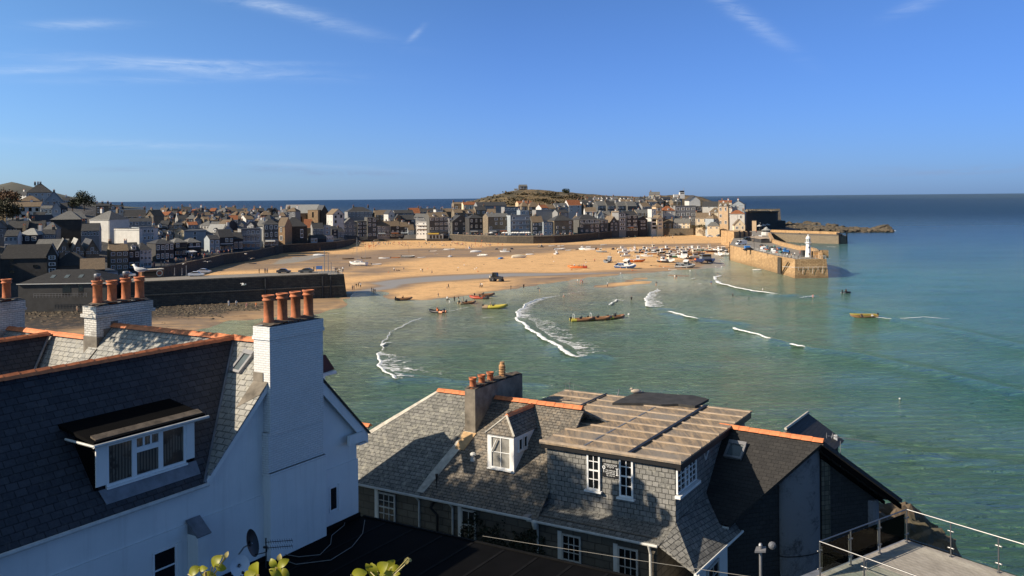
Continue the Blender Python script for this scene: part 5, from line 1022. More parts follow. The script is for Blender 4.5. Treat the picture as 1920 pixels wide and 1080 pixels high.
# ---- front row
fr_ = 'houses along the harbour front'
_t,_F,_w,_ze,_zr,_zb = H(34,200,533,505,243,3,16,'h','wk','rk',1,0,(),'low long shoreline building with a dark hipped roof and three roof lights',zb=4.2,cat='building',name='building')
for _x in (.30, .46, .62):
 mb = MB(); mb.M = _F; _s = (_zr - _ze) / 8; mb.prism([(_w * _x,3.0,_ze + 3.0 * _s + .05),(_w * _x + 1.1,3.0,_ze + 3.0 * _s + .05),(_w * _x + 1.1,4.6,_ze + 4.6 * _s + .05),(_w * _x,4.6,_ze + 4.6 * _s + .05)],(0,0,.12)); part(mb,'roof_window',M['glass_sky'],_t)
for _x, _q in ((.50, 2.2), (.68, 1.2)):
 mb = MB(); mb.M = _F; mb.box(_w * _x,-.05,_zb + .4,_w * _x + _q,.02,_ze - .4); part(mb,'door',M['glass_dark'],_t)
mb = MB(); mb.M = _F; mb.tube([(-.3,-.4,_ze),(_w + .3,-.4,_ze)],.12,5); part(mb,'gutter',M['white_dirty'],_t)
mb = MB(); mb.M = _F
for _k in range(18): mb.tube([(_w * (.2 + .035 * _k),-1.4,_zb),(_w * (.2 + .035 * _k),-1.4,_zb + 1.1)],.03,4)
mb.tube([(_w * .2,-1.4,_zb + 1.1),(_w * .8,-1.4,_zb + 1.1)],.03,4); mb.tube([(_w * .2,-1.4,_zb + .6),(_w * .8,-1.4,_zb + .6)],.03,4); part(mb,'railing',M['grey_metal'],_t)
H(150,197,506,485,262,25,9,'s','wk','rb',2,0,(),'building with a sunlit brown slope and one roof light behind the long shoreline building',zb=5,side=0)
H(197,221,512,500,268,35,14,'f','wb','rd',2,3,(),'pale grey side wing with tall narrow windows left of the pier',zb=4.5)
H(95,172,500,473,275,24,18,'h','wk','rk',2,0,(),'large dark pyramid roofed building above the long shoreline building',zb=8,cat='building',name='building')
H(0,88,485,459,272,10,12,'s','wk','rk',3,2,(),'big stone warehouse with a long dark grey roof at the left edge',zb=8,wk=3,cat='warehouse',name='warehouse')
H(88,107,478,459,274,26,14,'g','wk','rg',3,1,(),'narrow stone gable with a tall arched window at the end of the warehouse',zb=8,wf=2)
H(62,120,469,449,305,11,12,'s','wk','rg',2,3,(),'school building with a long slate roof behind the warehouse',zb=12,wk=3,cat='school',name='school_building')
H(107,133,470,449,300,28,16,'g','wt','rg',2,2,(),'left gable of the three pointed stone school gables',zb=12,cat='school',name='school_building')
H(135,158,471,449,303,30,18,'g','wt','rl',2,2,(),'middle pointed stone school gable beside a pale slate slope',zb=12,cat='school',name='school_building')
H(160,186,471,450,306,32,18,'g','wt','rd',2,2,(),'right gable of the three pointed stone school gables with an orange ridge',zb=12,cat='school',name='school_building')
H(206,241,471,457,315,30,9,'s','wt','rb',3,3,(0,1),'three storey stone inn with hanging flower baskets above the bus stop',zb=5.5,group=fr_)
H(241,262,470,455,325,34,10,'s','wd','rd',2,2,(),'dark fronted shop house with a white dormer beside the stone inn',zb=5.5,dorm=1,shop=True,group=fr_)
H(262,284,469,455,335,40,9,'h','ww','rd',3,3,(),'white rendered corner house with brown roof in front of the tall white block',zb=5.5,shop=True,group=fr_)
H(292,326,457,448,365,42,10,'h','wd','rd',2,4,(),'dark timber fronted pub right of the white corner house',zb=5.5,group=fr_)
for i,(a,b,lb) in enumerate(((304,324,'left of the three small pyramid roofed pavilions on the harbour road'),(327,351,'middle one of the three small pyramid roofed pavilions'),(352,377,'right of the three pyramid roofed pavilions beside the grey flat block'))):
 H(a,b,455,446,385 + 8 * i,40,9,'h','wd','rg',2,2,(),lb,zb=6,shop=True,group=fr_)
H(393,412,449,441,425,35,9,'s','wb','rd',2,2,(),'small pale house with a hanging sign left of the dark shops',zb=5.5,group=fr_)
H(412,438,445,430,436,35,9,'s','wd','rd',2,3,(),'dark shopfront under the pale gable end',zb=5.5,shop=True,group=fr_)
H(438,456,448,436,445,30,9,'s','wd','rd',1,2,(),'low dark shop with a white pennant left of the balcony building',zb=5.5,shop=True,group=fr_)
H(452,488,431,426,458,25,12,'f','wg','rd',3,4,(),'grey building with a long roof balcony over white shopfronts',zb=5.5,shop=True,balc=1,group=fr_)
H(495,522,420,411,478,22,10,'h','ws','rd',3,3,(.1,),'tall blue-grey three storey house with a white ground floor',zb=5.5,shop=True,side=2,wk=1,group=fr_)
H(534,576,425,407,512,24,16,'h','wn','rd',1,2,(),'big square stone hall with arched windows and a half brown half dark hipped roof',zb=5.5,cat='hall',name='stone_hall',side=2,group=fr_)
H(583,595,446,441,521,32,5,'s','ww','rd',1,2,(),'little white kiosk on the harbour wall',zb=5.2,shop=True,cat='kiosk',name='kiosk')
H(595,612,448,440,525,32,7,'s','wd','rd',1,0,(),'dark shed with a lower white eave between the white kiosks',zb=5.2,cat='shed',name='shed')
H(612,625,443,443,530,30,4,'f','ww','rd',1,3,(),'white lettered booth right of the dark harbour shed',zb=5.2,cat='kiosk',name='kiosk')
H(586,607,428,418,545,22,9,'s','wg','rd',3,3,(0,),'grey house behind the little white kiosk',zb=5.5)
H(607,620,424,424,550,30,9,'f','wb','rd',3,1,(),'narrow pale flat roofed house behind the white booth',zb=5.5)
H(643,670,421,409,632,24,12,'g','wg','rg',3,3,(),'grey gable fronted house with shaded verandas at the top of the slipway',zb=3,side=1,wf=1.2,group=fr_)
H(670,689,416,409,634,22,10,'f','ws','rg',4,2,(),'slate clad house with white bay windows beside the grey gable',zb=3,wf=2.0,group=fr_)
H(689,706,409,406,634,22,10,'f','ws','rg',4,2,(),'tall dark house with a pale flat roof edge left of the brown roofed row',zb=3,wf=1.4,group=fr_)
H(707,732,424,415,636,22,9,'s','wg','rb',3,3,(.2,.8),'low grey house with a mottled brown roof in the middle of the beach front',zb=3,shop=True,group=fr_)
H(732,750,424,414,638,22,9,'s','wd','rb',3,2,(),'dark fronted house with a humped brown roof',zb=3,shop=True,group=fr_)
H(750,765,425,416,640,22,9,'s','wd','rb',3,2,(.5,),'dark house with an orange-brown roof left of the white and blue house',zb=3,shop=True,group=fr_)
H(765,777,431,420,640,22,8,'s','wb','rb',2,2,(.4,),'small white and blue house with a tall brown roof',zb=3,group=fr_)
H(780,803,416,408,632,-22,9,'f','ww','rg',4,4,(),'bright white sunlit building with long balconies above the beach',zb=4,balc=2,wk=1,group=fr_)
H(776,802,407,401,655,-10,9,'s','wg','rg',2,2,(1,),'grey roofed upper house behind the bright white balcony building',zb=12)
H(805,841,407,398,622,21,12,'s','ws','rb',4,4,(),'four storey slate fronted building with a grid of white windows and two white dormers',zb=4,dorm=2,wf=2.0,shop=True,group=fr_)
H(841,848,410,407,626,21,8,'f','ww','rd',3,1,(),'very narrow white house squeezed beside the four storey building',zb=4,group=fr_)
H(848,878,416,404,622,21,12,'g','ws','rd',3,2,(),'dark gable fronted house with white bargeboards',zb=4,wf=1.3,group=fr_)
H(880,906,409,402,616,21,10,'h','wd','rd',3,3,(.5,),'blackened mansard house right of the dark gable',zb=4.5,shop=True,group=fr_)
H(915,955,407,400,607,19,12,'s','wt','rg',4,4,(),'brown rubble stone building with a glazed top floor terrace',zb=4.8,wf=1.3,skip=[(1,1),(1,2),(2,0)],shop=True,group=fr_)
H(957,995,405,403,604,18,12,'f','wb','rg',4,3,(),'white and grey building with recessed balconies above the parasols',zb=4.8,wf=1.9,side=2,balc=2,shop=True,group=fr_)
H(998,1019,417,405,604,18,9,'s','ws','rb',3,2,(.5,),'house with stacked white bay windows and a brown roof',zb=4.8,wf=2.1,group=fr_)
H(1019,1036,417,416,604,18,9,'f','wb','rd',3,2,(),'plain white box house with four small square windows',zb=4.8,wk=1,group=fr_)
H(1039,1075,414,403,605,18,13,'h','wt','rd',3,3,(.5,),'square stone house with a black pyramid roof',zb=4.8,side=1,group=fr_)
H(1086,1124,412,402,622,21,13,'h','ws','rd',3,4,(),'wide black house with a white railed balcony behind the slipway',zb=5,balc=1,wf=1.3,group=fr_)
H(1125,1140,413,409,640,24,9,'h','ws','rd',3,2,(),'narrow dark house left of the brown gable',zb=5,group=fr_)
H(1143,1159,417,406,648,24,10,'g','ws','rb',3,2,(),'slate gable with two stacked white windows and a brown roof',zb=5,group=fr_)
H(1160,1174,400,397,652,22,10,'f','wg','rd',4,1,(),'tall thin house with wide pale bay windows',zb=5,wf=4,balc=1,group=fr_)
H(1174,1196,404,396,654,22,11,'s','wd','rd',4,2,(),'tall black house right of the bay windowed one',zb=5,wf=1.6,shop=True,group=fr_)
H(1197,1214,413,405,664,20,11,'g','wd','rd',3,1,(),'black gable with white bargeboards and one wide window per floor',zb=5.2,wf=2.6,group=fr_)
H(1221,1232,410,408,668,18,9,'f','ww','rd',3,1,(),'tall white house with three wide dark windows',zb=5.2,wf=2.8,wk=3,group=fr_)
H(1232,1243,411,404,668,18,9,'g','wc','rb',3,1,(),'cream gabled house with bays at the right end of the dark row',zb=5.2,wf=2.6,group=fr_)
H(1243,1261,419,411,690,-14,9,'s','wt','rb',2,2,(),'sunlit stone cottage with a brown roof above the beach',zb=5.2,group=fr_)
H(1262,1278,418,410,690,-16,8,'s','ww','rg',2,2,(),'white half of the grey roofed pair of cottages',zb=5.2,group=fr_)
H(1278,1294,418,410,687,-16,8,'s','wc','rg',2,2,(1,),'cream half of the grey roofed pair of cottages',zb=5.2,group=fr_)
H(1304,1339,409,399,672,-14,9,'s','wc','rb',2,3,(.03,),'large cream house with an orange-brown roof above the garden wall',zb=5.5,group=fr_)
H(1338,1351,410,401,660,30,9,'h','wb','rb',2,2,(),'shaded wing of the large cream house',zb=5.5)
H(1327,1349,424,416,655,-10,6,'h','wc','rg',1,2,(),'small cream annexe with an arched doorway below the large cream house',zb=5.5)
H(1376,1397,422,411,605,-8,8,'g','wc','rb',1,2,(),'small cream chapel like lodge at the head of the pier',zb=6.5,cat='lodge',name='lodge',side=1)
H(1368,1396,401,394,635,-16,9,'h','ww','ro',2,2,(),'white cube house with two small windows and an orange roof tip',zb=8,skip=[(0,0),(0,1)])
H(1371,1396,384,376,668,-20,10,'g','wb','rg',3,1,(.2,),'tall blue-grey gable rising behind the white cube house',zb=10)
H(1346,1365,387,380,662,-18,10,'s','wp','rb',3,2,(0,.5,1),'tall peach fronted house with crowded dormers and chimneys',zb=8,dorm=2)
H(1349,1372,380,376,700,-15,9,'s','wc','ro',2,3,(.2,.7),'orange roofed terrace behind the peach fronted house',zb=12)
H(1330,1353,398,389,690,-12,10,'h','wc','rb',2,2,(),'cream house with a brown hipped roof and dormer between the sheds',zb=9,dorm=1)
H(1317,1349,387,378,720,-14,12,'s','ww','rd',1,4,(),'low shed with a long dark roof and white wall on the headland',zb=20,cat='shed',name='shed')
H(1292,1313,376,368,735,4,14,'g','ww','rd',2,1,(),'white gabled boathouse with a big black doorway',zb=19,wf=6,wk=3,cat='boathouse',name='boathouse',skip=[(1,0)])
H(1266,1305,387,386,700,9,12,'f','wg','rg',3,4,(),'wide grey block with three bands of white windows',zb=9,wf=3.0,cat='apartment block',name='apartment_block')
H(1305,1316,388,387,705,18,10,'f','ws','rd',3,1,(),'shaded end bay of the wide grey block',zb=9,wf=2.2)
H(1242,1265,395,386,700,4,9,'h','ww','ro',3,2,(),'tall white house with a black and orange hipped roof',zb=9,dorm=1)
H(1410,1418,415,414,600,-15,4,'f','wp','rb',1,0,(),'small square peach stone tower at the pier head',zb=6.5,cat='tower',name='tower')
# ---- second and upper rows, centre and right
H(1005,1041,395,394,655,15,10,'f','wg','rg',1,0,(),'long blank grey wall with a bright white end above the roofs',zb=12,cat='building',name='building')
H(975,992,395,391,650,17,8,'f','wb','rd',2,2,(.1,),'pale blue-white house with two dark windows above the balconied building',zb=14)
H(946,975,389,384,668,17,9,'f','wg','rd',2,5,(),'grey row with wide glazing above the stone building',zb=16,wf=1.8)
H(978,992,387,378,690,17,9,'h','wt','rb',2,2,(.5,),'stone house with a tall brown hipped roof left of the orange gable',zb=17)
H(992,1012,388,378,688,17,9,'h','wt','rb',2,3,(),'long stone house under a wide brown hip above the grey wall',zb=17)
H(1015,1028,390,384,676,26,9,'s','ww','ro',2,2,(.1,),'white sided house with a small orange roof',zb=15,side=1)
H(1028,1042,391,384,678,22,9,'s','wt','rb',2,2,(.9,),'brown roofed cottage right of the small orange roof',zb=15)
H(1042,1066,389,381,690,22,9,'s','wg','rg',2,3,(.2,),'grey dormered house below the tree on the hill',zb=16,dorm=2)
H(1066,1090,385,375,720,20,10,'s','ww','ro',2,2,(.95,),'house with the brightest orange roof above the centre of town',zb=18)
H(1072,1086,412,403,640,-10,9,'h','wp','rb',2,1,(),'small sunlit house tucked left of the wide black house',zb=6)
H(1046,1066,399,393,650,24,9,'s','wg','rd',3,2,(.4,),'shadowed grey house behind the black pyramid roof',zb=10)
H(1097,1118,397,389,668,4,8,'s','ww','rb',3,2,(.05,),'white house with a small orange-brown roof above the wide black house',zb=11,wk=3)
H(1121,1133,403,395,665,8,8,'g','wb','rg',2,1,(),'pale blue gable with one arched window',zb=9)
H(1133,1146,403,396,668,16,8,'s','ww','rg',2,2,(),'white rendered house right of the pale blue gable',zb=9)
H(1146,1160,397,397,664,-12,8,'f','wp','rb',2,1,(.5,),'peach sunlit block with a flat top',zb=9,wk=1)
H(1120,1139,385,377,705,18,9,'s','ws','rg',2,3,(0,),'leftmost house of the long slate terrace under the hill',zb=17,wf=1.4,group='long slate terrace')
H(1139,1158,386,378,704,18,9,'s','ws','rd',2,3,(0,),'second house from the left of the long slate terrace',zb=17,wf=1.7,group='long slate terrace')
H(1158,1177,386,378,703,18,9,'s','ws','rg',2,3,(0,),'third house from the left of the long slate terrace',zb=17,wf=1.5,group='long slate terrace')
H(1177,1194,386,378,702,18,9,'s','ws','rg',2,2,(1,),'right hand end house of the long slate terrace',zb=17,wf=2.0,group='long slate terrace')
H(1194,1222,399,393,685,18,9,'s','wt','rg',2,4,(.3,),'grey roofed row with a band of windows above the black gable',zb=11)
H(1204,1219,387,380,704,18,8,'s','wg','rb',2,2,(0,1),'brown roofed house with a dark panel right of the slate terrace',zb=15)
H(1222,1230,393,392,680,18,7,'f','ww','rd',3,1,(),'thin white house between the brown bay house and the row',zb=10)
H(1230,1241,388,381,690,14,8,'h','wp','rb',3,1,(),'brown roofed bay fronted house left of the tall white house',zb=9,wf=2.6)
H(914,930,403,392,640,4,9,'s','wp','rb',2,1,(.95,),'tall brown roofed house peering over the stone building',zb=9,dorm=1)
H(895,950,386,379,705,16,12,'s','wg','rd',1,3,(.5,),'long dark hall roof at the foot of the chapel hill',zb=16,cat='hall',name='hall')
H(869,895,384,379,735,16,9,'s','wc','ro',1,3,(.1,),'low orange roof against the left foot of the hill',zb=18)
H(972,999,381.5,377,735,16,9,'s','wp','ro',1,3,(),'thin orange roof strip at the foot of the chapel hill',zb=20)
H(851,872,383,379,740,16,9,'s','wt','rb',1,2,(0,),'brown roof beside the sea left of the chapel hill',zb=18)
H(1217,1237,365.5,360,800,-10,9,'s','wc','rg',1,4,(.15,),'lone cream house on the skyline of the headland',zb=27)
# ---- middle left: between the stone hall and the bright white building
H(538,601,400,384,640,17,22,'s','wo','rl',1,6,(),'large church with a long pale slate roof seen against the sea',zb=10,cat='church',name='church',wk=3,wf=.8)
H(577,596,395,394,632,-12,8,'f','wo','rb',2,1,(),'sandstone tower bay on the right side of the church',zb=9,cat='tower',name='tower',wk=3)
H(601,616,399,385,633,26,16,'g','wn','rd',2,1,(),'tall dark stone end gable of the church',zb=9,cat='church',name='church',wk=3)
H(624,645,402,392,610,32,12,'g','ww','rb',2,2,(),'white gabled house with a brown roof right of the church',zb=13,wk=3,side=2)
H(652,698,397,388,668,20,14,'h','wg','rd',2,6,(.3,.9),'long grey house with a dark hipped roof against the sea',zb=16)
H(704,728,403,394,672,20,12,'s','wt','rb',2,3,(0,),'brown roofed house with roof terrace left of the white gable',zb=14)
H(728,740,401,394,652,24,12,'g','ww','rd',2,1,(),'bright white gable end with a dark roof running right',zb=12,side=2)
H(740,776,400,394,664,20,10,'s','wg','rd',2,5,(.8,),'long dark roofed terrace behind the stone gable',zb=14)
H(741,753,410,402,648,18,14,'g','wt','rd',2,0,(),'blank stone gable above the brown roofed beach shops',zb=9)
H(753,778,411,403,652,18,12,'s','wd','rd',2,3,(),'dark slate roof running right from the blank stone gable',zb=9)
H(769,788,400,390,690,16,10,'s','wt','ro',2,2,(1,),'bright orange-brown roof above the white balcony building',zb=14)
H(788,820,397,391,700,16,10,'s','wg','rd',2,4,(.1,.5,.9),'dark roof with three tall chimneys by the sea horizon',zb=14)
H(817,831,394,390,672,16,9,'f','ww','rg',2,3,(1,),'white flat roofed studio with big windows behind the two dormers',zb=13,wf=1.6)
H(831,852,397,391,676,16,9,'s','wt','rb',2,3,(0,1),'brown house with paired chimneys right of the white studio',zb=13)
H(852,868,399,392,660,18,9,'s','wt','rb',2,2,(),'small brown roofed house over the white bargeboards',zb=11)
H(868,892,400,393,664,18,9,'s','wt','rb',2,2,(.3,),'brown house with a white dormer behind the blackened mansard',zb=11,dorm=1)
H(892,912,394,387,680,18,9,'s','wt','rd',2,2,(.9,),'dark roofed house behind the tall brown roofed house',zb=13)
H(520,534,424,408,505,-12,9,'s','wo','rb',2,1,(),'sunlit side of the big stone hall',zb=6)  # same hall; sunlight put into the golden wall colour of this side
H(480,495,424,412,485,-12,9,'s','ww','rg',3,0,(.2,),'pale sunlit side of the tall blue-grey house',zb=6)
H(434,452,434,430,480,-10,9,'f','wt','rb',3,1,(),'sunlit stone flank beside the balcony building',zb=6)
H(568,586,427,419,550,17,9,'s','wt','ro',2,2,(),'small house with an orange roof right of the stone hall',zb=7)
H(570,585,419,411,590,14,9,'s','wt','ro',2,2,(),'little orange gable below the church tower',zb=10)
# ---- the left side, rising to the hill top
H(417,438,434,421,450,32,10,'g','wb','rd',2,2,(0,),'pale blue gable end of the sunlit grey roofed house',zb=12)
H(386,419,436,421,452,-10,9,'s','ww','rl',2,2,(1,),'house with a sunlit grey roof and small white dormer',zb=11,dorm=1)
H(345,386,434,433,440,22,12,'f','wb','rg',3,1,(),'plain pale grey flat roofed block behind the pavilions',zb=8)
H(328,346,434,427,442,6,9,'g','wc','rb',2,1,(),'small house with a peach coloured gable beside the flat grey block',zb=9)
H(325,342,422,418,480,18,9,'s','wt','rd',2,2,(),'dark house with a thin orange ridge above the pavilions',zb=12)
H(288,314,428,422,430,30,9,'s','wd','rd',2,2,(.1,),'black roofed house with a white box dormer right of the white block',zb=10,dorm=1)
H(294,326,441,432,415,30,9,'s','wd','rd',2,3,(),'dark slate house with two white dormers right of the white block',zb=8,dorm=2)
H(261,289,428,427,395,38,12,'f','wb','rd',4,4,(),'tall white four storey block with rows of narrow windows',zb=6,wk=1,cat='apartment block',name='apartment_block')  # shaded front of the white block, shade put into a bluer wall
H(214,261,430,429,402,-28,10,'f','ww','rd',4,0,(),'blank sunlit flank of the tall white block',zb=8,cat='apartment block',name='apartment_block')
H(205,240,414,404,428,24,12,'h','ww','rd',2,4,(),'white house with a glass balcony above the tall white block',zb=14,balc=1)
H(168,205,412,396,420,-22,12,'h','ww','rg',3,0,(),'white walled building with a big dark grey hipped roof',zb=12)
H(152,186,433,419,350,20,10,'s','wg','rd',1,6,(),'low building with a white strip of windows below the dark gable wall',zb=16,wf=1.1)
H(95,152,412,396,360,16,14,'h','wk','rg',3,0,(),'massive dark blank walled building with a grey hipped roof',zb=14,cat='building',name='building')
H(150,163,410,397,366,42,14,'s','wd','rg',3,2,(),'dark end of the massive blank walled building with tall windows',zb=14)
H(32,70,441,428,330,8,10,'h','wd','rl',1,3,(),'low house with a pale grey sunlit hipped roof at the left',zb=15)
H(70,104,441,431,335,28,9,'s','wg','rd',2,3,(),'dark slate house right of the pale hipped roof',zb=15)
H(82,106,430,417,345,18,10,'h','wg','rg',2,0,(),'grey pyramid roof in front of the massive blank walled building',zb=18)
H(8,33,443,432,322,18,9,'s','ww','rd',2,3,(),'white terrace front with arched doors at the left edge',zb=13)
H(-12,14,428,414,350,24,9,'g','wg','rb',2,1,(),'brown gable at the extreme left edge below the bushes',zb=16)
H(14,52,428,414,352,20,9,'s','wd','rd',2,4,(.4,.8),'dark roofed row with stubby chimneys at the left',zb=17)
H(50,84,430,414,356,22,9,'s','wd','rd',2,3,(.3,),'dark slate roof right of the row with stubby chimneys',zb=17)
H(46,60,415,404,395,-22,12,'g','ww','rd',2,1,(0,),'bright white gable catching the sun on the left hillside',zb=19)
H(60,83,414,398,398,22,12,'s','ww','rd',2,2,(),'shaded side of the white hillside house with black slates',zb=19,dorm=1)
H(12,46,414,409,400,18,8,'s','ww','rg',1,2,(),'long low roof with a white edge beside the hillside bushes',zb=22)
H(11,76,388,379,450,18,11,'s','wb','rb',3,5,(.3,.68),'long weathered white house with two dark chimneys on the hillside',zb=18,wk=3)
H(76,98,391,386,446,24,10,'s','wb','rg',2,3,(),'low grey annexe right of the long weathered white house',zb=20)
H(97,114,391,378,440,26,12,'g','wb','rd',2,1,(),'white gable with a bay window on the left hillside',zb=21)
H(114,127,391,381,446,28,10,'s','wd','rd',2,1,(),'dark roofed side of the bay windowed hillside house',zb=21)
H(34,75,377,367,500,20,11,'h','wg','rb',1,4,(),'house with a broad brown hipped roof near the hill top',zb=26)
H(85,117,377,360,520,24,12,'g','wb','rd',2,3,(.2,),'big white gable just below the hill top on the left',zb=26)
H(33,49,366,359,585,-20,9,'s','ww','rd',2,2,(),'small white house at the left end of the hill top',zb=32)
H(50,97,361,345,560,24,14,'h','wb','rd',2,4,(.3,.42,.52),'tallest white house with a cluster of chimneys on the hill top',zb=30,side=2)
H(117,132,376,370,560,28,9,'s','wg','rd',2,2,(.5,),'grey cottage on the skyline right of the big white gable',zb=28)
H(180,204,386,382,520,24,9,'s','wt','rd',1,3,(0,.5,1),'row of stone ruins like chimneys right of the dark trees',zb=22)
H(205,232,393,385,505,24,9,'s','ww','rd',2,3,(.1,.9),'white dormered terrace with chimneys right of the trees',zb=20,dorm=2)
H(232,274,406,393,500,24,11,'s','wt','rd',2,4,(.95,),'long dark roof across the left middle of town',zb=16)
H(272,288,405,394,500,-12,10,'g','wt','rb',2,1,(.2,),'stone gable with a heavy chimney in the left middle of town',zb=16)
H(288,300,402,393,520,28,9,'g','ww','rd',2,1,(),'white gable against the sea on the left',zb=18)
H(240,285,415,409,470,22,10,'s','wg','rd',2,4,(.5,.9),'low dark roof above the tall white block',zb=14)
# jumble of roofs between the hill side and the church
rr = random.Random(41); seen = 0; RFN = {'rd': 'dark','rb': 'brown','rg': 'grey','ro': 'orange'}; WN = {'ww': 'white','wt': 'stone','wd': 'blackish','wg': 'grey','wb': 'pale'}
marks = [(232,'beyond the tall white block'),(300,'beyond the pavilions'),(372,'behind the sunlit grey roofed house'),(440,'behind the balcony building'),(500,'behind the stone hall'),(560,'left of the church'),(640,'right of the church')]
jum = []
for row,(yb,Yd,xs_) in enumerate(((397,610,range(300,536,13)),(404,560,range(296,536,15)),(412,520,range(300,520,16)),(420,490,range(300,480,18)))):
 for x in xs_:
  w_ = rr.uniform(10,19); jum.append((x + rr.uniform(-3,3),w_,yb + rr.uniform(-1.5,2.5),Yd + rr.uniform(-12,12),row))
UP = []
for row,(yb,Yd,xs_) in enumerate(((384,730,range(1094,1122,13)),(378,748,range(1092,1262,14)),(373.5,775,range(1100,1262,16)))):
 for x in xs_:
  if row and 1118 < x < 1200 and row == 0: continue
  UP.append((x + rr.uniform(-3,3),rr.uniform(11,18),yb + rr.uniform(-.8,1.5),Yd + rr.uniform(-8,8),4 + row))
cnt = {}
ordn = ['first','second','third','fourth','fifth','sixth','seventh','eighth','ninth','tenth','eleventh','twelfth','thirteenth','fourteenth','fifteenth','sixteenth','seventeenth','eighteenth','nineteenth','twentieth']
rown = ['in the farthest left roof line','in the second farthest left roof line','in the third left roof line','behind the left harbour front','in the low line under the headland','in the middle line under the headland','in the top line under the headland']
for x, w_, yb, Yd, row in jum + UP:
 k = cnt.get(row,0); cnt[row] = k + 1; r_ = rr.choice(['rd','rd','rb','rb','rg','ro' if rr.random() < .5 else 'rb']); wv = rr.choice(['wt','wg','ww','wd','wg']) if row < 4 else rr.choice(['wt','wg','wt','ww','wg'])
 typ = rr.choice('ssgh') if row < 4 else rr.choice('sssh'); rise = rr.uniform(5.5,8.5) if row < 4 else rr.uniform(3.5,5.5); z0 = CAMZ + ray(x,yb).z * Yd
 H(x,x + w_,yb,yb - rise,Yd,rr.uniform(-16,40) if row < 4 else rr.uniform(4,26),9,typ,wv,r_,2,rr.choice([1,2,2,3]),rr.choice([(),(0,),(1,),(.5,),(0,1)]),'%s house, %s roof, %s from the left %s' % (WN[wv],RFN[r_],ordn[min(k,19)],rown[row]),zb=z0 - 5.5,dorm=1 if rr.random() < .25 and typ == 's' else 0,group='jumbled roofs of the old town' if row < 4 else 'houses stepping up the headland')
# ---- terrain under it all
LANDPX = [(-900,640),(-200,590),(0,577),(34,577),(205,565),(262,552),(300,531),(345,519),(400,505),(420,499),(454,494),(480,489),(532,476.5),(595,472.5),(632,469),(655,463),(668,456),(700,453),(780,452.5),(850,453),(900,456.5),(950,458),(1000,458.5),(1040,457.5),(1080,454.5),(1130,449),(1170,444.5),(1240,442),(1300,441.5),(1340,440),(1376,441)]
LAND = chart(LANDPX); LANDP = LAND + [(175,590),(215,640),(225,720),(215,860),(150,1080),(-100,1080),(-130,860),(-300,780),(-900,900),(-1500,900),(-1500,150)]
LANDP = [(LAND[0][0] - 400, LAND[0][1])] + LANDP
CG = np.array(GROUND + [(-330,430,26),(-360,560,33),(-420,700,34),(-300,620,32),(-500,500,40),(-700,700,45),(-280,330,14),(-150,240,4.5),(-168,228,40),(-190,225,52),(-220,220,60),(-178,245,34),(-205,245,44),(-235,245,50),(-270,260,48),(-205,300,34),(-240,320,42),(-400,250,20),(-600,300,30)] + [(x,y + 3,4.8) for x,y in LAND[5:]] + [(190,640,7),(200,760,12),(-150,800,4),(0,850,15),(-60,800,10),(100,880,25),(170,800,24)])
gx = np.linspace(-720,240,150); gy = np.linspace(225,1000,150); X,Y = np.meshgrid(gx,gy); P = np.stack([X,Y],-1); Q = P.reshape(-1,2)
num = np.zeros(len(Q)); den = np.zeros(len(Q))
for cx, cy, cz in CG:
 w = 1.0 / (((Q[:,0] - cx) ** 2 + (Q[:,1] - cy) ** 2) + 60.0) ** 1.9; num += w * cz; den += w
zt_ = num / den; sd = poly_sdf(Q,LANDP) - 3.5; zt_ = np.where(Q[:,0] + .6 * Q[:,1] > -10,np.minimum(zt_,4.9 + np.maximum(sd - 9,0) * .14),zt_); zt_ = np.where(sd > 0,zt_ * 1.0,-6.0)
# chapel hill and headland
PROF = [(760,392),(820,388),(865,380),(885,377),(905,372),(930,366.5),(950,360.5),(970,357),(990,355.3),(1010,356.3),(1030,358.7),(1060,360.8),(1095,363.5),(1130,367),(1200,369.5),(1245,367),(1275,366),(1300,366.5),(1315,370),(1335,378),(1360,384),(1400,398)]
hp = [(ony(x,y,960)) for x,y in PROF]; hx = np.array([p.x for p in hp]); hz = np.array([p.z for p in hp])
prof = np.interp(Q[:,0] * 960 / np.maximum(Q[:,1],1),hx,hz); u_ = sstep(Q[:,1],800,945); back = 1 - sstep(Q[:,1],975,1090)
rg = np.random.RandomState(3); bumps = sum(a * np.sin(Q[:,0] * f + p) * np.sin(Q[:,1] * g + q) for a,f,p,g,q in ((.9,.11,1,.07,2),(.5,.27,0,.19,1),(.3,.5,2,.41,0)))
bumps = bumps * 1.3
zh = (18 + (prof - 18) * u_) * back; zh = np.where((Q[:,1] > 800) & (Q[:,0] > hx[0]) & (Q[:,0] < 260),zh + bumps * u_ * (1 - .5 * u_),-6)
zt_ = np.where(Q[:,1] > 770,np.where(Q[:,0] * 960 / Q[:,1] > hx[2],np.maximum(np.minimum(zt_,24),zh),np.minimum(zt_,14) * (1 - sstep(Q[:,1],790,900)) - 4 * sstep(Q[:,1],850,900)),zt_)
hillA = sstep(Q[:,1],785,830); leftA = sstep(-Q[:,0] - .62 * Q[:,1] + 0,-40,40) * (Q[:,1] > 330); hillA = np.maximum(hillA,sstep(-(Q[:,0] + .50 * Q[:,1]),0,20) * sstep(Q[:,1],360,400))
t = NT('ground'); P_ = t.coord('Object',(1,.55,3)); at = t.new('ShaderNodeAttribute',attribute_name='grass').outputs['Fac']; n1 = t.noise(P_,.035,7,.7,.6); n2 = t.noise(P_,.25,7,.75)
gcol = t.mix(t.ramp(n1,.46,.54),(.17,.115,.05),(.06,.048,.022)); gcol = t.mix(t.ramp(n2,.48,.6,0,.8),gcol,(.03,.026,.014)); gcol = t.mix(t.ramp(t.noise(P_,.07,8,.8,1),.56,.6,0,.8),gcol,(.30,.23,.15))
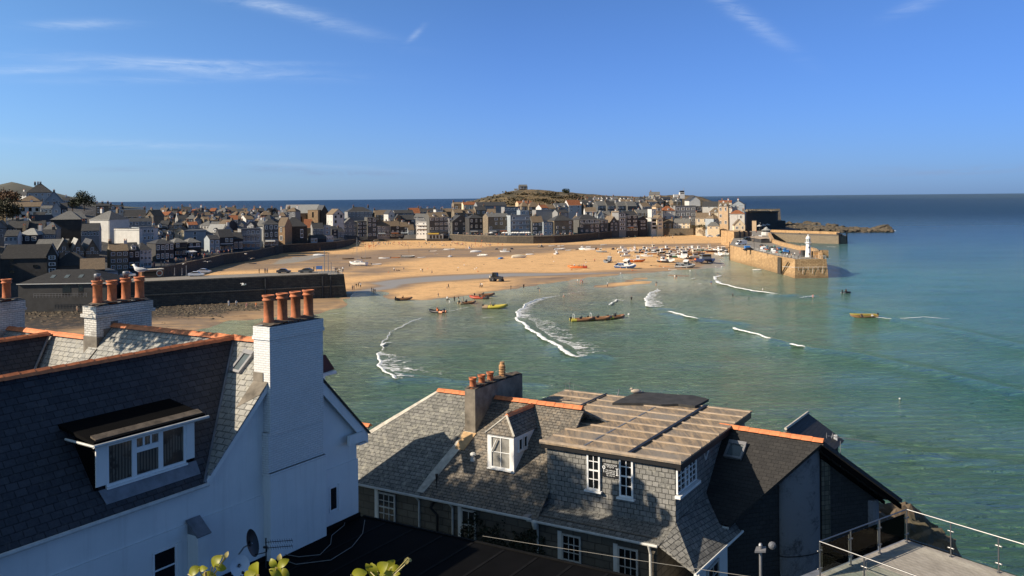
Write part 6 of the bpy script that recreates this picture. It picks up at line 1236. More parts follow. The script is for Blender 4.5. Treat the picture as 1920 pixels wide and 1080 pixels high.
col = t.mix(at,t.mix(t.ramp(n2,.3,.7),(.05,.05,.052),(.09,.085,.08)),gcol); M['ground'] = t.done(col,.95,0,t.bump(t.math('ADD',n2,n1),.7,1.0))
grid_mesh('ground',P,zt_.reshape(X.shape),M['ground'],{'grass': hillA},'town ground rising to the grassy headland')
# distant hill at far left
pts = [(-700,392),(-300,365),(-60,356),(0,346),(22,341),(34,343.5),(56,352),(76,362),(100,376),(130,390)]
mb = MB(); top = [ony(x, y, 3200) for x, y in pts]; n = len(top); vs = []
for j in range(6):
 f_ = j / 5
 for i,p in enumerate(top): vs.append(Vector((p.x,p.y - 900 * (1 - f_),p.z * (f_ ** 1.3) + (12 * math.sin(i * 2.1 + j) * (1 - f_) * f_))))
for i, p in enumerate(top): vs.append(Vector((p.x, p.y + 700, 0)))
mb.add(vs,[(j * n + i,j * n + i + 1,(j + 1) * n + i + 1,(j + 1) * n + i) for j in range(6) for i in range(n - 1)])
t = NT('distant hill'); n_ = t.noise(t.coord('Object'),.004,6,.7); struct(mb,'far_hill',t.done(t.mix(t.ramp(n_,.35,.65),(.085,.09,.075),(.15,.145,.11)),.95),'smooth grey-green hill on the far left horizon',smooth=True)
# ---- harbour walls and promenade kerb
def wall_strip(base,z1,mat,name,label,lean=.4,thick=1.2,par=0.0,cat='wall',cope=True):
 pts = [Vector((x,y,0)) for x,y in base]; n = len(pts); L = Vector((pts[0].x,pts[0].y,0)); th = thing(name,label,cat,L)
 nr = []
 for i in range(n):
  d = (pts[min(i + 1,n - 1)] - pts[max(i - 1,0)]).normalized(); nr.append(Vector((-d.y,d.x,0)))     # landward when the base runs left to right
 mb = MB(); vs = []
 zz = z1 if isinstance(z1, (list, tuple)) else [z1] * n
 for p,q,z in zip(pts,nr,zz): vs += [p - q * .05 - VZ * 1.5,p + q * lean + VZ * z,p + q * (lean + thick) + VZ * z,p + q * (lean + thick) - VZ * 1.5]
 fs = [];
 for i in range(n - 1):
  for k in range(3): fs.append((4 * i + k,4 * i + k + 1,4 * i + 5 + k,4 * i + 4 + k)[::-1])
 fs += [(0,1,2,3),(4 * n - 1,4 * n - 2,4 * n - 3,4 * n - 4)]; mb.add(vs,fs); part(mb,'wall',mat,th)
 if cope:
  mb = MB(); vs = []
  for p,q,z in zip(pts,nr,zz): a = p + q * (lean - .12) + VZ * (z + .003); vs += [a,a + VZ * .28,a + q * .7 + VZ * .28,a + q * .7]
  fs = []
  for i in range(n - 1):
   for k in range(3): fs.append((4 * i + k,4 * i + k + 1,4 * i + 5 + k,4 * i + 4 + k)[::-1])
  fs += [(0,1,2,3),(4 * n - 1,4 * n - 2,4 * n - 3,4 * n - 4)]; mb.add(vs,fs); part(mb,'coping',TW['wt'],th)
 return th
def dens(px, k=4):
 out = []
 for i in range(len(px) - 1):
  for j in range(k): out.append((px[i][0] + (px[i + 1][0] - px[i][0]) * j / k,px[i][1] + (px[i + 1][1] - px[i][1]) * j / k))
 return out + [px[-1]]
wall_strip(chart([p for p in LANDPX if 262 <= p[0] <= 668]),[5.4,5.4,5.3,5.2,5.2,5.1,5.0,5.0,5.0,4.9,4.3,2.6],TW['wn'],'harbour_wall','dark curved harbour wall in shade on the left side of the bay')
wall_strip(chart([(668,456),(700,453),(780,452.5),(842,453)]),[1.4,1.4,1.5,1.8],TW['wn'],'beach_wall','low dark wall behind the crowded upper beach',.2,.8)
wall_strip(chart([(842,453),(900,456.5),(950,458),(1000,458.5),(1040,457.5),(1080,454.5),(1130,449),(1170,444.5)]),4.9,TW['wn'],'promenade_wall','bulging stone promenade wall in the middle of the harbour',.6)
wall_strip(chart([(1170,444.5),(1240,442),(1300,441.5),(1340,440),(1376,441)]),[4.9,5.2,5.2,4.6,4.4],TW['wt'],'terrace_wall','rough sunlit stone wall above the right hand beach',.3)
p0 = chart([(1293,441)])[0]; p1 = chart([(1332,440)])[0]; wall_strip([(p0[0] + 1,p0[1] - 3),(p1[0],p1[1] - 3)],7.4,TW['wo'],'garden_wall','sandy garden wall topped with bushes below the cream house',.3)
# ---------------------------------------------------------------- piers, lighthouse, rocks, trees
def px_top(px, py, z): return onz(px, py, z)
def pier_solid(name, label, base, top, z1, mat, deckmat, cat='pier'):
 th = thing(name, label, cat, base[0]); n = len(base); mb = MB(); vs = []
 for b,t_ in zip(base,top): vs += [Vector((b[0],b[1],-2)),Vector((t_[0],t_[1],z1))]
 mb.add(vs,[(2 * i,2 * ((i + 1) % n),2 * ((i + 1) % n) + 1,2 * i + 1) for i in range(n)]); part(mb,'wall',mat,th)
 mb = MB(); mb.poly([Vector((t_[0],t_[1],z1 - .02)) for t_ in top]); part(mb,'pier_deck',deckmat,th); return th
def xy(p): return Vector((p[0], p[1], 0))
t = NT('pier deck'); n_ = t.noise(t.coord('Object'),.5,6,.7); M['pier_deck'] = t.done(t.mix(t.ramp(n_,.3,.7),(.17,.155,.135),(.26,.235,.20)),.9)
t = NT('golden pier stone'); uv = t.coord('UV'); br = t.new('ShaderNodeTexBrick',offset=.5); t.l.new(uv,br.inputs['Vector']); br.inputs['Scale'].default_value = 1; br.inputs['Brick Width'].default_value = 1.3; br.inputs['Row Height'].default_value = .55; br.inputs['Mortar Size'].default_value = .06
br.inputs['Color1'].default_value = (.44,.27,.125,1); br.inputs['Color2'].default_value = (.58,.38,.19,1); br.inputs['Mortar'].default_value = (.22,.14,.07,1)
n1 = t.noise(t.coord('Object',(.5,.5,.09)),1.0,7,.75); n2 = t.noise(t.coord('Object'),.8,6,.7); sz = t.new('ShaderNodeSeparateXYZ'); tcg = t.new('ShaderNodeNewGeometry'); t.l.new(tcg.outputs['Position'],sz.inputs[0])
c = t.mix(t.ramp(n1,.5,.68,0,.7),br.outputs['Color'],(.17,.10,.05)); tide = t.ramp(t.math('ADD',sz.outputs['Z'],t.math('MULTIPLY',n2,1.5)),1.0,2.6,1.0,0.0); c = t.mix(t.math('MULTIPLY',tide,.55),c,(.16,.10,.05))
M['pier_stone'] = t.done(c, .9, 0, t.bump(t.math('ADD', br.outputs['Fac'], n2), .6, .08))
# west pier, left
a = xy(onz(258,578,0)); b = xy(onz(652,557,0)); d = (b - a).normalized(); n = Vector((-d.y,d.x,0))
ZP = 7.1; wp = pier_solid('west_pier','dark stone quay in shade on the left with parked cars on top',[a - d * 3,b,b + n * 16,a + n * 18 - d * 3],[a - d * 3 + n * .5,b - d * 1.0 + n * .5,b - d * 1.0 + n * 15.5,a + n * 17.5 - d * 3],ZP,TW['wn'],M['pier_deck'])
mb = MB()
def bar(mb, p, q, w_, h_, z_):
 p = xy(p) + VZ * z_; q = xy(q) + VZ * z_; dd = (q - p).normalized(); s_ = Vector((-dd.y,dd.x,0)); quadbox(mb,p - s_ * w_ / 2,q - p,s_ * w_,VZ * h_)
bar(mb,a - d * 3 + n * .8,b - d * 6 + n * .8,.9,.35,ZP); bar(mb,a - d * 3 + n * .2,b - d * 1.2 + n * .2,.5,.3,3.4); part(mb,'kerb',TW['wt'],wp)
mb = MB()
for k in range(9): p = b - d * (1.4 + k * .9) + n * .9 + VZ * ZP; mb.tube([p,p + VZ * 1.1],.05,5)
for z_ in (.55,1.1): mb.tube([b - d * 1.4 + n * .9 + VZ * (ZP + z_),b - d * 8.6 + n * .9 + VZ * (ZP + z_)],.05,5); mb.tube([b - d * 1.4 + n * .9 + VZ * (ZP + z_),b - d * 1.4 + n * 15 + VZ * (ZP + z_)],.05,5)
part(mb, 'railing', M['white_dirty'], wp)
mb = MB()
for px in (490,600,616): p = onb(px,530,0); q = a + d * ((px - 262) / 388 * (b - a).length) - n * .02; mb.box(q.x - .25,q.y - .15,-1,q.x + .25,q.y + .5,ZP - .3)
part(mb, 'fender_post', M['black'], wp)
def post(px, pyb, pyt, r, label, name='flag_pole', z=ZP, mat='grey_metal', cat='pole'):
 p = onz(px,pyb,z); h = CAMZ + ray(px,pyt).z * p.y - z; mb = MB(); mb.tube([p,p + VZ * h],[r,r * .7],6); mb.lathe(p,[(r * 2,0),(r * 2,.15),(r,.2)],8); mb.lathe(p + VZ * h,[(r,0),(r * 1.5,.1),(0,.2)],8); return solo(mb,name,M[mat],label,cat)
for px,yt,lb in ((608.5,470,'left one of the three thin poles at the end of the left quay'),(615.5,475,'middle one of the three thin poles at the end of the left quay'),(621,493,'shortest thickest pole at the end of the left quay')): post(px,509,yt,.13,lb)
for px,yb,yt,lb in ((327.5,516,503,'left thin pole behind the quay kiosk'),(341.5,516,504,'middle thin pole behind the quay kiosk'),(349.5,517,499,'right hand thicker post on the left quay beside a parked car')): post(px,yb,yt,.12,lb)
# Smeaton style pier on the right
B1 = [onz(1367, 487.5, 0), onz(1455, 511, 0), onz(1490, 522, 0), onz(1554.5, 521, 0)]
T1 = [onz(1367.5,460.5,6.6),onz(1455,481,6.6),Vector((B1[2].x + .35,B1[2].y + .5,6.6)),Vector((B1[3].x - .7,B1[3].y + .5,6.6))]
R2 = [onz(1530,476,6.6),onz(1508,470,6.6),onz(1470,461,6.6),onz(1452,455,6.6),onz(1447,446,6.6),onz(1443,437,6.6),onz(1436,432.5,6.6)]
Lf = [onz(1372, 434, 6.6), onz(1376, 446, 6.6)]
base = [xy(p) for p in B1] + [xy(p) + Vector((.8,0,0)) for p in R2] + [xy(p) + Vector((-.5,0,0)) for p in Lf] ; top = [xy(p) for p in T1] + [xy(p) for p in R2] + [xy(p) for p in Lf]
sp_ = pier_solid('stone_pier','long golden stone pier with the white lighthouse at its end',base,top,6.6,M['pier_stone'],M['pier_deck'])
mb = MB()
for p,q in zip([T1[0],T1[1]],[T1[1],T1[2]]): bar(mb,p + Vector((.3,.2,0)),q + Vector((.3,.2,0)),.7,.25,6.6)
bar(mb,T1[2] + Vector((0,.35,0)),T1[3] + Vector((0,.35,0)),.7,.25,6.6); part(mb,'kerb',M['pier_stone'],sp_)
mb = MB()
for i in range(len(R2) - 1):
 bar(mb,R2[i] + Vector((-.7,0,0)),R2[i + 1] + Vector((-.7,0,0)),1.3,1.7 if i else 2.2,6.6)
bar(mb,T1[3] + Vector((-.9,3,0)),R2[0] + Vector((-.7,0,0)),1.3,2.2,6.6); part(mb,'parapet',M['pier_stone'],sp_)
# dark stone strips stand for the shade of a slot and stairs recess; ladder
mb = MB(); f0 = xy(T1[1]).lerp(xy(T1[2]),.12); g0 = xy(B1[1]).lerp(xy(B1[2]),.12); f1 = xy(T1[1]).lerp(xy(T1[2]),.30); g1 = xy(B1[1]).lerp(xy(B1[2]),.30); o_ = Vector((-.35,-.25,0))
mb.add([g0 + o_,g1 + o_,f1 + o_ + VZ * 6.5,f0 + o_ + VZ * 6.5,g0,g1,f1 + VZ * 6.5,f0 + VZ * 6.5],[(0,1,2,3),(4,0,3,7),(1,5,6,2),(3,2,6,7)]); part(mb,'slot_shade',TW['wn'],sp_)
mb = MB()
p = xy(B1[1]).lerp(xy(B1[2]),.34) + VZ * .1; q = xy(T1[1]).lerp(xy(T1[2]),.68) + VZ * 5.4; mb.tube([p - Vector((.3,.25,0)),q - Vector((.3,.25,0))],.28,4); part(mb,'stair_slot',TW['wn'],sp_)
mb = MB()
for k in range(3): p = xy(B1[0]).lerp(xy(B1[1]),(.02,.42,.86)[k]); q = xy(T1[0]).lerp(xy(T1[1]),(.02,.42,.86)[k]); mb.tube([p - Vector((.25,.2,0)),q - Vector((.25,.2,0)) + VZ * (7.2 if k else 8.4)],.16 if k == 0 else .1,5)
part(mb, 'ladder', M['black'], sp_)
mb = MB(); p = xy(B1[2]).lerp(xy(T1[2]),.6) + VZ * 4; q = xy(B1[3]).lerp(xy(T1[3]),.6) + VZ * 4; mb.tube([p - Vector((6,-8,0)) * .5 - Vector((.4,.3,0)),p - Vector((0,.3,0)),q - Vector((.5,.3,0))],.07,5)
for k in range(6): c = p.lerp(q,.1 + k * .15); mb.tube([c - Vector((0,.3,0)),c - Vector((.3 * (k % 2),.3,1.2 * (1 + k % 2)))],.05,4)
part(mb, 'mooring_pipe', M['white_dirty'], sp_)
mb = MB(); pts = [T1[1].lerp(T1[2],k / 6) + VZ * .25 + Vector((.6,.5,0)) for k in range(7)] + [T1[2].lerp(T1[3],k / 6) + VZ * .25 + Vector((0,.6,0)) for k in range(1,7)] + [T1[3] + Vector((-.3,3,.25))]
pts = [T1[0].lerp(T1[1],.5 + k / 8) + VZ * .25 + Vector((.6,.5,0)) for k in range(4)] + pts
for p in pts: mb.tube([p, p + VZ * 1.1], .045, 4)
for z_ in (.6, 1.1): mb.tube([p + VZ * z_ for p in pts], .035, 4)
part(mb, 'railing', M['white_dirty'], sp_)
# lighthouse
lc = onz(1518,484,6.6); lc = Vector((lc.x,lc.y + 1.5,6.6)); lh = thing('lighthouse','small white octagonal lighthouse at the end of the golden stone pier','lighthouse',lc); k_ = lc.y / 1680
mb = MB(); mb.lathe(lc,[(1.15,0),(1.12,.5),(.80,5.2),(.82,5.3)],8); part(mb,'tower',M['white_paint'],lh)
mb = MB(); mb.lathe(lc + VZ * 5.3,[(.82,0),(1.25,.22),(1.25,.34),(1.1,.36)],16); part(mb,'gallery',M['white_paint'],lh)
mb = MB();
for k in range(12): t0 = k * math.pi / 6; p = lc + Vector((1.15 * math.cos(t0),1.15 * math.sin(t0),5.66)); mb.tube([p,p + VZ * .7],.03,4)
mb.lathe(lc + VZ * 6.32,[(1.13,0),(1.18,0),(1.18,.05),(1.13,.05)],16,cap=False); part(mb,'gallery_rail',M['grey_metal'],lh)
mb = MB(); mb.lathe(lc + VZ * 5.66,[(.78,0),(.78,.35),(.74,.36),(.74,1.5),(.8,1.52),(.85,1.6)],8); part(mb,'lantern',plain('lantern glazing',(.35,.38,.38),.15),lh)
mb = MB()
for k in range(8): t0 = k * math.pi / 4; p = lc + Vector((.77 * math.cos(t0),.77 * math.sin(t0),5.95)); mb.tube([p,p + VZ * 1.3],.06,4)
mb.lathe(lc + VZ * 5.66,[(.80,0),(.80,.4)],8); part(mb,'lantern_frame',M['white_paint'],lh)
mb = MB(); mb.lathe(lc + VZ * 7.2,[(.92,0),(.88,.12),(.7,.55),(.35,.95),(.14,1.1),(.14,1.3),(.22,1.4),(.14,1.52),(0,1.6)],12); part(mb,'dome',M['white_paint'],lh)
mb = MB()
for z_,s_ in ((1.2,.2),(3.6,.18)): mb.box(lc.x - .18,lc.y - 1.16 + z_ * .06,lc.z + z_,lc.x + .18,lc.y - 1.02 + z_ * .06,lc.z + z_ + .6)
part(mb, 'window', M['glass_dark'], lh)
mb = MB(); mb.box(lc.x - 1.9,lc.y - 1.6,6.6,lc.x + 1.6,lc.y + 1.8,6.9); mb.box(lc.x - 2.4,lc.y - 2.4,6.6,lc.x + 2.0,lc.y + 2.4,6.72); part(mb,'plinth',TW['wt'],lh)
mb = MB(); mb.box(lc.x + 1.7,lc.y - 1.0,6.6,lc.x + 4.4,lc.y + 2.0,9.0); mb.box(lc.x + 4.6,lc.y - 1.0,6.6,lc.x + 7.2,lc.y + 2.0,9.4); solo(mb,'stone_shelter',M['pier_stone'],'low golden stone shelter right behind the lighthouse','shelter')
mb = MB(); mb.box(lc.x - 1.4,lc.y + 2.2,6.6,lc.x + 1.8,lc.y + 4.5,9.2); solo(mb,'dark_hut',TW['wd'],'dark hut hidden just behind the base of the lighthouse','hut')
# arches block and gear on the pier
pa = onz(1378,449,6.0); ar = thing('arched_wall','sunlit stone wall with three dark arches below the cream lodge','wall',pa)
xa0,xa1 = pa.x,onz(1409,446,6.0).x; ya = pa.y + 2; mb = MB(); ztop_ = CAMZ + ray(1390,434.5).z * ya; mb.prism([(xa0,ya,2),(xa1,ya + 14,2),(xa1,ya + 14,ztop_ - .6),(xa0,ya,ztop_)],Vector((-2,22,0))); part(mb,'wall',M['pier_stone'],ar)
for k in range(3):
 f_ = .30 + k * .25; cx = xa0 + (xa1 - xa0) * f_; cy = ya + 14 * f_ - .06; pts = [(cx - 1.0,cy - .45,6.6),(cx + 1.0,cy + .45,6.6)] + [(cx + 1.0 * math.cos(t_),cy + .45 * math.cos(t_),9.3 + 1.1 * math.sin(t_)) for t_ in np.linspace(0,math.pi,7)]
 mb = MB(); mb.prism(pts,Vector((-.05,-.12,0))); part(mb,'arch_opening',M['black'],ar)
# lookout kiosk with conical roof, awnings, shed
c = onz(1437,441,6.6); kk = thing('round_kiosk','round white lookout kiosk with a conical roof on the pier','kiosk',c)
mb = MB(); mb.lathe(c,[(3.0,0),(3.0,1.8),(2.4,1.85),(2.4,2.0)],10); part(mb,'wall',TW['ww'],kk); mb = MB(); mb.lathe(c + VZ * 2.0,[(2.35,0),(2.35,.9)],10); part(mb,'window',M['glass_dark'],kk); mb = MB(); mb.lathe(c + VZ * 2.9,[(3.0,0),(3.0,.1),(1.3,.9),(1.0,1.5),(0,2.1)],10); part(mb,'roof',TR['rl'],kk)
for k in range(3):
 c = onz(1424 + k * 7.5,431 - k * 1.2,6.6); aw = thing('striped_parasol',['left','middle','right'][k] + ' one of the three striped white awnings at the pier head','awning',c); mb = MB(); mb.tube([c,c + VZ * 2.6],.08,5); part(mb,'pole',M['grey_metal'],aw)
 t = NT('striped canvas %d' % k); wv = t.new('ShaderNodeTexWave',bands_direction='X'); t.l.new(t.coord('Object'),wv.inputs['Vector']); wv.inputs['Scale'].default_value = .9; mt = t.done(t.mix(t.ramp(wv.outputs['Fac'],.45,.55),(.8,.8,.78),(.12,.12,.12)),.8)
 mb = MB(); mb.lathe(c + VZ * 2.4,[(1.9,0),(1.9,.3),(0,1.3)],8); part(mb,'canopy',mt,aw)
c = onz(1427,455.5,6.6); mb = MB(); th = thing('slatted_shed','long shed with a slatted grey roof on the right side of the pier','shed',c); w_ = 4.2; mb.box(c.x,c.y,6.6,c.x + w_,c.y + 24,8.4); part(mb,'wall',TW['wd'],th)
mb = MB(); s_ = Vector((.02, 0, 0))
for k in range(16): y = c.y - .3 + k * 1.5; mb.prism([(c.x - .3,y,8.5),(c.x + w_ + .3,y,9.0),(c.x + w_ + .3,y + 1.2,9.0),(c.x - .3,y + 1.2,8.5)],VZ * .12)
part(mb, 'roof', M['deck_edge'], th)
# lamp posts
for px,yb,yt,lb in ((1414,468,441,'tall black lamp post in the middle of the pier road'),(1427,433,418,'thin lamp post at the pier head beside the awnings'),(1388,451,431,'lamp post in front of the arched wall')):
 p = onz(px,yb,6.6); h = CAMZ + ray(px,yt).z * p.y - 6.6; th = thing('street_lamp',lb,'lamp post',p,'lamp posts on the pier'); mb = MB(); mb.tube([p,p + VZ * 1,p + VZ * h],[.14,.09,.06],6); mb.tube([p + VZ * (h - .2),p + VZ * h + Vector((-.5,0,.05))],.04,4); part(mb,'post',M['black'],th); mb = MB(); mb.lathe(p + VZ * (h - .25) + Vector((-.5,0,0)),[(.1,0),(.22,.2),(.16,.4),(0,.5)],8); part(mb,'lamp_head',M['white_dirty'],th)
# lobster pots and boxes
GM = [plain('blue net',(.05,.14,.30),.9),plain('white fish box',(.65,.66,.66),.7),plain('dark pot netting',(.05,.05,.05),.95),plain('teal rope',(.10,.22,.20),.9),plain('orange float',(.6,.17,.05),.7),plain('grey tub',(.28,.30,.32),.8)]
rr = random.Random(12); gear = []
for k in range(75):
 px = 1427 + rr.uniform(0,1) * 50; f_ = (px - 1427) / 50; py = 461 + f_ * 10 + rr.uniform(-1,10) * (1 - .25 * f_); gear.append((px,py))
nm = ['net heap', 'fish box', 'lobster pot', 'rope pile', 'float', 'tub']
for i, (px, py) in enumerate(gear):
 c = onz(px,py,6.6); mi = rr.choice([0,1,1,2,2,2,2,3,3,5,5,4]); mb = MB(); s_ = rr.uniform(.5,.95); zz = 6.6 + rr.choice([0,0,.6])
 if mi in (1,5): mb.M = Matrix.Translation((c.x,c.y,zz)) @ Matrix.Rotation(rr.uniform(0,3),4,'Z'); mb.box(-s_,-s_ * .7,0,s_,s_ * .7,.55); mb.box(-s_ - .06,-s_ * .7 - .06,.55,s_ + .06,s_ * .7 + .06,.65)
 elif mi == 2:
  mb.M = Matrix.Translation((c.x,c.y,zz)) @ Matrix.Rotation(rr.uniform(0,3),4,'Z'); prof = [(.5 * math.cos(t_),.55 * math.sin(t_)) for t_ in np.linspace(0,math.pi,7)]; mb.prism([(-s_,x,z) for x,z in prof],(2 * s_,0,0))
  for q in (-1,0,1): mb.prism([(q * s_ - .04,x * 1.08,z * 1.08 + .01) for x,z in prof],(.08,0,0))
 else: mb.blob((c.x, c.y, zz + .3), s_, s_ * .8, .45 if mi != 4 else .35, .2, 0, 1, i)
 zo = 'far' if px < 1442 else ('middle' if px < 1460 else 'near'); solo(mb,nm[mi].replace(' ','_'),GM[mi],'%s in the %s part of the fishing gear heaped along the pier' % ({0: 'blue net heap',1: 'white fish box',2: 'black lobster pot',3: 'teal rope pile',4: 'orange float',5: 'grey plastic tub'}[mi],zo),nm[mi],group='fishing gear heaped on the pier, %s, %s' % (nm[mi],zo))
for px,py,lb in ((1474,474,'bright blue tank near the pier parapet'),(1401,466,'pale blue crate beside the left pier edge')):
 c = onz(px,py,6.6); mb = MB(); mb.box(c.x - 1.1,c.y - .8,6.6,c.x + 1.1,c.y + .8,7.7); mb.box(c.x - 1.2,c.y - .9,7.7,c.x + 1.2,c.y + .9,7.8); solo(mb,'tank',plain('bright blue plastic',(.05,.25,.65),.5),lb,'tank')
# second, older pier and the breakwater
b0 = [(1449,452),(1500,455),(1574,457.5),(1588,457)]; P0 = [xy(onz(x,y,0)) for x,y in b0]; zb_ = 7.6
T0 = [onz(1449,436.5,5.5),onz(1500,438,5.8),onz(1574,441,6.2),onz(1587,440,6.2)]
old = pier_solid('old_breakwater_pier','low weathered stone breakwater pier behind the lighthouse',P0 + [P0[3] + Vector((4,22,0)),P0[0] + Vector((0,40,0))],[p + Vector((0,.8,0)) for p in P0] + [P0[3] + Vector((4,21,0)),P0[0] + Vector((0,39,0))],4.8,TW['wt'],TW['wt'])
mb = MB(); bar(mb,P0[3] + Vector((3.5,20.6,0)),P0[0] + Vector((0,38,0)),1.5,1.6,4.8); part(mb,'parapet',M['pier_stone'],old)
mb = MB(); bar(mb,P0[2] + Vector((1.5,.9,0)),P0[3] + Vector((1.4,20,0)),1.2,1.4,4.8); mb.box(P0[3].x - .1,P0[3].y + .3,-1,P0[3].x + .5,P0[3].y + 1.0,8); mb.box(P0[2].x - .4,P0[2].y - .4,-1,P0[2].x + .4,P0[2].y + .4,6.5); part(mb,'end_posts',M['black'],old)
t = NT('shore rock'); v = t.coord('Object'); n1 = t.noise(v,.12,7,.75); n2 = t.noise(v,.9,7,.8); M['rock'] = t.done(t.mix(t.ramp(n2,.35,.65),t.mix(t.ramp(n1,.4,.6),(.10,.085,.06),(.22,.17,.11)),(.035,.03,.025)),.95,0,t.bump(t.math('ADD',n1,n2),.9,.8))
rr = random.Random(5); mb = MB()
for k in range(1500):
 u_ = rr.random(); px = 1476 + 196 * u_; pyc = 436 - 4 * abs(u_ - .25) + 3.0 * u_; py = pyc + rr.uniform(-9,0) * (1 - u_) ** .8 - rr.uniform(0,3); p = onz(px,py,0); s_ = rr.uniform(.7,1.9) * (1.2 - .4 * u_); mb.blob((p.x,p.y,rr.uniform(-.5,2.6) * (1 - u_ * .55)),s_ * 1.5,s_ * 1.4,s_ * .8,.35,0,1,k)
struct(mb,'breakwater_rocks',M['rock'],'brown boulders of the breakwater running out to sea','stuff')
mb = MB()
for px,py,s_,hh in ((1648,429,3.4,2),(1656,428,4,3),(1663,429,3,1.6),(1640,431,2,1),(1530,421.5,3,2.5),(1518,420,4,3),(1560,425,4,3),(1480,425,5,4),(1495,423,4,3),(1578,428,3,2.5)):
 p = onz(px, py, 0); mb.blob((p.x, p.y, 0), s_ * 1.5, s_, hh, .42, 0, 2, px)
struct(mb,'offshore_rocks',M['rock'],'jagged low rocks awash beyond the breakwater','stuff')
# dark retaining cliff wall at the tip of the headland
p0 = ony(1399,420,612); p1 = ony(1456,420,652); cw = thing('cliff_wall','big dark retaining wall of the headland with a pale rocky top','wall',Vector((p0.x,p0.y,2)))
zt0 = CAMZ + ray(1400,396).z * 612; zt1 = CAMZ + ray(1456,396.5).z * 652; mb = MB(); mb.prism([Vector((p0.x,p0.y,0)),Vector((p1.x,p1.y,0)),Vector((p1.x,p1.y,zt1)),Vector((p0.x,p0.y,zt0))],Vector((10,30,0))); part(mb,'wall',TW['wn'],cw)
mb = MB(); rr = random.Random(9)
for k in range(260): f_ = rr.random(); g_ = rr.random() ** 2; mb.blob((p0.x + (p1.x - p0.x) * f_ + 3 * g_ + .5,p0.y + (p1.y - p0.y) * f_ + 9 * g_ + .5,zt0 + (zt1 - zt0) * f_),1.3,1.3,rr.uniform(.4,1.2),.3,0,1,k)
part(mb, 'rock_top', TW['wt'], cw, kind='stuff')
p2 = ony(1476,425,662); z2 = CAMZ + ray(1470,415).z * 650; mb = MB(); mb.prism([Vector((p1.x + .1,p1.y + 4,0)),Vector((p2.x,p2.y + 4,0)),Vector((p2.x,p2.y + 4,z2)),Vector((p1.x + .1,p1.y + 4,z2))],Vector((0,30,0))); part(mb,'lower_wall',TW['wn'],cw)
mb = MB(); rr = random.Random(4)
for k in range(150):
 px = rr.uniform(1452,1500); py = 440 + (px - 1452) * .22 + rr.uniform(-2,12) * (1 - (px - 1452) / 60); p = onz(px,min(py,457),0); s_ = rr.uniform(1.0,2.8); mb.blob((p.x,p.y,rr.uniform(0,2.5)),s_ * 1.5,s_ * 1.2,s_,.3,0,1,k)
struct(mb,'shore_rocks',M['rock'],'dark rocks in the shaded cove right of the pier road','stuff')
# rocks and pebbles on the lower left beach
mb = MB(); rr = random.Random(6)
for k in range(2600):
 px = rr.uniform(20,505) if rr.random() < .8 else rr.uniform(330,480); py = rr.gauss(578,9) if px < 420 else rr.gauss(578,4)
 if py < 563 + (px > 300) * 5 or py > 616 or (px > 430 and py > 584): continue
 p = onz(px,py,0); s_ = rr.uniform(.2,.75) * (1.2 if px < 260 else .8); q = p; mb.blob((p.x,p.y,.1),s_ * 1.3,s_,s_ * .6,.25,0,0 if False else 1,k) if k % 3 == 0 else mb.add([p + Vector((-s_,-s_ * .6,0)),p + Vector((s_,-s_ * .8,0)),p + Vector((s_ * .7,s_,0)),p + Vector((-s_ * .8,s_ * .7,0)),p + Vector((0,0,s_ * .8))],[(0,1,4),(1,2,4),(2,3,4),(3,0,4)])
struct(mb,'beach_boulders',M['rock'],'dark pebbles and boulders scattered over the lower left beach','stuff')
# chapel, lookout, mast
def small_building(px0,px1,yb,ye,yr,Y,d_,mat,rmat,label,name,cat,yaw=0,door=None):
 return H(px0,px1,ye,yr,Y,yaw,d_,'s',mat,rmat,1,3,(),label,zb=CAMZ + ray(px0,yb).z * Y,cat=cat,name=name,gnd=False)
small_building(974.5,989,356.5,349.5,346.3,958,7,'wn','rg','little stone chapel on the very top of the grassy hill','chapel','chapel',12)
small_building(964,971,358.5,355.5,353.8,955,5,'ww','rg','tiny white hut on the hill just left of the chapel','hut','hut')
c = ony(1280,366,840); lk = thing('lookout_station','white lookout station with a tall radio mast on the headland skyline','lookout',c); z0 = CAMZ + ray(1280,366.5).z * 840; mb = MB(); mb.box(c.x - 2.6,c.y,z0 - 3,c.x + 1.9,c.y + 5,CAMZ + ray(1280,360.5).z * 840); mb.box(c.x - 8,c.y + 1,z0 - 3,c.x - 3.5,c.y + 5,z0 + 1); part(mb,'wall',TW['ww'],lk)
zt_k = CAMZ + ray(1280,360.5).z * 840; mb = MB(); mb.box(c.x - 2.2,c.y + .3,zt_k,c.x + 1.6,c.y + 4.5,zt_k + 1.3); mb.box(c.x - 2.0,c.y - .05,zt_k - 1.3,c.x + 1.4,c.y - .01,zt_k - .5); part(mb,'window',M['glass_dark'],lk); mb = MB(); mb.box(c.x - 2.6,c.y - .2,zt_k + 1.3,c.x + 2.0,c.y + 5,zt_k + 1.6); part(mb,'roof',TW['wg'],lk)
mb = MB(); mb.tube([Vector((c.x + 1.5,c.y + 2,zt_k + 1)),Vector((c.x + 1.5,c.y + 2,CAMZ + ray(1283,352).z * 840))],.15,4); part(mb,'mast',M['grey_metal'],lk)
rr = random.Random(19); mb = MB(); mb2 = MB(); P = []
def hillz(x, y):
 k = int(np.argmin((Q[:, 0] - x) ** 2 + (Q[:, 1] - y) ** 2)); return float(zt_[k])
for k in range(80):
 px = rr.uniform(875,955); Yd = rr.uniform(870,958); x = (px - 960) / 1680 * Yd; z = hillz(x,Yd); s_ = rr.uniform(.5,1.3); mb.blob((x,Yd,z + s_ * .1),s_ * 1.4,s_,s_ * .9,.35,0,1,k)
struct(mb,'hill_rocks',M['rock'],'grey rock outcrops on the left shoulder of the chapel hill','stuff')
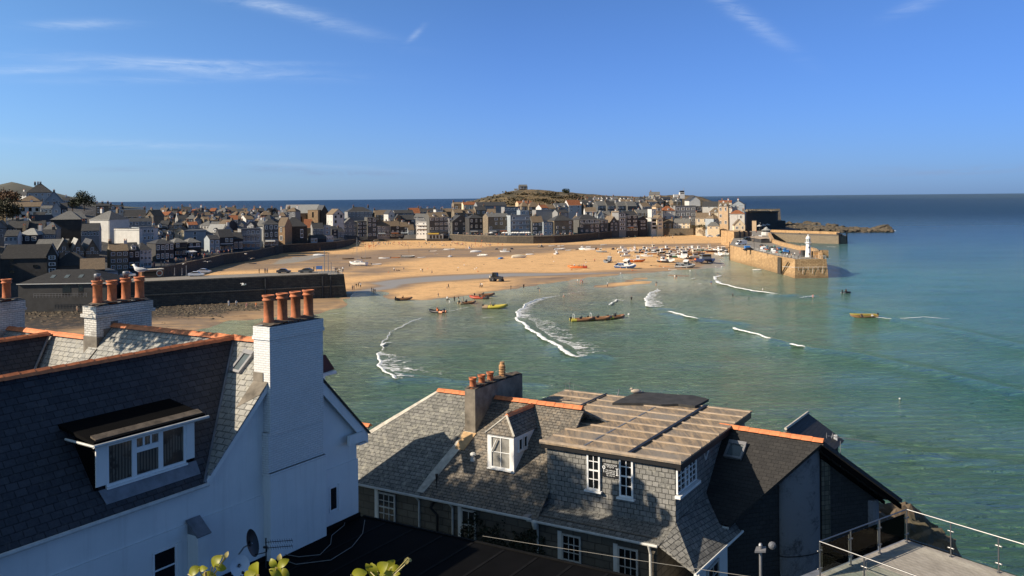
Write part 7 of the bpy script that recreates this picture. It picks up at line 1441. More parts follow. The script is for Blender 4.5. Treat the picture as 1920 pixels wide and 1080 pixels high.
for k in range(50):
 px = rr.uniform(930,1110); Yd = rr.uniform(850,915); x = (px - 960) / 1680 * Yd; z = hillz(x,Yd); r_ = rr.uniform(2,5)
 for q in range(40): P.append(Vector((x + rr.gauss(0,r_),Yd + rr.gauss(0,r_ * .5),z + abs(rr.gauss(0,.9)))))
leaf_cloud(mb2,P,.6,1.3,rr); struct(mb2,'hill_scrub',leafmat('hill scrub',(.05,.038,.016)),'dark brown scrub patches on the slope of the chapel hill','stuff',uv=False)
# trees and bushes
def tree(base,h,w,label,col,name='tree',n=900,trunk=.35,seed=1,cat='tree',leaf=.5,flat=.75,group=None):
 th = thing(name,label,cat,base,group); rr = random.Random(seed); mb = MB(); mb.tube([base - VZ * .5,base + VZ * h * .35,base + VZ * h * .6],[trunk,trunk * .7,trunk * .3],6)
 for k in range(5): t0 = k * 1.26; e = base + Vector((math.cos(t0) * w * .32,math.sin(t0) * w * .32,h * rr.uniform(.5,.75))); mb.tube([base + VZ * h * .3,e],[trunk * .4,trunk * .12],4)
 part(mb, 'trunk', plain('bark', (.07, .055, .04), .95), th); cl = []
 for k in range(16): t0 = rr.uniform(0,6.28); r_ = w * .5 * rr.uniform(.15,.72); cl.append((base + Vector((math.cos(t0) * r_,math.sin(t0) * r_,h * rr.uniform(.42,.85))),w * rr.uniform(.14,.26)))
 P = []
 for k in range(n):
  c,r_ = rr.choice(cl); d_ = Vector((rr.gauss(0,1),rr.gauss(0,1),rr.gauss(0,1) * flat)).normalized() * r_ * rr.uniform(.6,1.1); P.append(c + d_)
 mb = MB(); leaf_cloud(mb,P,leaf * .6,leaf * 1.2,rr); part(mb,'crown',leafmat('leaves %s %d' % (name,seed),col),th,uv=False); return th
def gz(px, py, Y): p = ony(px, py, Y); return p
tree(gz(158,394,500),9.5,12.5,'dark round headed tree on the left skyline',(.022,.03,.014),n=1700,seed=2,leaf=.45)
tree(gz(136,394,505),6.0,8,'lower dark tree left of the round headed skyline tree',(.025,.03,.015),n=900,seed=3,leaf=.45)
tree(gz(1062,364.0,930),5.0,9,'windswept dark tree alone on the hill right of the chapel',(.02,.028,.013),n=900,seed=4,leaf=.5)
for i,(px,py,Y,h,w,lb,c_) in enumerate(((4,390,470,9,16,'russet brown bush bank at the left edge below the far hill',(.10,.05,.02)),(20,384,480,7,12,'rusty bush right of the russet bank on the left hillside',(.11,.06,.022)),(6,424,395,13,15,'dark olive tree at the left edge of the picture',(.04,.04,.018)),(24,416,400,8,9,'olive bush in front of the long weathered house',(.06,.055,.025)),(-14,360,500,8,6,'dark tree top touching the left picture edge',(.03,.03,.015)))):
 tree(gz(px,py,Y),h,w,lb,c_,'bush' if i in (0,1,3) else 'tree',1300,.3,10 + i,'bush' if i in (0,1,3) else 'tree',.5)
for i,(px,py) in enumerate(((1300,428),(1308,427),(1316,426.5),(1324,428),(1331,431))):
 tree(gz(px,py + 1.5,668),2.6,5.5,['leftmost','second','middle','fourth','rightmost'][i] + ' shrub on top of the sandy garden wall',(.07,.06,.025),'shrub',260,.1,20 + i,'shrub',.3)
# trees standing on the slope left of the viewpoint: they throw the leafy shade on the stone house
def slope_tree(base, cents, label, seed):
 th = thing('tree',label,'tree',base); rr = random.Random(seed); top = sum((Vector(c[:3]) for c in cents),Vector()) / len(cents); mb = MB(); mb.tube([base,base.lerp(top,.5) + Vector((.3,0,0)),top - VZ * 1.5],[.3,.2,.1],6)
 for c in cents: mb.tube([base.lerp(top, .7), Vector(c[:3])], [.1, .03], 4)
 part(mb, 'trunk', plain('bark', (.07, .055, .04), .95), th); P = []
 for c in cents:
  for k in range(int(520 * c[3])): P.append(Vector(c[:3]) + Vector((rr.gauss(0,1) * .8,rr.gauss(0,1),rr.gauss(0,1) * .8)) * c[3] * .52)
 mb = MB(); leaf_cloud(mb,P,.10,.22,rr); part(mb,'crown',leafmat('slope leaves',(.05,.07,.02)),th,uv=False)
slope_tree(Vector((-24,29,14)),[(-22,28.9,33.2,1.1),(-22,27.9,34.1,1.0),(-22.5,29.9,31.9,1.1),(-22,31.2,30.2,.9)],'slender tree on the slope beyond the left edge',31)
# hedge sprigs in front of the camera
def sprig(px, py, dd, pts, label, seed):
 rr = random.Random(seed); base = CAM + ray(px,py) * dd; th = thing('hedge_sprig',label,'hedge',base - VZ * .3); mb = MB(); tip = base; s = dd / 1680
 def P(x, y, z=0): return CAM + ray(x, y) * (dd + z)
 mb.tube([P(px,1180),P(px,py + 30),P(px + rr.uniform(-4,4),py)],.0035,5); part(mb,'stem',plain('hedge stem',(.30,.22,.08),.7),th)
 for i, (x, y, r_, an) in enumerate(pts):
  c = P(x,y,rr.uniform(-.05,.05)); ax = Vector((math.cos(an),rr.uniform(-.5,.3),math.sin(an))).normalized(); up = Vector((rr.uniform(-.3,.3),-1,rr.uniform(.2,.9))).normalized(); sd_ = ax.cross(up).normalized(); up = sd_.cross(ax); L = r_ * s * 2; W = L * rr.uniform(.62,.8)
  N = 7; vs = [];
  for j in range(N):
   t_ = j / (N - 1); wv = W / 2 * math.sin(math.pi * min(1,t_ * .93 + .04)) ** .8; cr = -.18 * L * (t_ - .5) ** 2 * 4; p = c + ax * L * (t_ - .5) + up * cr
   vs += [p - sd_ * wv + up * wv * .28, p, p + sd_ * wv + up * wv * .28]
  mb = MB(); mb.add(vs,[(3 * j + q,3 * j + q + 1,3 * j + 4 + q,3 * j + 3 + q) for j in range(N - 1) for q in (0,1)]); part(mb,'leaf',M['leaf_young'] if r_ > 7 else M['leaf_tip'],th,smooth=True,uv=False)
  mb = MB(); mb.tube([c - ax * L * .5,P(px,py + 25)],.0015,4); part(mb,'leaf_stalk',M['leaf_tip'],th)
def translucent(name, c):
 t = NT(name); n = t.noise(t.coord('Object'),30,4,.6); col = t.mix(t.ramp(n,.3,.7),tuple(x * .65 for x in c),c); t.done(col,.45); ts = t.new('ShaderNodeBsdfTranslucent'); t.l.new(col,ts.inputs[0]); mx = t.new('ShaderNodeMixShader'); mx.inputs[0].default_value = .35; t.l.new(t.b.outputs[0],mx.inputs[1]); t.l.new(ts.outputs[0],mx.inputs[2]); t.l.new(mx.outputs[0],t.n['Material Output'].inputs[0]); return t.mat
M['leaf_young'] = translucent('young hedge leaf',(.34,.33,.018)); M['leaf_tip'] = translucent('hedge leaf tip',(.55,.45,.16))
sprig(388,1072,2.1,[(364,1070,13,.5),(392,1080,13,-.2),(405,1052,13,.9),(414,1064,11,-.5),(425,1040,6,1.3),(418,1043,4,2.4),(380,1066,9,.2)],'leftmost yellow-green hedge sprig at the bottom edge',1)
sprig(480,1078,2.0,[(478,1072,20,1.4),(466,1080,14,.6)],'broad yellow-green leaf at the bottom edge below the satellite dishes',2)
sprig(520,1070,2.05,[(522,1068,13,1.2),(512,1056,9,2.2),(530,1056,12,.6),(524,1046,7,1.5),(516,1074,12,-.6),(532,1074,11,-.3)],'upright hedge sprig beside the broad leaf',3)
sprig(718,1072,2.2,[(672,1076,15,.2),(700,1070,14,1.9),(716,1064,14,.8),(730,1060,13,.7),(742,1066,11,-.2),(762,1052,7,1.2),(768,1050,5,-.4),(690,1064,8,2.0),(724,1078,13,0),(738,1076,12,.3)],'rightmost and largest hedge sprig at the bottom edge',4)
# ---------------------------------------------------------------- boats
BM = {k: plain('boat ' + k,c,.45,0,.12,3) for k,c in dict(white=(.78,.77,.74),cream=(.66,.58,.44),blue=(.04,.12,.32),sky=(.08,.30,.62),navy=(.015,.03,.09),red=(.42,.07,.03),orange=(.68,.19,.05),grey=(.22,.24,.26),black=(.02,.02,.022),brown=(.22,.11,.05),wood=(.36,.20,.09),yellow=(.48,.40,.06),green=(.05,.16,.10),tan=(.42,.30,.18)).items()}
def hull(mb, L, B, Hh, sheer=.25, rake=.35, x0=0.0, flat=False, bowp=1.7):
 N = 9; vs = []
 for i in range(N):
  s = i / (N - 1); x = -L / 2 + L * s; b = B / 2 * (1 - max(0,(s - .35) / .65) ** bowp) * (.88 + .12 * min(1,s * 3)) ; b = max(b,.02); z = Hh * (1 + sheer * (s - .3) ** 2 * 2); kz = Hh * .05 + Hh * .55 * max(0,(s - .72) / .28) ** 2; xb = x + rake * Hh * max(0,s - .5) * 1.2
  for sg in (-1,1): vs += [(xb,sg * b,z),(xb,sg * b * .96,z * .62),(x,sg * b * .72,kz + Hh * .18),(x,0 if not flat else sg * b * .3,kz)]
 M_ = 8
 for i in range(N - 1):
  for sg in (0, 1):
   for k in range(3):
    a = i * M_ + sg * 4 + k; f = (a,a + M_,a + M_ + 1,a + 1); mb_f = f if sg == 0 else f[::-1]
    HF.append((mb_f, 0 if k < 1 else (0 if k == 1 else 1)))
 o = len(mb.v); mb.v += [mb.M @ Vector(v) for v in vs]
 for f, m in HF: mb.f.append(tuple(j + o for j in f)); mb.m.append(m)
 HF.clear(); mb.f.append(tuple(o + j for j in (0, 1, 2, 3, 7, 6, 5, 4))); mb.m.append(0)
 # inner sole
 for i in range(N - 1): a = o + i * M_; mb.f.append((a + 1,a + 5,a + M_ + 5,a + M_ + 1)); mb.m.append(2)
 return Hh
HF = []
cntb = {}
def boat(px, py, typ, L, head, tilt, cols, label, z=.12, group=None, **k):
 c = onz(px, py, z);
 cname = {'dinghy': 'rowing boat','cabin': 'fishing boat','yacht': 'yacht','cover': 'covered boat','upturned': 'upturned boat','cat': 'catamaran','rib': 'inflatable boat','kayak': 'kayak','cruiser': 'motor cruiser'}[typ]
 th = thing(cname.replace(' ','_'),label,cname,c,group); T = Matrix.Translation(c) @ Matrix.Rotation(R(head),4,'Z') @ Matrix.Rotation(R(tilt),4,'X'); B = k.get('B',L * .36); Hh = k.get('H',L * .17)
 if tilt: T = T @ Matrix.Translation((0, 0, 0))
 m = [BM[x] for x in cols]
 if typ == 'rib':
  r_ = L * .062; w = L * .2; pts = [(-L * .48,-w,r_),(-L * .2,-w,r_),(L * .15,-w,r_ * 1.15),(L * .36,-w * .7,r_ * 1.5),(L * .5,0,r_ * 2.0),(L * .36,w * .7,r_ * 1.5),(L * .15,w,r_ * 1.15),(-L * .2,w,r_),(-L * .48,w,r_)]
  mb = MB(); mb.M = T; mb.tube(pts,[r_ * .7] + [r_] * 7 + [r_ * .7],8); part(mb,'tube',m[0],th,smooth=True)
  for sg in (-1,1): mb = MB(); mb.M = T; mb.tube([(-L * .52,sg * w,r_),(-L * .30,sg * w,r_)],r_ * 1.05,8); part(mb,'tube_end',m[1],th)
  mb = MB(); mb.M = T; mb.prism([(-L * .45,-w,.05),(L * .2,-w,.05),(L * .42,0,.3),(L * .2,w,.05),(-L * .45,w,.05)],(0,0,r_ * .6)); part(mb,'floor',BM['black'],th)
  mb = MB(); mb.M = T; mb.box(-L * .12,-.3,.2,-L * .02,.3,1.0); mb.box(-L * .04,-.28,1.0,-L * .02,.28,1.35); part(mb,'console',BM[k.get('con','black')],th)
  mb = MB(); mb.M = T; mb.box(-L * .54,-.2,.25,-L * .47,.2,1.1); mb.box(-L * .53,-.06,-.4,-L * .49,.06,.3); part(mb,'outboard',BM['black'],th)
  if k.get('frame'): mb = MB(); mb.M = T; mb.tube([(-L * .4,-w * .8,.4),(-L * .38,-w * .8,1.7),(-L * .38,w * .8,1.7),(-L * .4,w * .8,.4)],.05,5); part(mb,'frame',BM['white'],th)
  return th
 if typ == 'kayak':
  mb = MB(); mb.M = T; mb.tube([(-L / 2,0,.18),(-L * .3,0,.14),(0,0,.13),(L * .3,0,.14),(L / 2,0,.2)],[.03,.22,.3,.22,.03],8); part(mb,'hull',m[0],th,smooth=True); mb = MB(); mb.M = T; mb.lathe((0,0,.38),[(.2,0),(.24,.06)],8); part(mb,'cockpit',BM['black'],th); return th
 if typ == 'upturned':
  T2 = T @ Matrix.Rotation(math.pi,4,'X') @ Matrix.Translation((0,0,-Hh * 1.05)); mb = MB(); mb.M = T2; hull(mb,L,B,Hh); part(mb,'hull',[m[0],m[0],BM['black']],th); mb = MB(); mb.M = T; mb.box(-L * .4,-.04,Hh * 1.0,L * .3,.04,Hh * 1.1); part(mb,'keel',m[0],th); return th
 mb = MB(); mb.M = T
 if typ == 'cat':
  for sg in (-1, 1):
   m0 = MB(); m0.M = T @ Matrix.Translation((0,sg * B * .36,.45)); hull(m0,L,B * .26,Hh * 1.1); part(m0,'hull',[m[0],BM['black'],BM['grey']],th)
  mb.box(-L * .42,-B * .45,Hh * .75 + .3,L * .30,B * .45,Hh * 1.05 + .45); part(mb,'deck',m[0],th); mb = MB(); mb.M = T; mb.box(-L * .1,-B * .32,Hh * 1.05 + .45,L * .2,B * .32,Hh * 1.05 + 2.6); part(mb,'wheelhouse',BM['grey'],th); mb = MB(); mb.M = T; mb.box(L * .2,-B * .28,Hh + 1.7,L * .2 + .05,B * .28,Hh + 2.5); mb.box(-L * .08,-B * .33,Hh + 1.7,L * .18,B * .33,Hh + 2.5); part(mb,'window',M['glass_dark'],th)
  mb = MB(); mb.M = T; mb.tube([(-L * .3,0,Hh + .4),(-L * .3,0,Hh + 4.6)],.1,5); mb.tube([(-L * .3,-B * .4,Hh + 3),(-L * .3,B * .4,Hh + 3)],.08,5); part(mb,'mast',BM['navy'],th)
  for i in range(5): mb = MB(); mb.M = T; mb.blob((-L * .38 + i * .3,-B * .48,Hh * 1.0 + .2),.38,.3,.45,.1,0,1,i); part(mb,'buoy',BM['orange'],th)
  mb = MB(); mb.M = T
  for sx in (-.35, .2):
   for sg in (-1,1): mb.box(L * sx - .15,sg * B * .36 - .15,-.1,L * sx + .15,sg * B * .36 + .15,.6)
  part(mb, 'legs', BM['black'], th); return th
 keel = .55 if typ == 'yacht' else 0.0
 if tilt: mb.M = mb.M @ Matrix.Translation((0, 0, -.05))
 mb.M = mb.M @ Matrix.Translation((0,0,keel)); T = mb.M; hull(mb,L,B,Hh); part(mb,'hull',[m[0],m[1],m[2]],th)
 mb = MB(); mb.M = T; mb.tube([(-L * .5,-B * .44,Hh * 1.02),(0,-B * .5,Hh * 1.05),(L * .3,-B * .38,Hh * 1.14),(L * .5 + .3,0,Hh * 1.28),(L * .3,B * .38,Hh * 1.14),(0,B * .5,Hh * 1.05),(-L * .5,B * .44,Hh * 1.02)],.05 if L < 6 else .08,4); part(mb,'gunwale',m[3] if len(m) > 3 else m[2],th)
 if typ == 'dinghy':
  mb = MB(); mb.M = T
  for s_ in (-.3,0,.25): mb.box(L * s_ - .12,-B * .42,Hh * .75,L * s_ + .12,B * .42,Hh * .82)
  part(mb, 'thwart', BM['wood'], th)
  if k.get('motor',L > 3.8): mb = MB(); mb.M = T; mb.box(-L * .5 - .35,-.15,Hh * .7,-L * .5,.15,Hh + .45); part(mb,'outboard',BM['black'],th)
 if typ == 'cover':
  mb = MB(); mb.M = T; N = 8; vs = []
  for i in range(N):
   s = i / (N - 1); x = -L / 2 + L * 1.04 * s; b = max(.03,B / 2 * 1.04 * (1 - max(0,(s - .35) / .65) ** 1.7)); zt2_ = Hh * 1.05 + Hh * .65 * math.sin(math.pi * min(1,.15 + s * .8)); vs += [(x,-b,Hh * .8),(x,-b * .6,zt2_ * .9),(x,0,zt2_),(x,b * .6,zt2_ * .9),(x,b,Hh * .8)]
  mb.add(vs,[(i * 5 + q,i * 5 + q + 1,i * 5 + 6 + q,i * 5 + 5 + q)[::-1] for i in range(N - 1) for q in range(4)] + [(0,1,2,3,4)]); part(mb,'cover',m[3] if len(m) > 3 else m[0],th)
 if typ in ('cabin', 'cruiser'):
  ch_ = max(1.1,L * (.24 if typ == 'cabin' else .15)); f0,f1 = ((.0,.24) if typ == 'cabin' else (-.12,.25)); mb = MB(); mb.M = T
  mb.prism([(L * f0,-B * .3,Hh * .9),(L * f1,-B * .3,Hh * .95),(L * f1 - ch_ * .25,-B * .3,Hh + ch_),(L * f0,-B * .3,Hh + ch_)],(0,B * .6,0)); mb.prism([(L * f1,-B * .33,Hh * .95),(L * .46,-B * .1,Hh * 1.1),(L * .46,B * .1,Hh * 1.1),(L * f1,B * .33,Hh * .95)],(0,0,Hh * .22)); cab = part(mb,'cabin',m[4] if len(m) > 4 else BM['white'],th)
  mb = MB(); mb.M = T; zz = Hh + ch_ * .5; mb.box(L * f0 + .1,-B * .3 - .03,zz,L * f1 - ch_ * .3,B * .3 + .03,zz + ch_ * .32); mb.box(L * f1 - ch_ * .16,-B * .26,zz,L * f1 - ch_ * .1,B * .26,zz + ch_ * .3); part(mb,'window',M['glass_dark'],cab)
  mb = MB(); mb.M = T; mb.box(L * f0 - .3,-B * .33,Hh + ch_,L * f1 - ch_ * .1,B * .33,Hh + ch_ + .1); part(mb,'cabin_roof',BM['white'],cab)
  if typ == 'cabin':
   mb = MB(); mb.M = T; mh = L * .42; mb.tube([(L * f0 + .3,0,Hh + ch_),(L * f0 + .2,0,Hh + ch_ + mh * .7)],.06,4); mb.tube([(L * f0 + .2,-.5,Hh + ch_ + mh * .45),(L * f0 + .2,.5,Hh + ch_ + mh * .45)],.04,4); mb.tube([(-L * .42,-B * .35,Hh),(-L * .42,-B * .35,Hh + 1.6),(-L * .42,B * .35,Hh + 1.6),(-L * .42,B * .35,Hh)],.05,4); part(mb,'mast',BM['grey'],th)
   mb = MB(); mb.M = T; rr_ = random.Random(int(px));
   for q in range(3): mb.blob((-L * .3 + q * .5,B * rr_.uniform(-.25,.25),Hh * .95),.35,.35,.35,.2,0,1,q)
   part(mb, 'deck_gear', BM[rr_.choice(['orange', 'grey', 'black', 'tan'])], th)
   for q in range(2): mb = MB(); mb.M = T; mb.lathe((-L * .15 + q * L * .3,-B * .5 - .1,Hh * .5),[(.0,0),(.15,.1),(.15,.5),(0,.6)],6); part(mb,'fender',BM[rr_.choice(['white','orange','black'])],th)
  else: mb = MB(); mb.M = T; mb.box(-L * .5 - .4,-.2,Hh * .6,-L * .5,.2,Hh + .5); part(mb,'outboard',BM['black'],th)
 if typ == 'yacht':
  mb = MB(); mb.M = T; mb.prism([(-L * .2,-B * .28,Hh),(L * .22,-B * .2,Hh * 1.02),(L * .22,B * .2,Hh * 1.02),(-L * .2,B * .28,Hh)],(0,0,.55)); part(mb,'coachroof',BM['white'],th)
  mb = MB(); mb.M = T; mb.box(-L * .15,-B * .28 - .02,Hh + .2,L * .1,B * .28 + .02,Hh + .42); part(mb,'window',M['glass_dark'],th)
  mb = MB(); mb.M = T; mb.prism([(-L * .12,-.1,Hh * .2),(L * .12,-.1,Hh * .2),(L * .04,-.1,-keel),(-L * .12,-.1,-keel)],(0,.2,0)); part(mb,'keel',BM['white'],th)
  mh = k.get('mast',L * 1.35); mb = MB(); mb.M = T; mb.tube([(L * .08,0,Hh),(L * .08,0,Hh + mh)],.07,5); part(mb,'mast',BM['grey'],th)
  mb = MB(); mb.M = T; mb.tube([(L * .08,0,Hh + 1.2),(-L * .32,0,Hh + 1.1)],[.16,.12],6); part(mb,'furled_sail',BM[k.get('sail','navy')],th)
  mb = MB(); mb.M = T; e = .025
  for q in ((L * .5,0),(-L * .48,0),(L * .08,B * .48),(L * .08,-B * .48)): mb.tube([(L * .08,0,Hh + mh * .98),(q[0],q[1],Hh)],e,3)
  part(mb, 'rigging', BM['grey'], th)
  if k.get('miz'): mb = MB(); mb.M = T; mb.tube([(-L * .42,0,Hh),(-L * .42,0,Hh + k['miz'])],.06,5); mb.tube([(-L * .42,0,Hh + .8),(-L * .62,0,Hh + .8)],.1,5); part(mb,'mizzen_mast',BM['grey'],th)
 elif k.get('mast'):
  mb = MB(); mb.M = T; mb.tube([(L * .1,0,Hh * .5),(L * .1,0,Hh + k['mast'])],.06,5); part(mb,'mast',BM['brown'],th)
 return th
W4 = ('white', 'white', 'cream', 'white'); g1 = 'boats lying on the harbour sand'
boat(672,500,'yacht',8.5,158,0,('white','white','cream','grey','white'),'white yacht with two masts standing on its keel near the left quay',mast=11,miz=6,B=3)
boat(706,498,'dinghy',4.2,4,6,W4,'small white motor boat just right of the two masted yacht')
boat(654,488,'dinghy',5.2,24,-22,('wood','brown','brown','tan'),'long brown wooden hull lying over on its side left of the yacht')
boat(687,486.5,'dinghy',4.5,12,-14,('black','black','grey','tan'),'black open boat half hidden behind the white yacht')
boat(720,486.5,'dinghy',5.2,-10,-16,('white','brown','cream','wood'),'white and brown boat heeled to the right')
boat(742,485.5,'dinghy',4.6,-4,4,('orange','brown','brown','wood'),'low orange-brown open boat in the damp sand')
boat(765,484.5,'dinghy',6.5,-6,10,('black','black','grey','white'),'black hulled boat with a single bare mast',mast=5.5)
boat(790,485,'dinghy',3.8,3,0,W4,'flat white dinghy right of the black hulled boat')
boat(817,478,'dinghy',3.2,75,12,W4,'small white stern of a boat beside a brown skiff')
boat(812,473,'dinghy',4.0,-8,10,('tan','brown','brown','white'),'brown skiff with a pale rim')
boat(830,470.5,'dinghy',3.0,40,10,W4,'tiny white dinghy left of the long white boat')
boat(842, 470.5, 'dinghy', 6.2, -6, 0, W4, 'long low white boat beside a red mast post')
boat(844,483,'cover',4.2,80,0,W4,'white boat seen stern on in front of the long low one',mast=6)
boat(868,468.5,'dinghy',3.6,10,10,('brown','brown','brown','tan'),'brown boat on the upper sand')
boat(879,468.5,'cabin',3.8,20,0,('tan','brown','cream','white'),'small brown topped cabin boat on the upper sand')
boat(892,474.5,'cover',5.8,8,8,('white','grey','cream','white'),'white boat with a white cover and a pool beside it')
boat(905,481,'dinghy',5.6,-32,14,W4,'white dinghy tilted towards the viewer',motor=False)
boat(931.5,469,'cover',3.8,80,0,('black','black','grey','black'),'dark covered boat seen from behind with a white streak')
boat(947,474,'cruiser',5.2,175,0,('white','white','cream','white','white'),'white cruiser mirrored in a wet patch')
boat(959,468.5,'cover',4.5,100,8,('black','navy','grey','black'),'black covered boat on the upper sand left of the promenade wall')
boat(939.5,486.5,'cover',4.0,60,0,('sky','sky','grey','sky'),'small boat under a bright blue cover')
boat(973,484.5,'cover',7.0,8,8,('white','white','cream','cream'),'long white boat under a pale cover')
boat(994.5,478.5,'upturned',4.6,15,12,W4,'upturned white hull casting a long shadow')
boat(995,461.5,'kayak',8,2,0,('tan',),'long thin boat under the promenade wall',B=1)
boat(1014.5,465,'cabin',3.8,20,0,('black','black','grey','white','black'),'little dark boat with a white wheelhouse')
boat(1034,462.5,'dinghy',3.4,0,0,W4,'tiny white dinghy close to the promenade wall')
boat(1051,463,'dinghy',4.0,0,0,W4,'white skiff behind the white and blue cabin boat')
boat(1049,469.5,'dinghy',6.0,5,8,W4,'white open boat above the white and blue cabin boat',mast=3)
boat(1043,477.5,'cabin',4.8,70,0,('white','blue','cream','blue','white'),'white and blue cabin boat alone in mid beach')
boat(1065.5,470.5,'dinghy',3.0,5,10,W4,'tiny white tender left of the tall white cabin boat',motor=False)
boat(1082,469,'dinghy',2.8,60,6,('black','black','grey','grey'),'tiny dark tender left of the tall white cabin boat')
boat(1093,469.5,'cabin',5.2,140,0,('white','white','cream','white','white'),'tall white cabin boat at the left of the cruiser pair')
boat(1104,470,'cruiser',7.0,172,0,('white','grey','cream','white','white'),'wide white cruiser beside the orange inflatable')
boat(1119,468,'rib',3.2,20,0,('orange','orange'),'small orange inflatable on the sand')
boat(1128,474,'cabin',5.6,172,0,('grey','grey','cream','white','cream'),'grey hulled boat with a cream cabin')
boat(1132,460.5,'dinghy',3.6,5,0,W4,'white dinghy below the end of the promenade wall')
boat(1150,468.5,'cover',4.0,70,0,('black','black','grey','black'),'dark stern on boat between the cruisers')
boat(1166,468.5,'cruiser',5.4,12,0,('white','white','cream','white','white'),'white boat behind the sleek sports boat')
boat(1170,475,'cruiser',6.6,12,4,('white','black','cream','white','white'),'sleek white and black sports boat')
boat(1190,468.5,'cabin',4.8,75,0,('white','black','cream','white','white'),'upright white boat with a dark underside on the far sand')
boat(1198,475,'cabin',4.6,10,0,('black','black','grey','white','grey'),'dark workboat above the orange hulled boat')
boat(1140,492.5,'cabin',7.0,62,14,('grey','white','grey','white','grey'),'grey fishing boat heeled over with pots on deck')
boat(1174,503,'cabin',9.5,-38,20,('blue','sky','grey','white','white'),'big blue and white fishing boat lying heavily on its side')
boat(1173,481.5,'cruiser',5.0,12,0,('white','black','cream','white','white'),'small white boat behind the big blue and white one')
boat(1193,492,'cabin',7.6,-6,0,('orange','red','grey','white','white'),'bright orange hulled boat with a white cabin')
boat(1213,482,'cabin',5.8,170,-6,('white','brown','brown','white','white'),'white and brown fishing boat with an orange buoy')
boat(1223,467.5,'cabin',6.5,5,0,('white','blue','grey','blue','cream'),'white and blue boat with a stubby mast on the far sand')
boat(1238,475.5,'cabin',6.0,8,0,('black','black','grey','white','white'),'black hulled boat left of the big white pair')
boat(1242,492.5,'cabin',6.5,-70,4,('black','navy','grey','white','white'),'black and white boat facing the viewer on the left of the big pair')
boat(1253,492,'cabin',8.5,-62,0,('white','brown','grey','white','cream'),'large cream topped fishing boat with a full deck')
boat(1282,485.5,'cabin',9.5,-85,0,('white','grey','grey','white','white'),'largest white fishing boat facing the viewer',B=4.4)
boat(1285,502,'cabin',8.2,-30,24,('grey','black','black','white','grey'),'dark grey boat rolled on its side at the water edge')
boat(1322,494,'cat',9.0,-78,0,('navy','black','grey'),'dark blue catamaran workboat with orange buoys on legs',B=7,z=.1)
boat(1349,480,'cabin',7.2,-80,0,('white','black','grey','white','white'),'white fishing boat moored by the root of the pier')
boat(1361,478,'cabin',5.8,-60,6,('white','grey','grey','white','grey'),'grey and white boat tight against the pier wall')
for i,(x,y,L,hd,cl,ty,lb) in enumerate(((1268,470,5.5,5,('brown','black','grey','white','grey'),'cabin','brown hulled boat first in the far row under the beach'),(1279,469.5,5,10,('white','white','cream','white','cream'),'cabin','cream boat second in the far row'),(1290,469,5,5,('white','red','cream','white','white'),'cabin','white and red boat in the middle of the far row'),(1298,468,6,60,('white','white','cream','white','white'),'cruiser','tall white cabin cruiser in the far row'),(1308,470.5,6.5,5,('tan','black','grey','white','white'),'cabin','tan boat right of the tall cabin cruiser'),(1328,468,6,5,('white','tan','grey','white','cream'),'cabin','white and tan boat in the far row near the pier'),(1339,468,5,0,('white','brown','brown','white','cream'),'dinghy','open boat at the right end of the far row'),
  (1299,478,7,8,('wood','black','brown','tan','cream'),'cabin','brown wooden boat behind the largest white fishing boat'),(1270,478,5.5,0,('grey','black','grey','white','white'),'cabin','grey boat between the two rows of fishing boats'),(1315,477,5,30,('brown','black','grey','white','grey'),'dinghy','brown tender behind the blue catamaran'),(1256,477,5,20,('black','black','grey','white','grey'),'cabin','small black boat behind the cream topped fishing boat'))):
 boat(x, y, ty, L, hd, 0, cl, lb)
rb_ = random.Random(55)
for i,(x,y) in enumerate(((1184,472),(1206,470),(1230,471),(1248,469),(1262,474),(1275,473.5),(1286,473),(1305,474),(1318,471),(1333,473),(1346,471),(1355,470),(1244,481),(1263,483.5),(1303,484),(1226,477),(1210,474.5))):
 c1 = rb_.choice(['white','white','black','blue','brown','grey','green']); ty = rb_.choice(['cabin','cabin','cruiser','dinghy']); boat(x,y,ty,rb_.uniform(4.5,6.8),rb_.choice([5,15,170,-60,80]),rb_.choice([0,0,8,-8]),(c1,rb_.choice(['black','red','white']),'grey','white',rb_.choice(['white','white','cream','grey'])),'%s hulled boat, %s from the left among the tightly packed far boats' % (c1,ordn[i]),group='tightly packed far boats')
boat(598,482,'cover',6.0,5,0,('white','white','cream','white'),'white sailing dinghy reflected in a pool near the harbour wall',mast=4)
boat(624,482,'dinghy',3.4,0,0,('orange','brown','brown','tan'),'tiny orange and cream tender right of the reflected dinghy')
boat(556,485.5,'upturned',4.4,-5,0,('grey','grey','grey','grey'),'pale grey hull lying in the damp sand under the left wall')
boat(478,503.2,'kayak',6,2,0,('red',),'left one of two long red kayaks on the sand behind the quay'); boat(515,503.4,'kayak',7,0,0,('red',),'right one of two long red kayaks on the sand behind the quay')
boat(470,497,'dinghy',5,3,0,('grey','grey','grey','tan'),'low grey punt by the foot of the left harbour wall',motor=False)
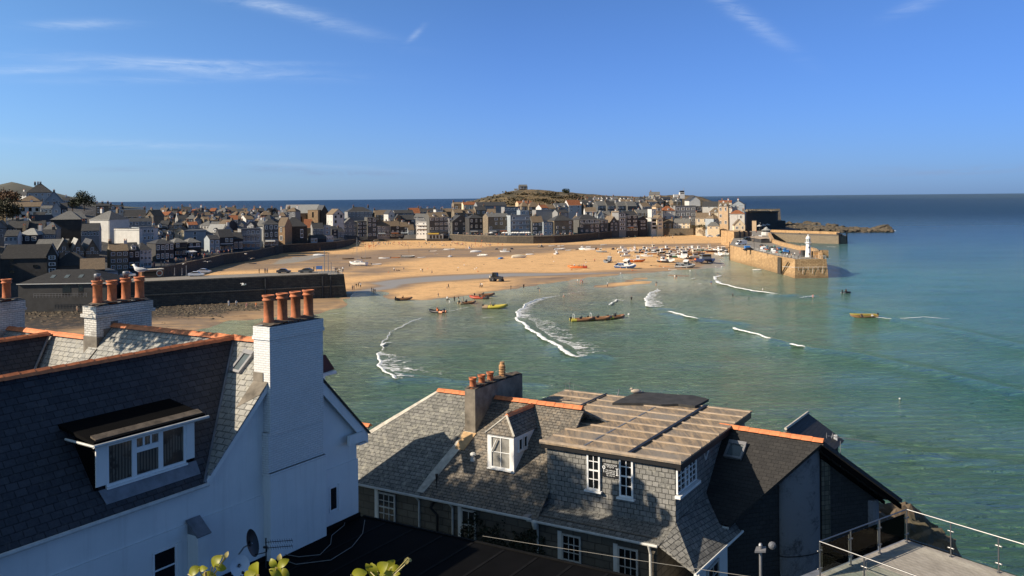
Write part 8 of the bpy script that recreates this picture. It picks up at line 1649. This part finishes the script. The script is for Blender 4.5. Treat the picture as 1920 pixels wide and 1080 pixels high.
# boats in the water
boat(1083,503,'rib',7.5,178,0,('orange','red'),'large orange rescue inflatable with crew standing, aground on the sand',frame=True)
boat(757,562.5,'rib',4.8,20,0,('brown','black'),'brown inflatable beached at the tip of the sand',con='brown')
boat(819,586,'rib',4.6,150,0,('black','orange'),'black inflatable with an orange engine cover',z=0,con='orange')
boat(876,570,'rib',4.8,22,0,('brown','tan'),'brown and cream inflatable with people beside it',z=0)
boat(898,560,'rib',5.4,165,0,('red','black'),'red inflatable nosed against the brown one',z=0)
boat(908,556,'rib',6.0,14,0,('brown','tan'),'dark brown inflatable just behind the red one',z=.05)
boat(928,578,'rib',6.4,-3,0,('yellow','tan'),'long yellow inflatable afloat with one person aboard',z=0)
boat(1092,602,'rib',5.6,8,0,('brown','yellow'),'left one of three brown and yellow moored inflatables',z=0,frame=True)
boat(1124,600,'rib',5.6,6,0,('brown','yellow'),'middle one of three brown and yellow moored inflatables',z=0,frame=True)
boat(1155,597,'rib',5.0,30,0,('brown','yellow'),'right one of three brown and yellow moored inflatables',z=0)
boat(1620,597,'dinghy',6.2,176,0,('wood','tan','brown','yellow'),'wooden motor boat with two people heading left across the bay',z=-.12,H=.9)
boat(1587,550,'rib',3.0,20,0,('black','grey'),'small black inflatable alone off the pier head',z=0)
boat(1420,506.5,'kayak',4.2,0,0,('white',),'white board floating beside the golden pier',z=0)
# ---------------------------------------------------------------- people
PM = {k: plain('cloth ' + k,c,.85,0,.1,4) for k,c in dict(black=(.015,.015,.018),white=(.72,.71,.68),navy=(.02,.03,.08),blue=(.06,.14,.35),red=(.4,.04,.03),grey=(.2,.2,.21),tan=(.4,.3,.2),orange=(.6,.2,.06),green=(.06,.13,.07),pink=(.55,.25,.25),teal=(.05,.25,.28)).items()}
SKIN = plain('skin',(.50,.28,.18),.6,0,.06,3); HAIR = plain('dark hair',(.04,.025,.015),.7,0,.1,5)
def pose_mesh(joints, edges, name):
 bm = bmesh.new(); vs = [bm.verts.new(j[0]) for j in joints]
 for a, b in edges: bm.edges.new((vs[a], vs[b]))
 me = bpy.data.meshes.new(name); bm.to_mesh(me); bm.free(); ob = bpy.data.objects.new(name,me); link(ob); md = ob.modifiers.new('skin','SKIN'); md.use_smooth_shade = True
 for i,j in enumerate(joints): sv = me.skin_vertices[0].data[i]; sv.radius = (j[1],j[1] * j[2] if len(j) > 2 else j[1])
 me.skin_vertices[0].data[0].use_root = True; sd_ = ob.modifiers.new('sub','SUBSURF'); sd_.levels = 1
 dg_ = bpy.context.evaluated_depsgraph_get(); out = bpy.data.meshes.new_from_object(ob.evaluated_get(dg_)); bpy.data.objects.remove(ob); return out
def stand(lx, rx, la, ra, lean=0.0):
 j = [((0,0,.92),.15,.75),((lean * .4,0,1.15),.14,.75),((lean,0,1.38),.17,.6),((lean * 1.1,0,1.50),.065),((lean * 1.2,0,1.60),.10),((lean * 1.2,0,1.70),.085),
         ((lx * .5,-.10,.50),.085),((lx,-.11,.08),.055),((lx + .14,-.11,.03),.04),((rx * .5,.10,.50),.085),((rx,.11,.08),.055),((rx + .14,.11,.03),.04),
         ((lean,-.20,1.40),.06),((lean + la[0] * .5,-.25,1.40 + la[1] * .5),.045),((lean + la[0],-.24,1.40 + la[1]),.035),((lean,.20,1.40),.06),((lean + ra[0] * .5,.25,1.40 + ra[1] * .5),.045),((lean + ra[0],.24,1.40 + ra[1]),.035),((0,-.1,.85),.10),((0,.1,.85),.10)]
 e = [(0,1),(1,2),(2,3),(3,4),(4,5),(0,18),(18,6),(6,7),(7,8),(0,19),(19,9),(9,10),(10,11),(2,12),(12,13),(13,14),(2,15),(15,16),(16,17)]; return j,e
def sitj():
 j = [((0,0,.14),.15,.8),((-.1,0,.36),.14,.75),((-.14,0,.60),.16,.6),((-.13,0,.72),.065),((-.1,0,.82),.10),((-.1,0,.92),.085),
         ((.38,-.12,.42),.075),((.62,-.12,.06),.05),((.38,.12,.42),.075),((.62,.12,.06),.05),((-.14,-.2,.60),.055),((.12,-.24,.44),.04),((.36,-.14,.46),.035),((-.14,.2,.60),.055),((.12,.24,.44),.04),((.36,.14,.46),.035)]
 return j,[(0,1),(1,2),(2,3),(3,4),(4,5),(0,6),(6,7),(0,8),(8,9),(2,10),(10,11),(11,12),(2,13),(13,14),(14,15)]
def liej():
 j = [((0,0,.16),.14,.8),((-.25,0,.16),.13,.9),((-.48,0,.2),.15,.7),((-.62,0,.24),.06),((-.72,0,.28),.095),((-.82,0,.3),.08),((.42,-.12,.2),.07),((.8,-.13,.07),.045),((.42,.12,.12),.07),((.84,.13,.07),.045),((-.45,-.22,.18),.05),((-.2,-.34,.08),.035),((-.45,.22,.18),.05),((-.7,.38,.08),.035)]
 return j,[(0,1),(1,2),(2,3),(3,4),(4,5),(0,6),(6,7),(0,8),(8,9),(2,10),(10,11),(2,12),(12,13)]
POSE = {'stand': stand(0,.03,(.04,-.62),(.05,-.6)),'walk': stand(.28,-.28,(-.22,-.52),(.28,-.48),.06),'bend': stand(.12,-.1,(.5,-.55),(.46,-.5),.5),'raise': stand(.05,-.04,(.1,.5),(.08,-.6)),'hip': stand(.02,.02,(.2,-.35),(.04,-.6)),'sit': sitj(),'lie': liej()}
PMESH = {k: pose_mesh(v[0], v[1], 'person_' + k) for k, v in POSE.items()}
CACHE = {}
def person_mesh(pose, top, bot, legs):
 key = (pose, top, bot, legs)
 if key in CACHE: return CACHE[key]
 me = PMESH[pose].copy(); me.materials.clear()
 for m in (SKIN,PM[top],PM[bot] if bot != 'skin' else SKIN,HAIR): me.materials.append(m)
 for p in me.polygons:
  c = p.center
  if pose in ('sit', 'lie'):
   hx_ = -.1 if pose == 'sit' else -.72; hd = (c.z > .76) if pose == 'sit' else c.x < -.62
   mi = (3 if (c.z > .86 if pose == 'sit' else c.x < -.76) else 0) if hd else (1 if (c.x < .02 if pose == 'sit' else c.x < -.05) else (2 if c.x < (.3 if not legs else .7) else 0))
   if pose == 'sit' and abs(c.y) > .19 and c.x > .05: mi = 0
  else:
   if c.z > 1.53: mi = 3 if (c.z > 1.66 or c.x < POSE[pose][0][4][0][0] - .04) else 0
   elif c.z > 1.47: mi = 0
   elif c.z > .95 and abs(c.y) < .225: mi = 1
   elif abs(c.y) >= .225: mi = 1 if (legs and c.z > .9) else 0
   else: mi = 2 if c.z > (.12 if legs else .58) else 0
  p.material_index = mi
 CACHE[key] = me; return me
def person(px,py,pose,top,bot,label,z=.13,head=None,s=1.0,legs=True,grp=None,pos=None,sink=0.0):
 p = pos if pos is not None else onz(px,py,z); me = person_mesh(pose,top,bot,legs); o = bpy.data.objects.new('person',me); link(o); o.location = p - VZ * sink; o.rotation_euler = (0,0,head if head is not None else rp_.uniform(0,6.28)); o.scale = (s,s,s)
 o['label'] = label; o['category'] = 'person'
 if grp: o['group'] = grp
 return o
rp_ = random.Random(77)
for a_ in ((655,501,'raise','grey','black','person carrying a board near the two masted yacht'),(662.5,499,'stand','black','black','person in black at the stern of the two masted yacht'),(739,509,'hip','white','black','person in a white top standing left of a sitting group'),(757,508.5,'walk','grey','tan','person in grey walking right of a sitting group'),
           (789,511,'stand','white','tan','pale dressed person in a pair in mid beach'),(792.5,511,'walk','black','grey','dark dressed person in a pair in mid beach'),(810,513,'walk','tan','navy','person walking alone in mid beach'),(841,541,'walk','black','black','adult in black walking with a child'),(900.5,539.5,'walk','grey','black','left person of a couple below the tractor'),(904,539.5,'walk','white','black','right person of a couple below the tractor'),
           (958,544,'stand','black','black','person in black at the water edge left of a swimmer'),(982,541.5,'stand','black','black','tall person in a wetsuit at the water edge'),(1115,491.5,'walk','red','black','person walking on dry sand left of the heeled grey boat'),(1139,538,'stand','white','black','person wading at the left end of the sand bar'),(1230,537,'bend','black','skin','person bending at the right end of the sand bar'),
           (661,544,'stand','grey','navy','left child near the end of the dark quay'),(664,543.5,'stand','navy','navy','second child near the end of the dark quay'),(668,540.5,'walk','black','tan','adult in the group near the end of the quay'),(672,538,'bend','black','black','person bending over gear near the quay end'),(676,539,'walk','white','black','person in white at the right of the quay end group'),(697,548,'stand','black','black','person in a wetsuit at the quay shadow'),(703,551,'bend','black','grey','person stooping in the quay shadow'),
           (822,559,'walk','navy','tan','person on the sand left of the boat crews'),(838.5,566,'walk','white','black','person stepping ashore below the tip of sand'),(852,566,'stand','black','black','left person in dark clothes by the brown inflatable'),(860,566,'stand','black','tan','middle person in dark clothes by the brown inflatable'),(868,566,'walk','grey','tan','right person beside the brown inflatable'),(843,569,'bend','black','white','person bending in the shallows left of the inflatables'),
           (1243.5,456.5,'walk','black','tan','lone person on the empty right hand beach'),(1264,457,'stand','tan','tan','person sitting alone near the far boats'),(375,586,'walk','grey','black','person among the boulders on the lower beach'),(443,574,'walk','white','grey','person in white on the lower left beach'),(462,579,'walk','pink','skin','bather walking on the lower left beach'),(480,578,'walk','orange','skin','bather in orange on the lower left beach'),(145,585,'stand','tan','skin','person on the dark pebbles below the shoreline building'),(429,574,'stand','white','white','thin pale figure by the foot of the quay wall')):
 person(*a_, sink=.0)
person(837.5,543,'stand','grey','skin','small child beside the adult in black',s=.62)
for a_,sk in (((1012,546,'bend','navy','skin','swimmer crouching at the water edge'),.3),((1057,558,'walk','grey','skin','person in grey where the long wave begins'),.2),((1184,563,'stand','black','black','lone person in a wetsuit standing knee deep'),.45),((1265,523,'stand','white','skin','pale person of a wading pair'),.15),((1268.5,523,'stand','black','skin','dark person of a wading pair'),.15),((1346,518,'stand','navy','skin','person wading in front of the far boats'),.1),
               ((1333.5,533,'stand','blue','skin','child wading left of the curling wave'),.4),((1374,556,'stand','black','black','dark swimmer chest deep below the long white wave'),.75),((1404,558,'stand','black','black','head of a swimmer right of the dark swimmer'),1.25),((1430,545,'raise','white','skin','pale swimmer jumping behind the long white wave'),.7),((1524,558,'raise','pink','skin','bather splashing off the pier head'),.7),((1537,556,'stand','white','skin','head of a swimmer off the pier head'),1.3),((700,549,'stand','black','black','second wetsuited person at the quay shadow'),.1)):
 person(*a_, z=0.0, sink=sk)
def seat(px,py,top,lb,pose='sit',z=.55,**k): return person(px,py,pose,top,'black',lb,z=z,**k)
for px,lb,tp in ((1077,'crew member at the wheel of the orange rescue inflatable','white'),(1087,'first passenger in the orange rescue inflatable','tan'),(1091,'second passenger in the orange rescue inflatable','grey'),(1094.5,'third passenger in the orange rescue inflatable','pink')): person(px,502,'stand',tp,'black',lb,z=.45)
person(928 - 8,577,'stand','tan','tan','person standing at the stern of the yellow inflatable',z=.3); seat(1616,596.5,'black','dark clothed person at the middle of the wooden motor boat',z=.6,s=1.25); seat(1636,596.5,'white','person in white at the stern of the wooden motor boat',z=.6,s=1.15)
seat(903,559,'tan','person sitting in the red inflatable'); seat(866,569.5,'grey','person sitting in the brown inflatable'); seat(1587,549,'black','person crouching in the small black inflatable',z=.3)
for px,py,lb in ((1083,529.5,'left bather'),(1088,531,'middle bather'),(1092,530.5,'right bather')): person(px,py + 1,'bend' if 'mid' in lb else 'stand','red' if 'mid' in lb else 'white','skin',lb + ' of three at the edge of the wet sand',z=.05,sink=.2)
seat(744,509,'navy','person sitting on the sand beside a white topped person',z=.13); seat(748,509,'black','second person sitting on the sand beside a white topped person',z=.13)
# crowd on the upper beach
tops = ['white','black','navy','red','grey','tan','blue','orange','teal','pink']; rc = random.Random(15)
for k in range(125):
 px = rc.uniform(668,884) if rc.random() < .86 else rc.uniform(884,925); py = 455.5 + abs(rc.gauss(0,4.2)) + (1.5 if px < 700 or px > 860 else 0) + (3 if px > 880 else 0)
 if py > 466 or (px < 690 and py > 461): py = 459
 ps = rc.choice(['sit','sit','sit','lie','stand','walk','bend']); tp = rc.choice(tops)
 person(px,py,ps,tp,rc.choice(['black','navy','tan','skin']),'person in a %s top %s on the crowded upper beach' % (tp,{'sit': 'sitting','lie': 'lying','stand': 'standing','walk': 'walking','bend': 'bending over'}[ps]),z=.5,legs=rc.random() < .5,grp='upper beach crowd, %s, %s' % (tp,ps))
for k in range(22):
 px = rc.uniform(668,710) if k < 10 else rc.uniform(1150,1300); py = rc.uniform(452.5,457) if k < 10 else rc.uniform(443.5,448); tp = rc.choice(tops); person(px,py,rc.choice(['stand','walk']),tp,'black','person in a %s top standing %s' % (tp,'at the top of the slipway' if k < 10 else 'on the sand below the terrace wall'),z=.5,grp='people %s in %s' % ('by the slipway' if k < 10 else 'below the terrace wall',tp))
# promenade crowd
for k in range(70):
 px = rc.uniform(850,1078); d_ = rc.uniform(2.0,9.0); x_,y_ = 0,0; b0 = onz(px,np.interp(px,[842,900,950,1000,1040,1080],[453,456.5,458,458.5,457.5,454.5]),0); tp = rc.choice(tops); ps = rc.choice(['stand','walk','walk','hip'])
 person(0,0,ps,tp,rc.choice(['black','navy','tan']),'person in a %s top %s on the stone promenade' % (tp,'walking' if ps == 'walk' else 'standing'),pos=Vector((b0.x * (b0.y + d_) / b0.y,b0.y + d_,5.0)),grp='promenade crowd in %s, %s' % (tp,ps == 'walk'))
for k in range(55):
 i = rc.uniform(2.2,7.6); i0 = int(i); q0 = LAND[i0 + 3]; q1 = LAND[i0 + 4]; f_ = i - i0; d_ = rc.uniform(2.5,10); p = Vector((q0[0] + (q1[0] - q0[0]) * f_,q0[1] + (q1[1] - q0[1]) * f_,5.3)); dd = Vector((q1[0] - q0[0],q1[1] - q0[1],0)).normalized(); p += Vector((-dd.y,dd.x,0)) * d_; tp = rc.choice(tops)
 person(0,0,rc.choice(['stand','walk']),tp,rc.choice(['black','navy','tan']),'person in a %s top on the shaded left harbour road' % tp,pos=p,grp='left harbour road crowd in %s' % tp)
for px,py,tp,lb in ((486,513,'black','left person standing on the dark quay behind the parked cars'),(497,512.5,'navy','middle person standing on the dark quay'),(501,512.5,'grey','right person of the pair standing on the dark quay'),(588.5,508.5,'black','lone person near the blue-grey board on the quay'),(629,511,'navy','first person at the seaward end of the quay'),(632,511,'black','second person at the seaward end of the quay'),(639,510,'grey','third person leaning at the end of the quay'),(643,510,'white','fourth person at the corner of the quay'),(634,514,'tan','person at the near rail of the quay end')): person(px,py,'stand',tp,'black',lb,z=ZP)
for px,py,tp in ((1480,477,'black'),(1490,481,'white'),(1500,479,'red'),(1484,484,'tan'),(1498,485,'grey'),(1476,483,'white'),(1536,484,'blue'),(1410,446,'white'),(1405,441,'black'),(1418,437,'red'),(1412,455,'tan'),(1422,449,'navy'),(1468,480,'navy')):
 person(px,py,'stand',tp,'black','person in a %s top on the golden stone pier%s' % (tp,' near the lighthouse' if px > 1465 else ' road'),z=6.6,grp='people on the golden pier in %s, %s' % (tp,px > 1465))
# ---------------------------------------------------------------- vehicles and other things
def car(px, py, L, head, col, label, z, van=False, name='parked_car', Hh=None):
 c = onz(px,py,z); th = thing(name,label,'van' if van else 'car',c,None); T = Matrix.Translation(c) @ Matrix.Rotation(R(head),4,'Z'); W = 1.8; Hh = Hh or (2.1 if van else 1.45); mb = MB(); mb.M = T
 if van: prof = [(-L / 2,.3),(L / 2,.3),(L / 2,.9),(L * .42,1.05),(L * .27,Hh * .95),(L * .2,Hh),(-L / 2 + .1,Hh),(-L / 2,Hh - .2)]
 else: prof = [(-L / 2,.3),(L / 2,.3),(L / 2,.75),(L * .25,.9),(L * .1,Hh * .96),(-L * .2,Hh),(-L * .38,.98),(-L / 2,.92)]
 mb.prism([(x,-W / 2,z_) for x,z_ in prof],(0,W,0)); part(mb,'body',plain('car paint ' + label[:12],col,.3,0,.05,1,.6),th)
 mb = MB(); mb.M = T
 gp_ = [(L * .22,.98),(L * .10,Hh * .92),(-L * .18,Hh * .94),(-L * .33,1.0)] if not van else [(L * .38,1.1),(L * .26,Hh * .88),(L * .08,Hh * .88),(L * .08,1.1)]
 mb.prism([(x,-W / 2 - .012,z_) for x,z_ in gp_],(0,W + .024,0)); part(mb,'side_window',M['glass_dark'],th)
 mb = MB(); mb.M = T; a,b = ((L * .245,.95),(L * .115,Hh * .92)) if not van else ((L * .415,1.1),(L * .285,Hh * .92)); mb.prism([(a[0] + .02,-W * .42,a[1]),(a[0] + .02,W * .42,a[1]),(b[0] + .04,W * .42,b[1]),(b[0] + .04,-W * .42,b[1])],(.03,0,.02)); part(mb,'windscreen',M['glass_dark'],th)
 for sx in (-.3, .3):
  for sg in (-1,1): mb = MB(); mb.M = T @ Matrix.Translation((L * sx,sg * (W / 2 - .1),.33)); mb.lathe((0,0,-.1),[(.2,0),(.33,.02),(.33,.2),(.2,.22)],14,axis=(0,1,0)); part(mb,'wheel',BM['black'],th)
 return th
car(368,517.8,4.6,8,(.5,.52,.55),'silver estate car parked on the dark quay near its root',ZP); car(532,512,4.3,4,(.03,.03,.035),'left one of two dark cars parked on the quay',ZP); car(574,511,4.6,176,(.04,.045,.05),'right one of two dark cars parked on the quay',ZP)
car(240,519,4.3,10,(.55,.56,.58),'silver car parked by the shore road left of the quay kiosk',6.9); car(383,512,4.0,0,(.35,.36,.4),'grey hatchback farther back on the quay',ZP)
car(1390,459,5.2,200,(.75,.75,.74),'white van parked on the left side of the pier',6.6,True); car(1401,452,4.8,205,(.06,.08,.10),'dark blue van parked behind the white van',6.6,True); car(1403,470,4.2,190,(.03,.035,.04),'black car parked at the left pier edge',6.6)
car(1424,452,4.8,80,(.72,.73,.74),'white van parked beside the slatted shed',6.6,True); car(1425,446,4.2,80,(.6,.62,.63),'pale car behind the white van by the shed',6.6)
car(1331,444.5,4.2,0,(.7,.7,.7),'white car at the top of the right hand beach',4.2); car(1350,443.5,4.4,20,(.10,.13,.15),'dark teal car at the top of the right hand beach',4.2)
# tractor on the beach
c = onz(931,528,.12); tr_ = thing('tractor','black tractor with big wheels standing on the sand in mid bay','tractor',c); T = Matrix.Translation(c) @ Matrix.Rotation(R(-22),4,'Z')
mb = MB(); mb.M = T; mb.prism([(-2.1,-.6,.9),(2.4,-.55,.9),(2.4,-.55,1.75),(.4,-.6,2.0),(-2.1,-.6,1.9)],(0,1.2,0)); mb.box(-2.5,-1.0,.8,-2.0,1.0,1.3); part(mb,'body',BM['black'],tr_)
mb = MB(); mb.M = T; mb.prism([(-1.5,-.75,1.9),(.5,-.75,1.9),(.15,-.7,3.1),(-1.3,-.7,3.1)],(0,1.5,0)); part(mb,'cab',M['glass_dark'],tr_); mb = MB(); mb.M = T; mb.box(-1.45,-.85,3.1,.3,.85,3.25)
for q in ((-1.45,-.78),(-1.45,.72),(.4,-.78),(.4,.72)): mb.tube([(q[0],q[1],1.9),(q[0] * .85,q[1] * .95,3.1)],.06,4)
part(mb, 'cab_roof', BM['black'], tr_)
for x, r_ in ((-1.4, .95), (1.7, .62)):
 for sg in (-1,1): mb = MB(); mb.M = T @ Matrix.Translation((x,sg * 1.05,r_)); mb.lathe((0,0,-.25),[(r_ * .5,0),(r_,.05),(r_,.45),(r_ * .5,.5)],18,axis=(0,1,0)); w_ = part(mb,'wheel',BM['black'],tr_); mb = MB(); mb.M = T @ Matrix.Translation((x,sg * 1.05,r_)); mb.lathe((0,0,-.27),[(r_ * .45,0),(r_ * .45,.54)],12,axis=(0,1,0)); part(mb,'hub',BM['grey'],w_)
mb = MB(); mb.M = T; mb.box(-2.55,-.5,1.4,-2.2,.1,2.1); part(mb,'rear_box',BM['cream'],tr_)
# ice cream kiosk with ring on the quay
p = onz(266,521.5,ZP); q = onz(307,519,ZP); d_ = (q - p); L_ = d_.length; d_.normalize(); n_ = Vector((-d_.y,d_.x,0)); kq = thing('quay_kiosk','long low red and cream kiosk with a round ring sign on the dark quay','kiosk',p)
mb = MB(); quadbox(mb,p,d_ * L_,n_ * 2.4,VZ * 2.3); part(mb,'wall',BM['brown'],kq); mb = MB(); quadbox(mb,p - n_ * .03 + d_ * .5 + VZ * .5,d_ * (L_ * .6),-n_ * .02,VZ * 1.3); part(mb,'hatch',M['glass_dark'],kq); mb = MB(); quadbox(mb,p - n_ * .25 - d_ * .1 + VZ * 2.3,d_ * (L_ + .2),n_ * 2.8,VZ * .2); part(mb,'roof',BM['cream'],kq)
c = p + d_ * L_ * .8 - n_ * .08 + VZ * 1.2; mb = MB(); mb.lathe(c,[(.7,0),(.95,0),(.95,.08),(.7,.08)],20,cap=False,axis=-n_); part(mb,'ring',BM['cream'],kq); mb = MB(); quadbox(mb,c - d_ * .7 - VZ * .18 - n_ * .02,d_ * 1.4,VZ * .36,-n_ * .05); part(mb,'ring_bar',BM['red'],kq)
p = onz(598.5,508.5,ZP); mb = MB(); mb.box(p.x - 1.0,p.y,ZP + .6,p.x + 1.0,p.y + .08,ZP + 1.7); mb.box(p.x - .9,p.y + .01,ZP,p.x - .8,p.y + .07,ZP + .6); mb.box(p.x + .8,p.y + .01,ZP,p.x + .9,p.y + .07,ZP + .6); solo(mb,'notice_board',PM['blue'],'small blue-grey notice board on the quay','sign')
# parasols and cafe boards on the promenade
rc = random.Random(21)
for k, px in enumerate((921, 945, 951, 962, 966.5, 971, 978, 982.5, 988, 992, 851, 856)):
 b0 = onz(px,457.8 if px > 900 else 453.5,0); c = Vector((b0.x * (b0.y + 8) / b0.y,b0.y + 8,5.0)); th = thing('parasol',['first','second','third','fourth','fifth','sixth','seventh','eighth','ninth','tenth','eleventh','last'][k] + ' white parasol counted along the promenade, %s' % ('below the balconied white building' if px > 940 else 'left of the balconied building'),'parasol',c,'white parasols on the promenade')
 mb = MB(); mb.tube([c,c + VZ * 2.5],.05,4); part(mb,'pole',M['grey_metal'],th); mb = MB(); mb.lathe(c + VZ * 1.95,[(1.75,0),(1.7,.1),(0,.75)],8); part(mb,'canopy',BM['white'],th)
 mb = MB(); mb.lathe(c + Vector((.0,0,.7)),[(.5,0),(.5,.05)],10); mb.tube([c,c + VZ * .7],.08,5); part(mb,'table',BM['grey'],th)
for k in range(5):
 c = onz(353 + k * 2.6,481 - k * .2,5.6); mb = MB(); mb.lathe(c + VZ * 1.9,[(1.6,0),(1.55,.1),(0,.7)],8); mb.tube([c,c + VZ * 2.3],.05,4); solo(mb,'parasol',BM['white'],['leftmost','second','third','fourth','rightmost'][k] + ' white cafe parasol on the shaded left harbour road','parasol',group='cafe parasols on the left harbour road')
# yellow fronted beach hut, barrier and slipway truck
p0 = ony(803,451,618); p1 = ony(831,451,618); hu = thing('beach_hut','low grey beach cafe with a yellow sign strip on the sea wall','hut',Vector((p0.x,618,2)))
mb = MB(); mb.box(p0.x,618,0,p1.x,624,5.4); part(mb,'wall',TW['wg'],hu); mb = MB(); mb.box(p0.x - .3,617.6,5.4,p1.x - 3,624,6.1); part(mb,'sign_strip',plain('yellow sign strip',(.55,.38,.06),.7),hu); mb = MB()
for k in range(4): mb.box(p0.x + 1 + k * 2.3,617.9,2.6,p0.x + 2.4 + k * 2.3,617.98,4.6)
part(mb,'window',M['glass_dark'],hu); mb = MB(); mb.box(p0.x - 1,617.2,-1,p1.x + 4,617.9,2.3); part(mb,'plinth',TW['wn'],hu)
c = onz(653,455.5,1.0); th = thing('flatbed_truck','yellow-sided truck parked at the top of the slipway','truck',c); mb = MB(); mb.box(c.x - 3,c.y,1.4,c.x + 1.6,c.y + 2.2,2.2); part(mb,'bed',plain('truck tan',(.35,.25,.10),.7),th); mb = MB(); mb.box(c.x + 1.7,c.y,1.3,c.x + 3.4,c.y + 2.2,3.2); mb.box(c.x - 3,c.y + .2,2.2,c.x + 1.5,c.y + 2,2.9); part(mb,'cab',BM['black'],th)
mb = MB()
for x in (-2.2,-1.2,2.5): mb.lathe((c.x + x,c.y - .05,1.35),[(.25,0),(.45,.02),(.45,.3),(.25,.32)],12,axis=(0,1,0))
part(mb, 'wheels', BM['black'], th)
# flag line stakes and beached floats on the upper sand
rc = random.Random(33)
for k in range(16):
 px = (678 + rc.uniform(0,24)) if k < 9 else rc.uniform(884,950); py = rc.uniform(462,473) if k < 9 else rc.uniform(463,470); c = onz(px,py,.2); mb = MB(); h = rc.uniform(1.0,2.6) if k < 9 else rc.uniform(1.5,5); mb.tube([c,c + VZ * h],.05,4); mb.prism([c + VZ * (h - .5),c + VZ * h,c + VZ * (h - .2) + Vector((.8,0,0))],Vector((0,.04,0))); solo(mb,'marker_flag',BM['orange'] if k % 3 else BM['red'],'%s marker flag stuck in the upper beach %s' % ('orange' if k % 3 else 'red','above the two masted yacht' if k < 9 else 'near the promenade wall'),'flag',group='marker flags %d %d' % (k % 3 > 0,k < 9))
rc = random.Random(34)
for k in range(40):
 px = rc.uniform(700,1340); py = rc.uniform(466,512) - (px - 700) * .006; c = onz(px,py,.2)
 mb = MB(); mb.blob(c + VZ * .2,.28,.28,.25,.05,0,1,k); mb.tube([c + VZ * .1,c + Vector((rc.uniform(-1,1),rc.uniform(-3,3),.02)),c + Vector((rc.uniform(2,5),rc.uniform(-4,4),.02))],.05,4); co = rc.choice(['white','orange','black']); zo = 'left' if px < 900 else ('central' if px < 1120 else 'right hand'); solo(mb,'mooring_buoy',BM[co],'%s mooring buoy with its rope lying on the %s harbour sand' % (co,zo),'buoy',group='%s mooring buoys on the %s sand' % (co,zo))
for px,py,lb in ((1342,501,'left white float beside the catamaran'),(1353,501,'right white float by the pier foot'),(1294,508,'white float in front of the rolled grey boat'),(1179,590,'white float right of the moored inflatables'),(1687,749,'tiny white float out in the green water'),(1244,502,'left white float on the wet sand'),(1164,513,'pale float mirrored at the water edge')): c = onz(px,py,0); mb = MB(); mb.blob(c + VZ * .12,.16 if py > 700 else .3,.16 if py > 700 else .3,.14 if py > 700 else .28,.03,0,1,3); solo(mb,'float',BM['white'],lb,'float')
# gulls
def gull(p, s, label, fly=False, head=0.0):
 th = thing('seagull',label,'seagull',p); T = Matrix.Translation(p) @ Matrix.Rotation(head,4,'Z') @ Matrix.Scale(s,4); mb = MB(); mb.M = T
 if not fly:
  z = .16; mb.tube([(-.30,0,z + .10),(-.18,0,z + .10),(0,0,z + .10),(.14,0,z + .16),(.20,0,z + .25),(.24,0,z + .31),(.30,0,z + .31)],[.015,.07,.105,.085,.052,.05,.02],10); part(mb,'body',BM['white'],th,smooth=True)
  for sg in (-1,1): mb = MB(); mb.M = T; mb.tube([(.1,sg * .09,z + .16),(-.1,sg * .10,z + .13),(-.42,sg * .03,z + .10)],[.05,.06,.008],8); part(mb,'wing',plain('gull grey',(.36,.37,.39),.8),th,smooth=True)
  mb = MB(); mb.M = T; mb.tube([(.29,0,z + .31),(.37,0,z + .295)],[.016,.006],5); part(mb,'beak',BM['yellow'],th)
  for sg in (-1,1): mb = MB(); mb.M = T; mb.tube([(.0,sg * .04,z + .02),(.01,sg * .04,0)],.008,4); mb.prism([(.0,sg * .04 - .02,.004),(.06,sg * .04 - .03,.004),(.06,sg * .04 + .03,.004)],(0,0,.006)); part(mb,'leg',BM['orange'],th)
 else:
  mb.tube([(-.28,0,0),(0,0,0),(.2,0,.02),(.3,0,.02)],[.02,.08,.06,.015],8); part(mb,'body',BM['white'],th,smooth=True)
  for sg in (-1,1): mb = MB(); mb.M = T; mb.prism([(.08,sg * .05,.02),(.12,sg * .38,.16),(-.1,sg * .78,.10),(-.02,sg * .36,.12),(-.12,sg * .05,.02)],(0,0,.012)); part(mb,'wing',BM['grey'] if sg < 0 else BM['white'],th)
 return th
pg = [o for o in bpy.data.objects if o.name.startswith('chimney_pot')]
gp_ = ab(21.35 + 3 * .62,-31.5,26.12 + .85); gull(gp_,1.0,'grey and white gull standing on the rightmost terracotta pot',head=R(172))
for i,(px,py,d_) in enumerate(((457,534,190),(389,491,330),(461,476,380),(471,485,380),(343,495,330),(1220,790,60))):
 if i == 5: continue
 gull(CAM + ray(px,py) * d_,2.0 if d_ > 300 else 1.9,['white gull gliding in front of the dark quay face','white gull flying in front of the left harbour wall','gull flying above the bend of the harbour wall','gull with spread wings by the harbour wall bend','gull flying low over the left harbour road'][i],True,R(40 + 70 * i))
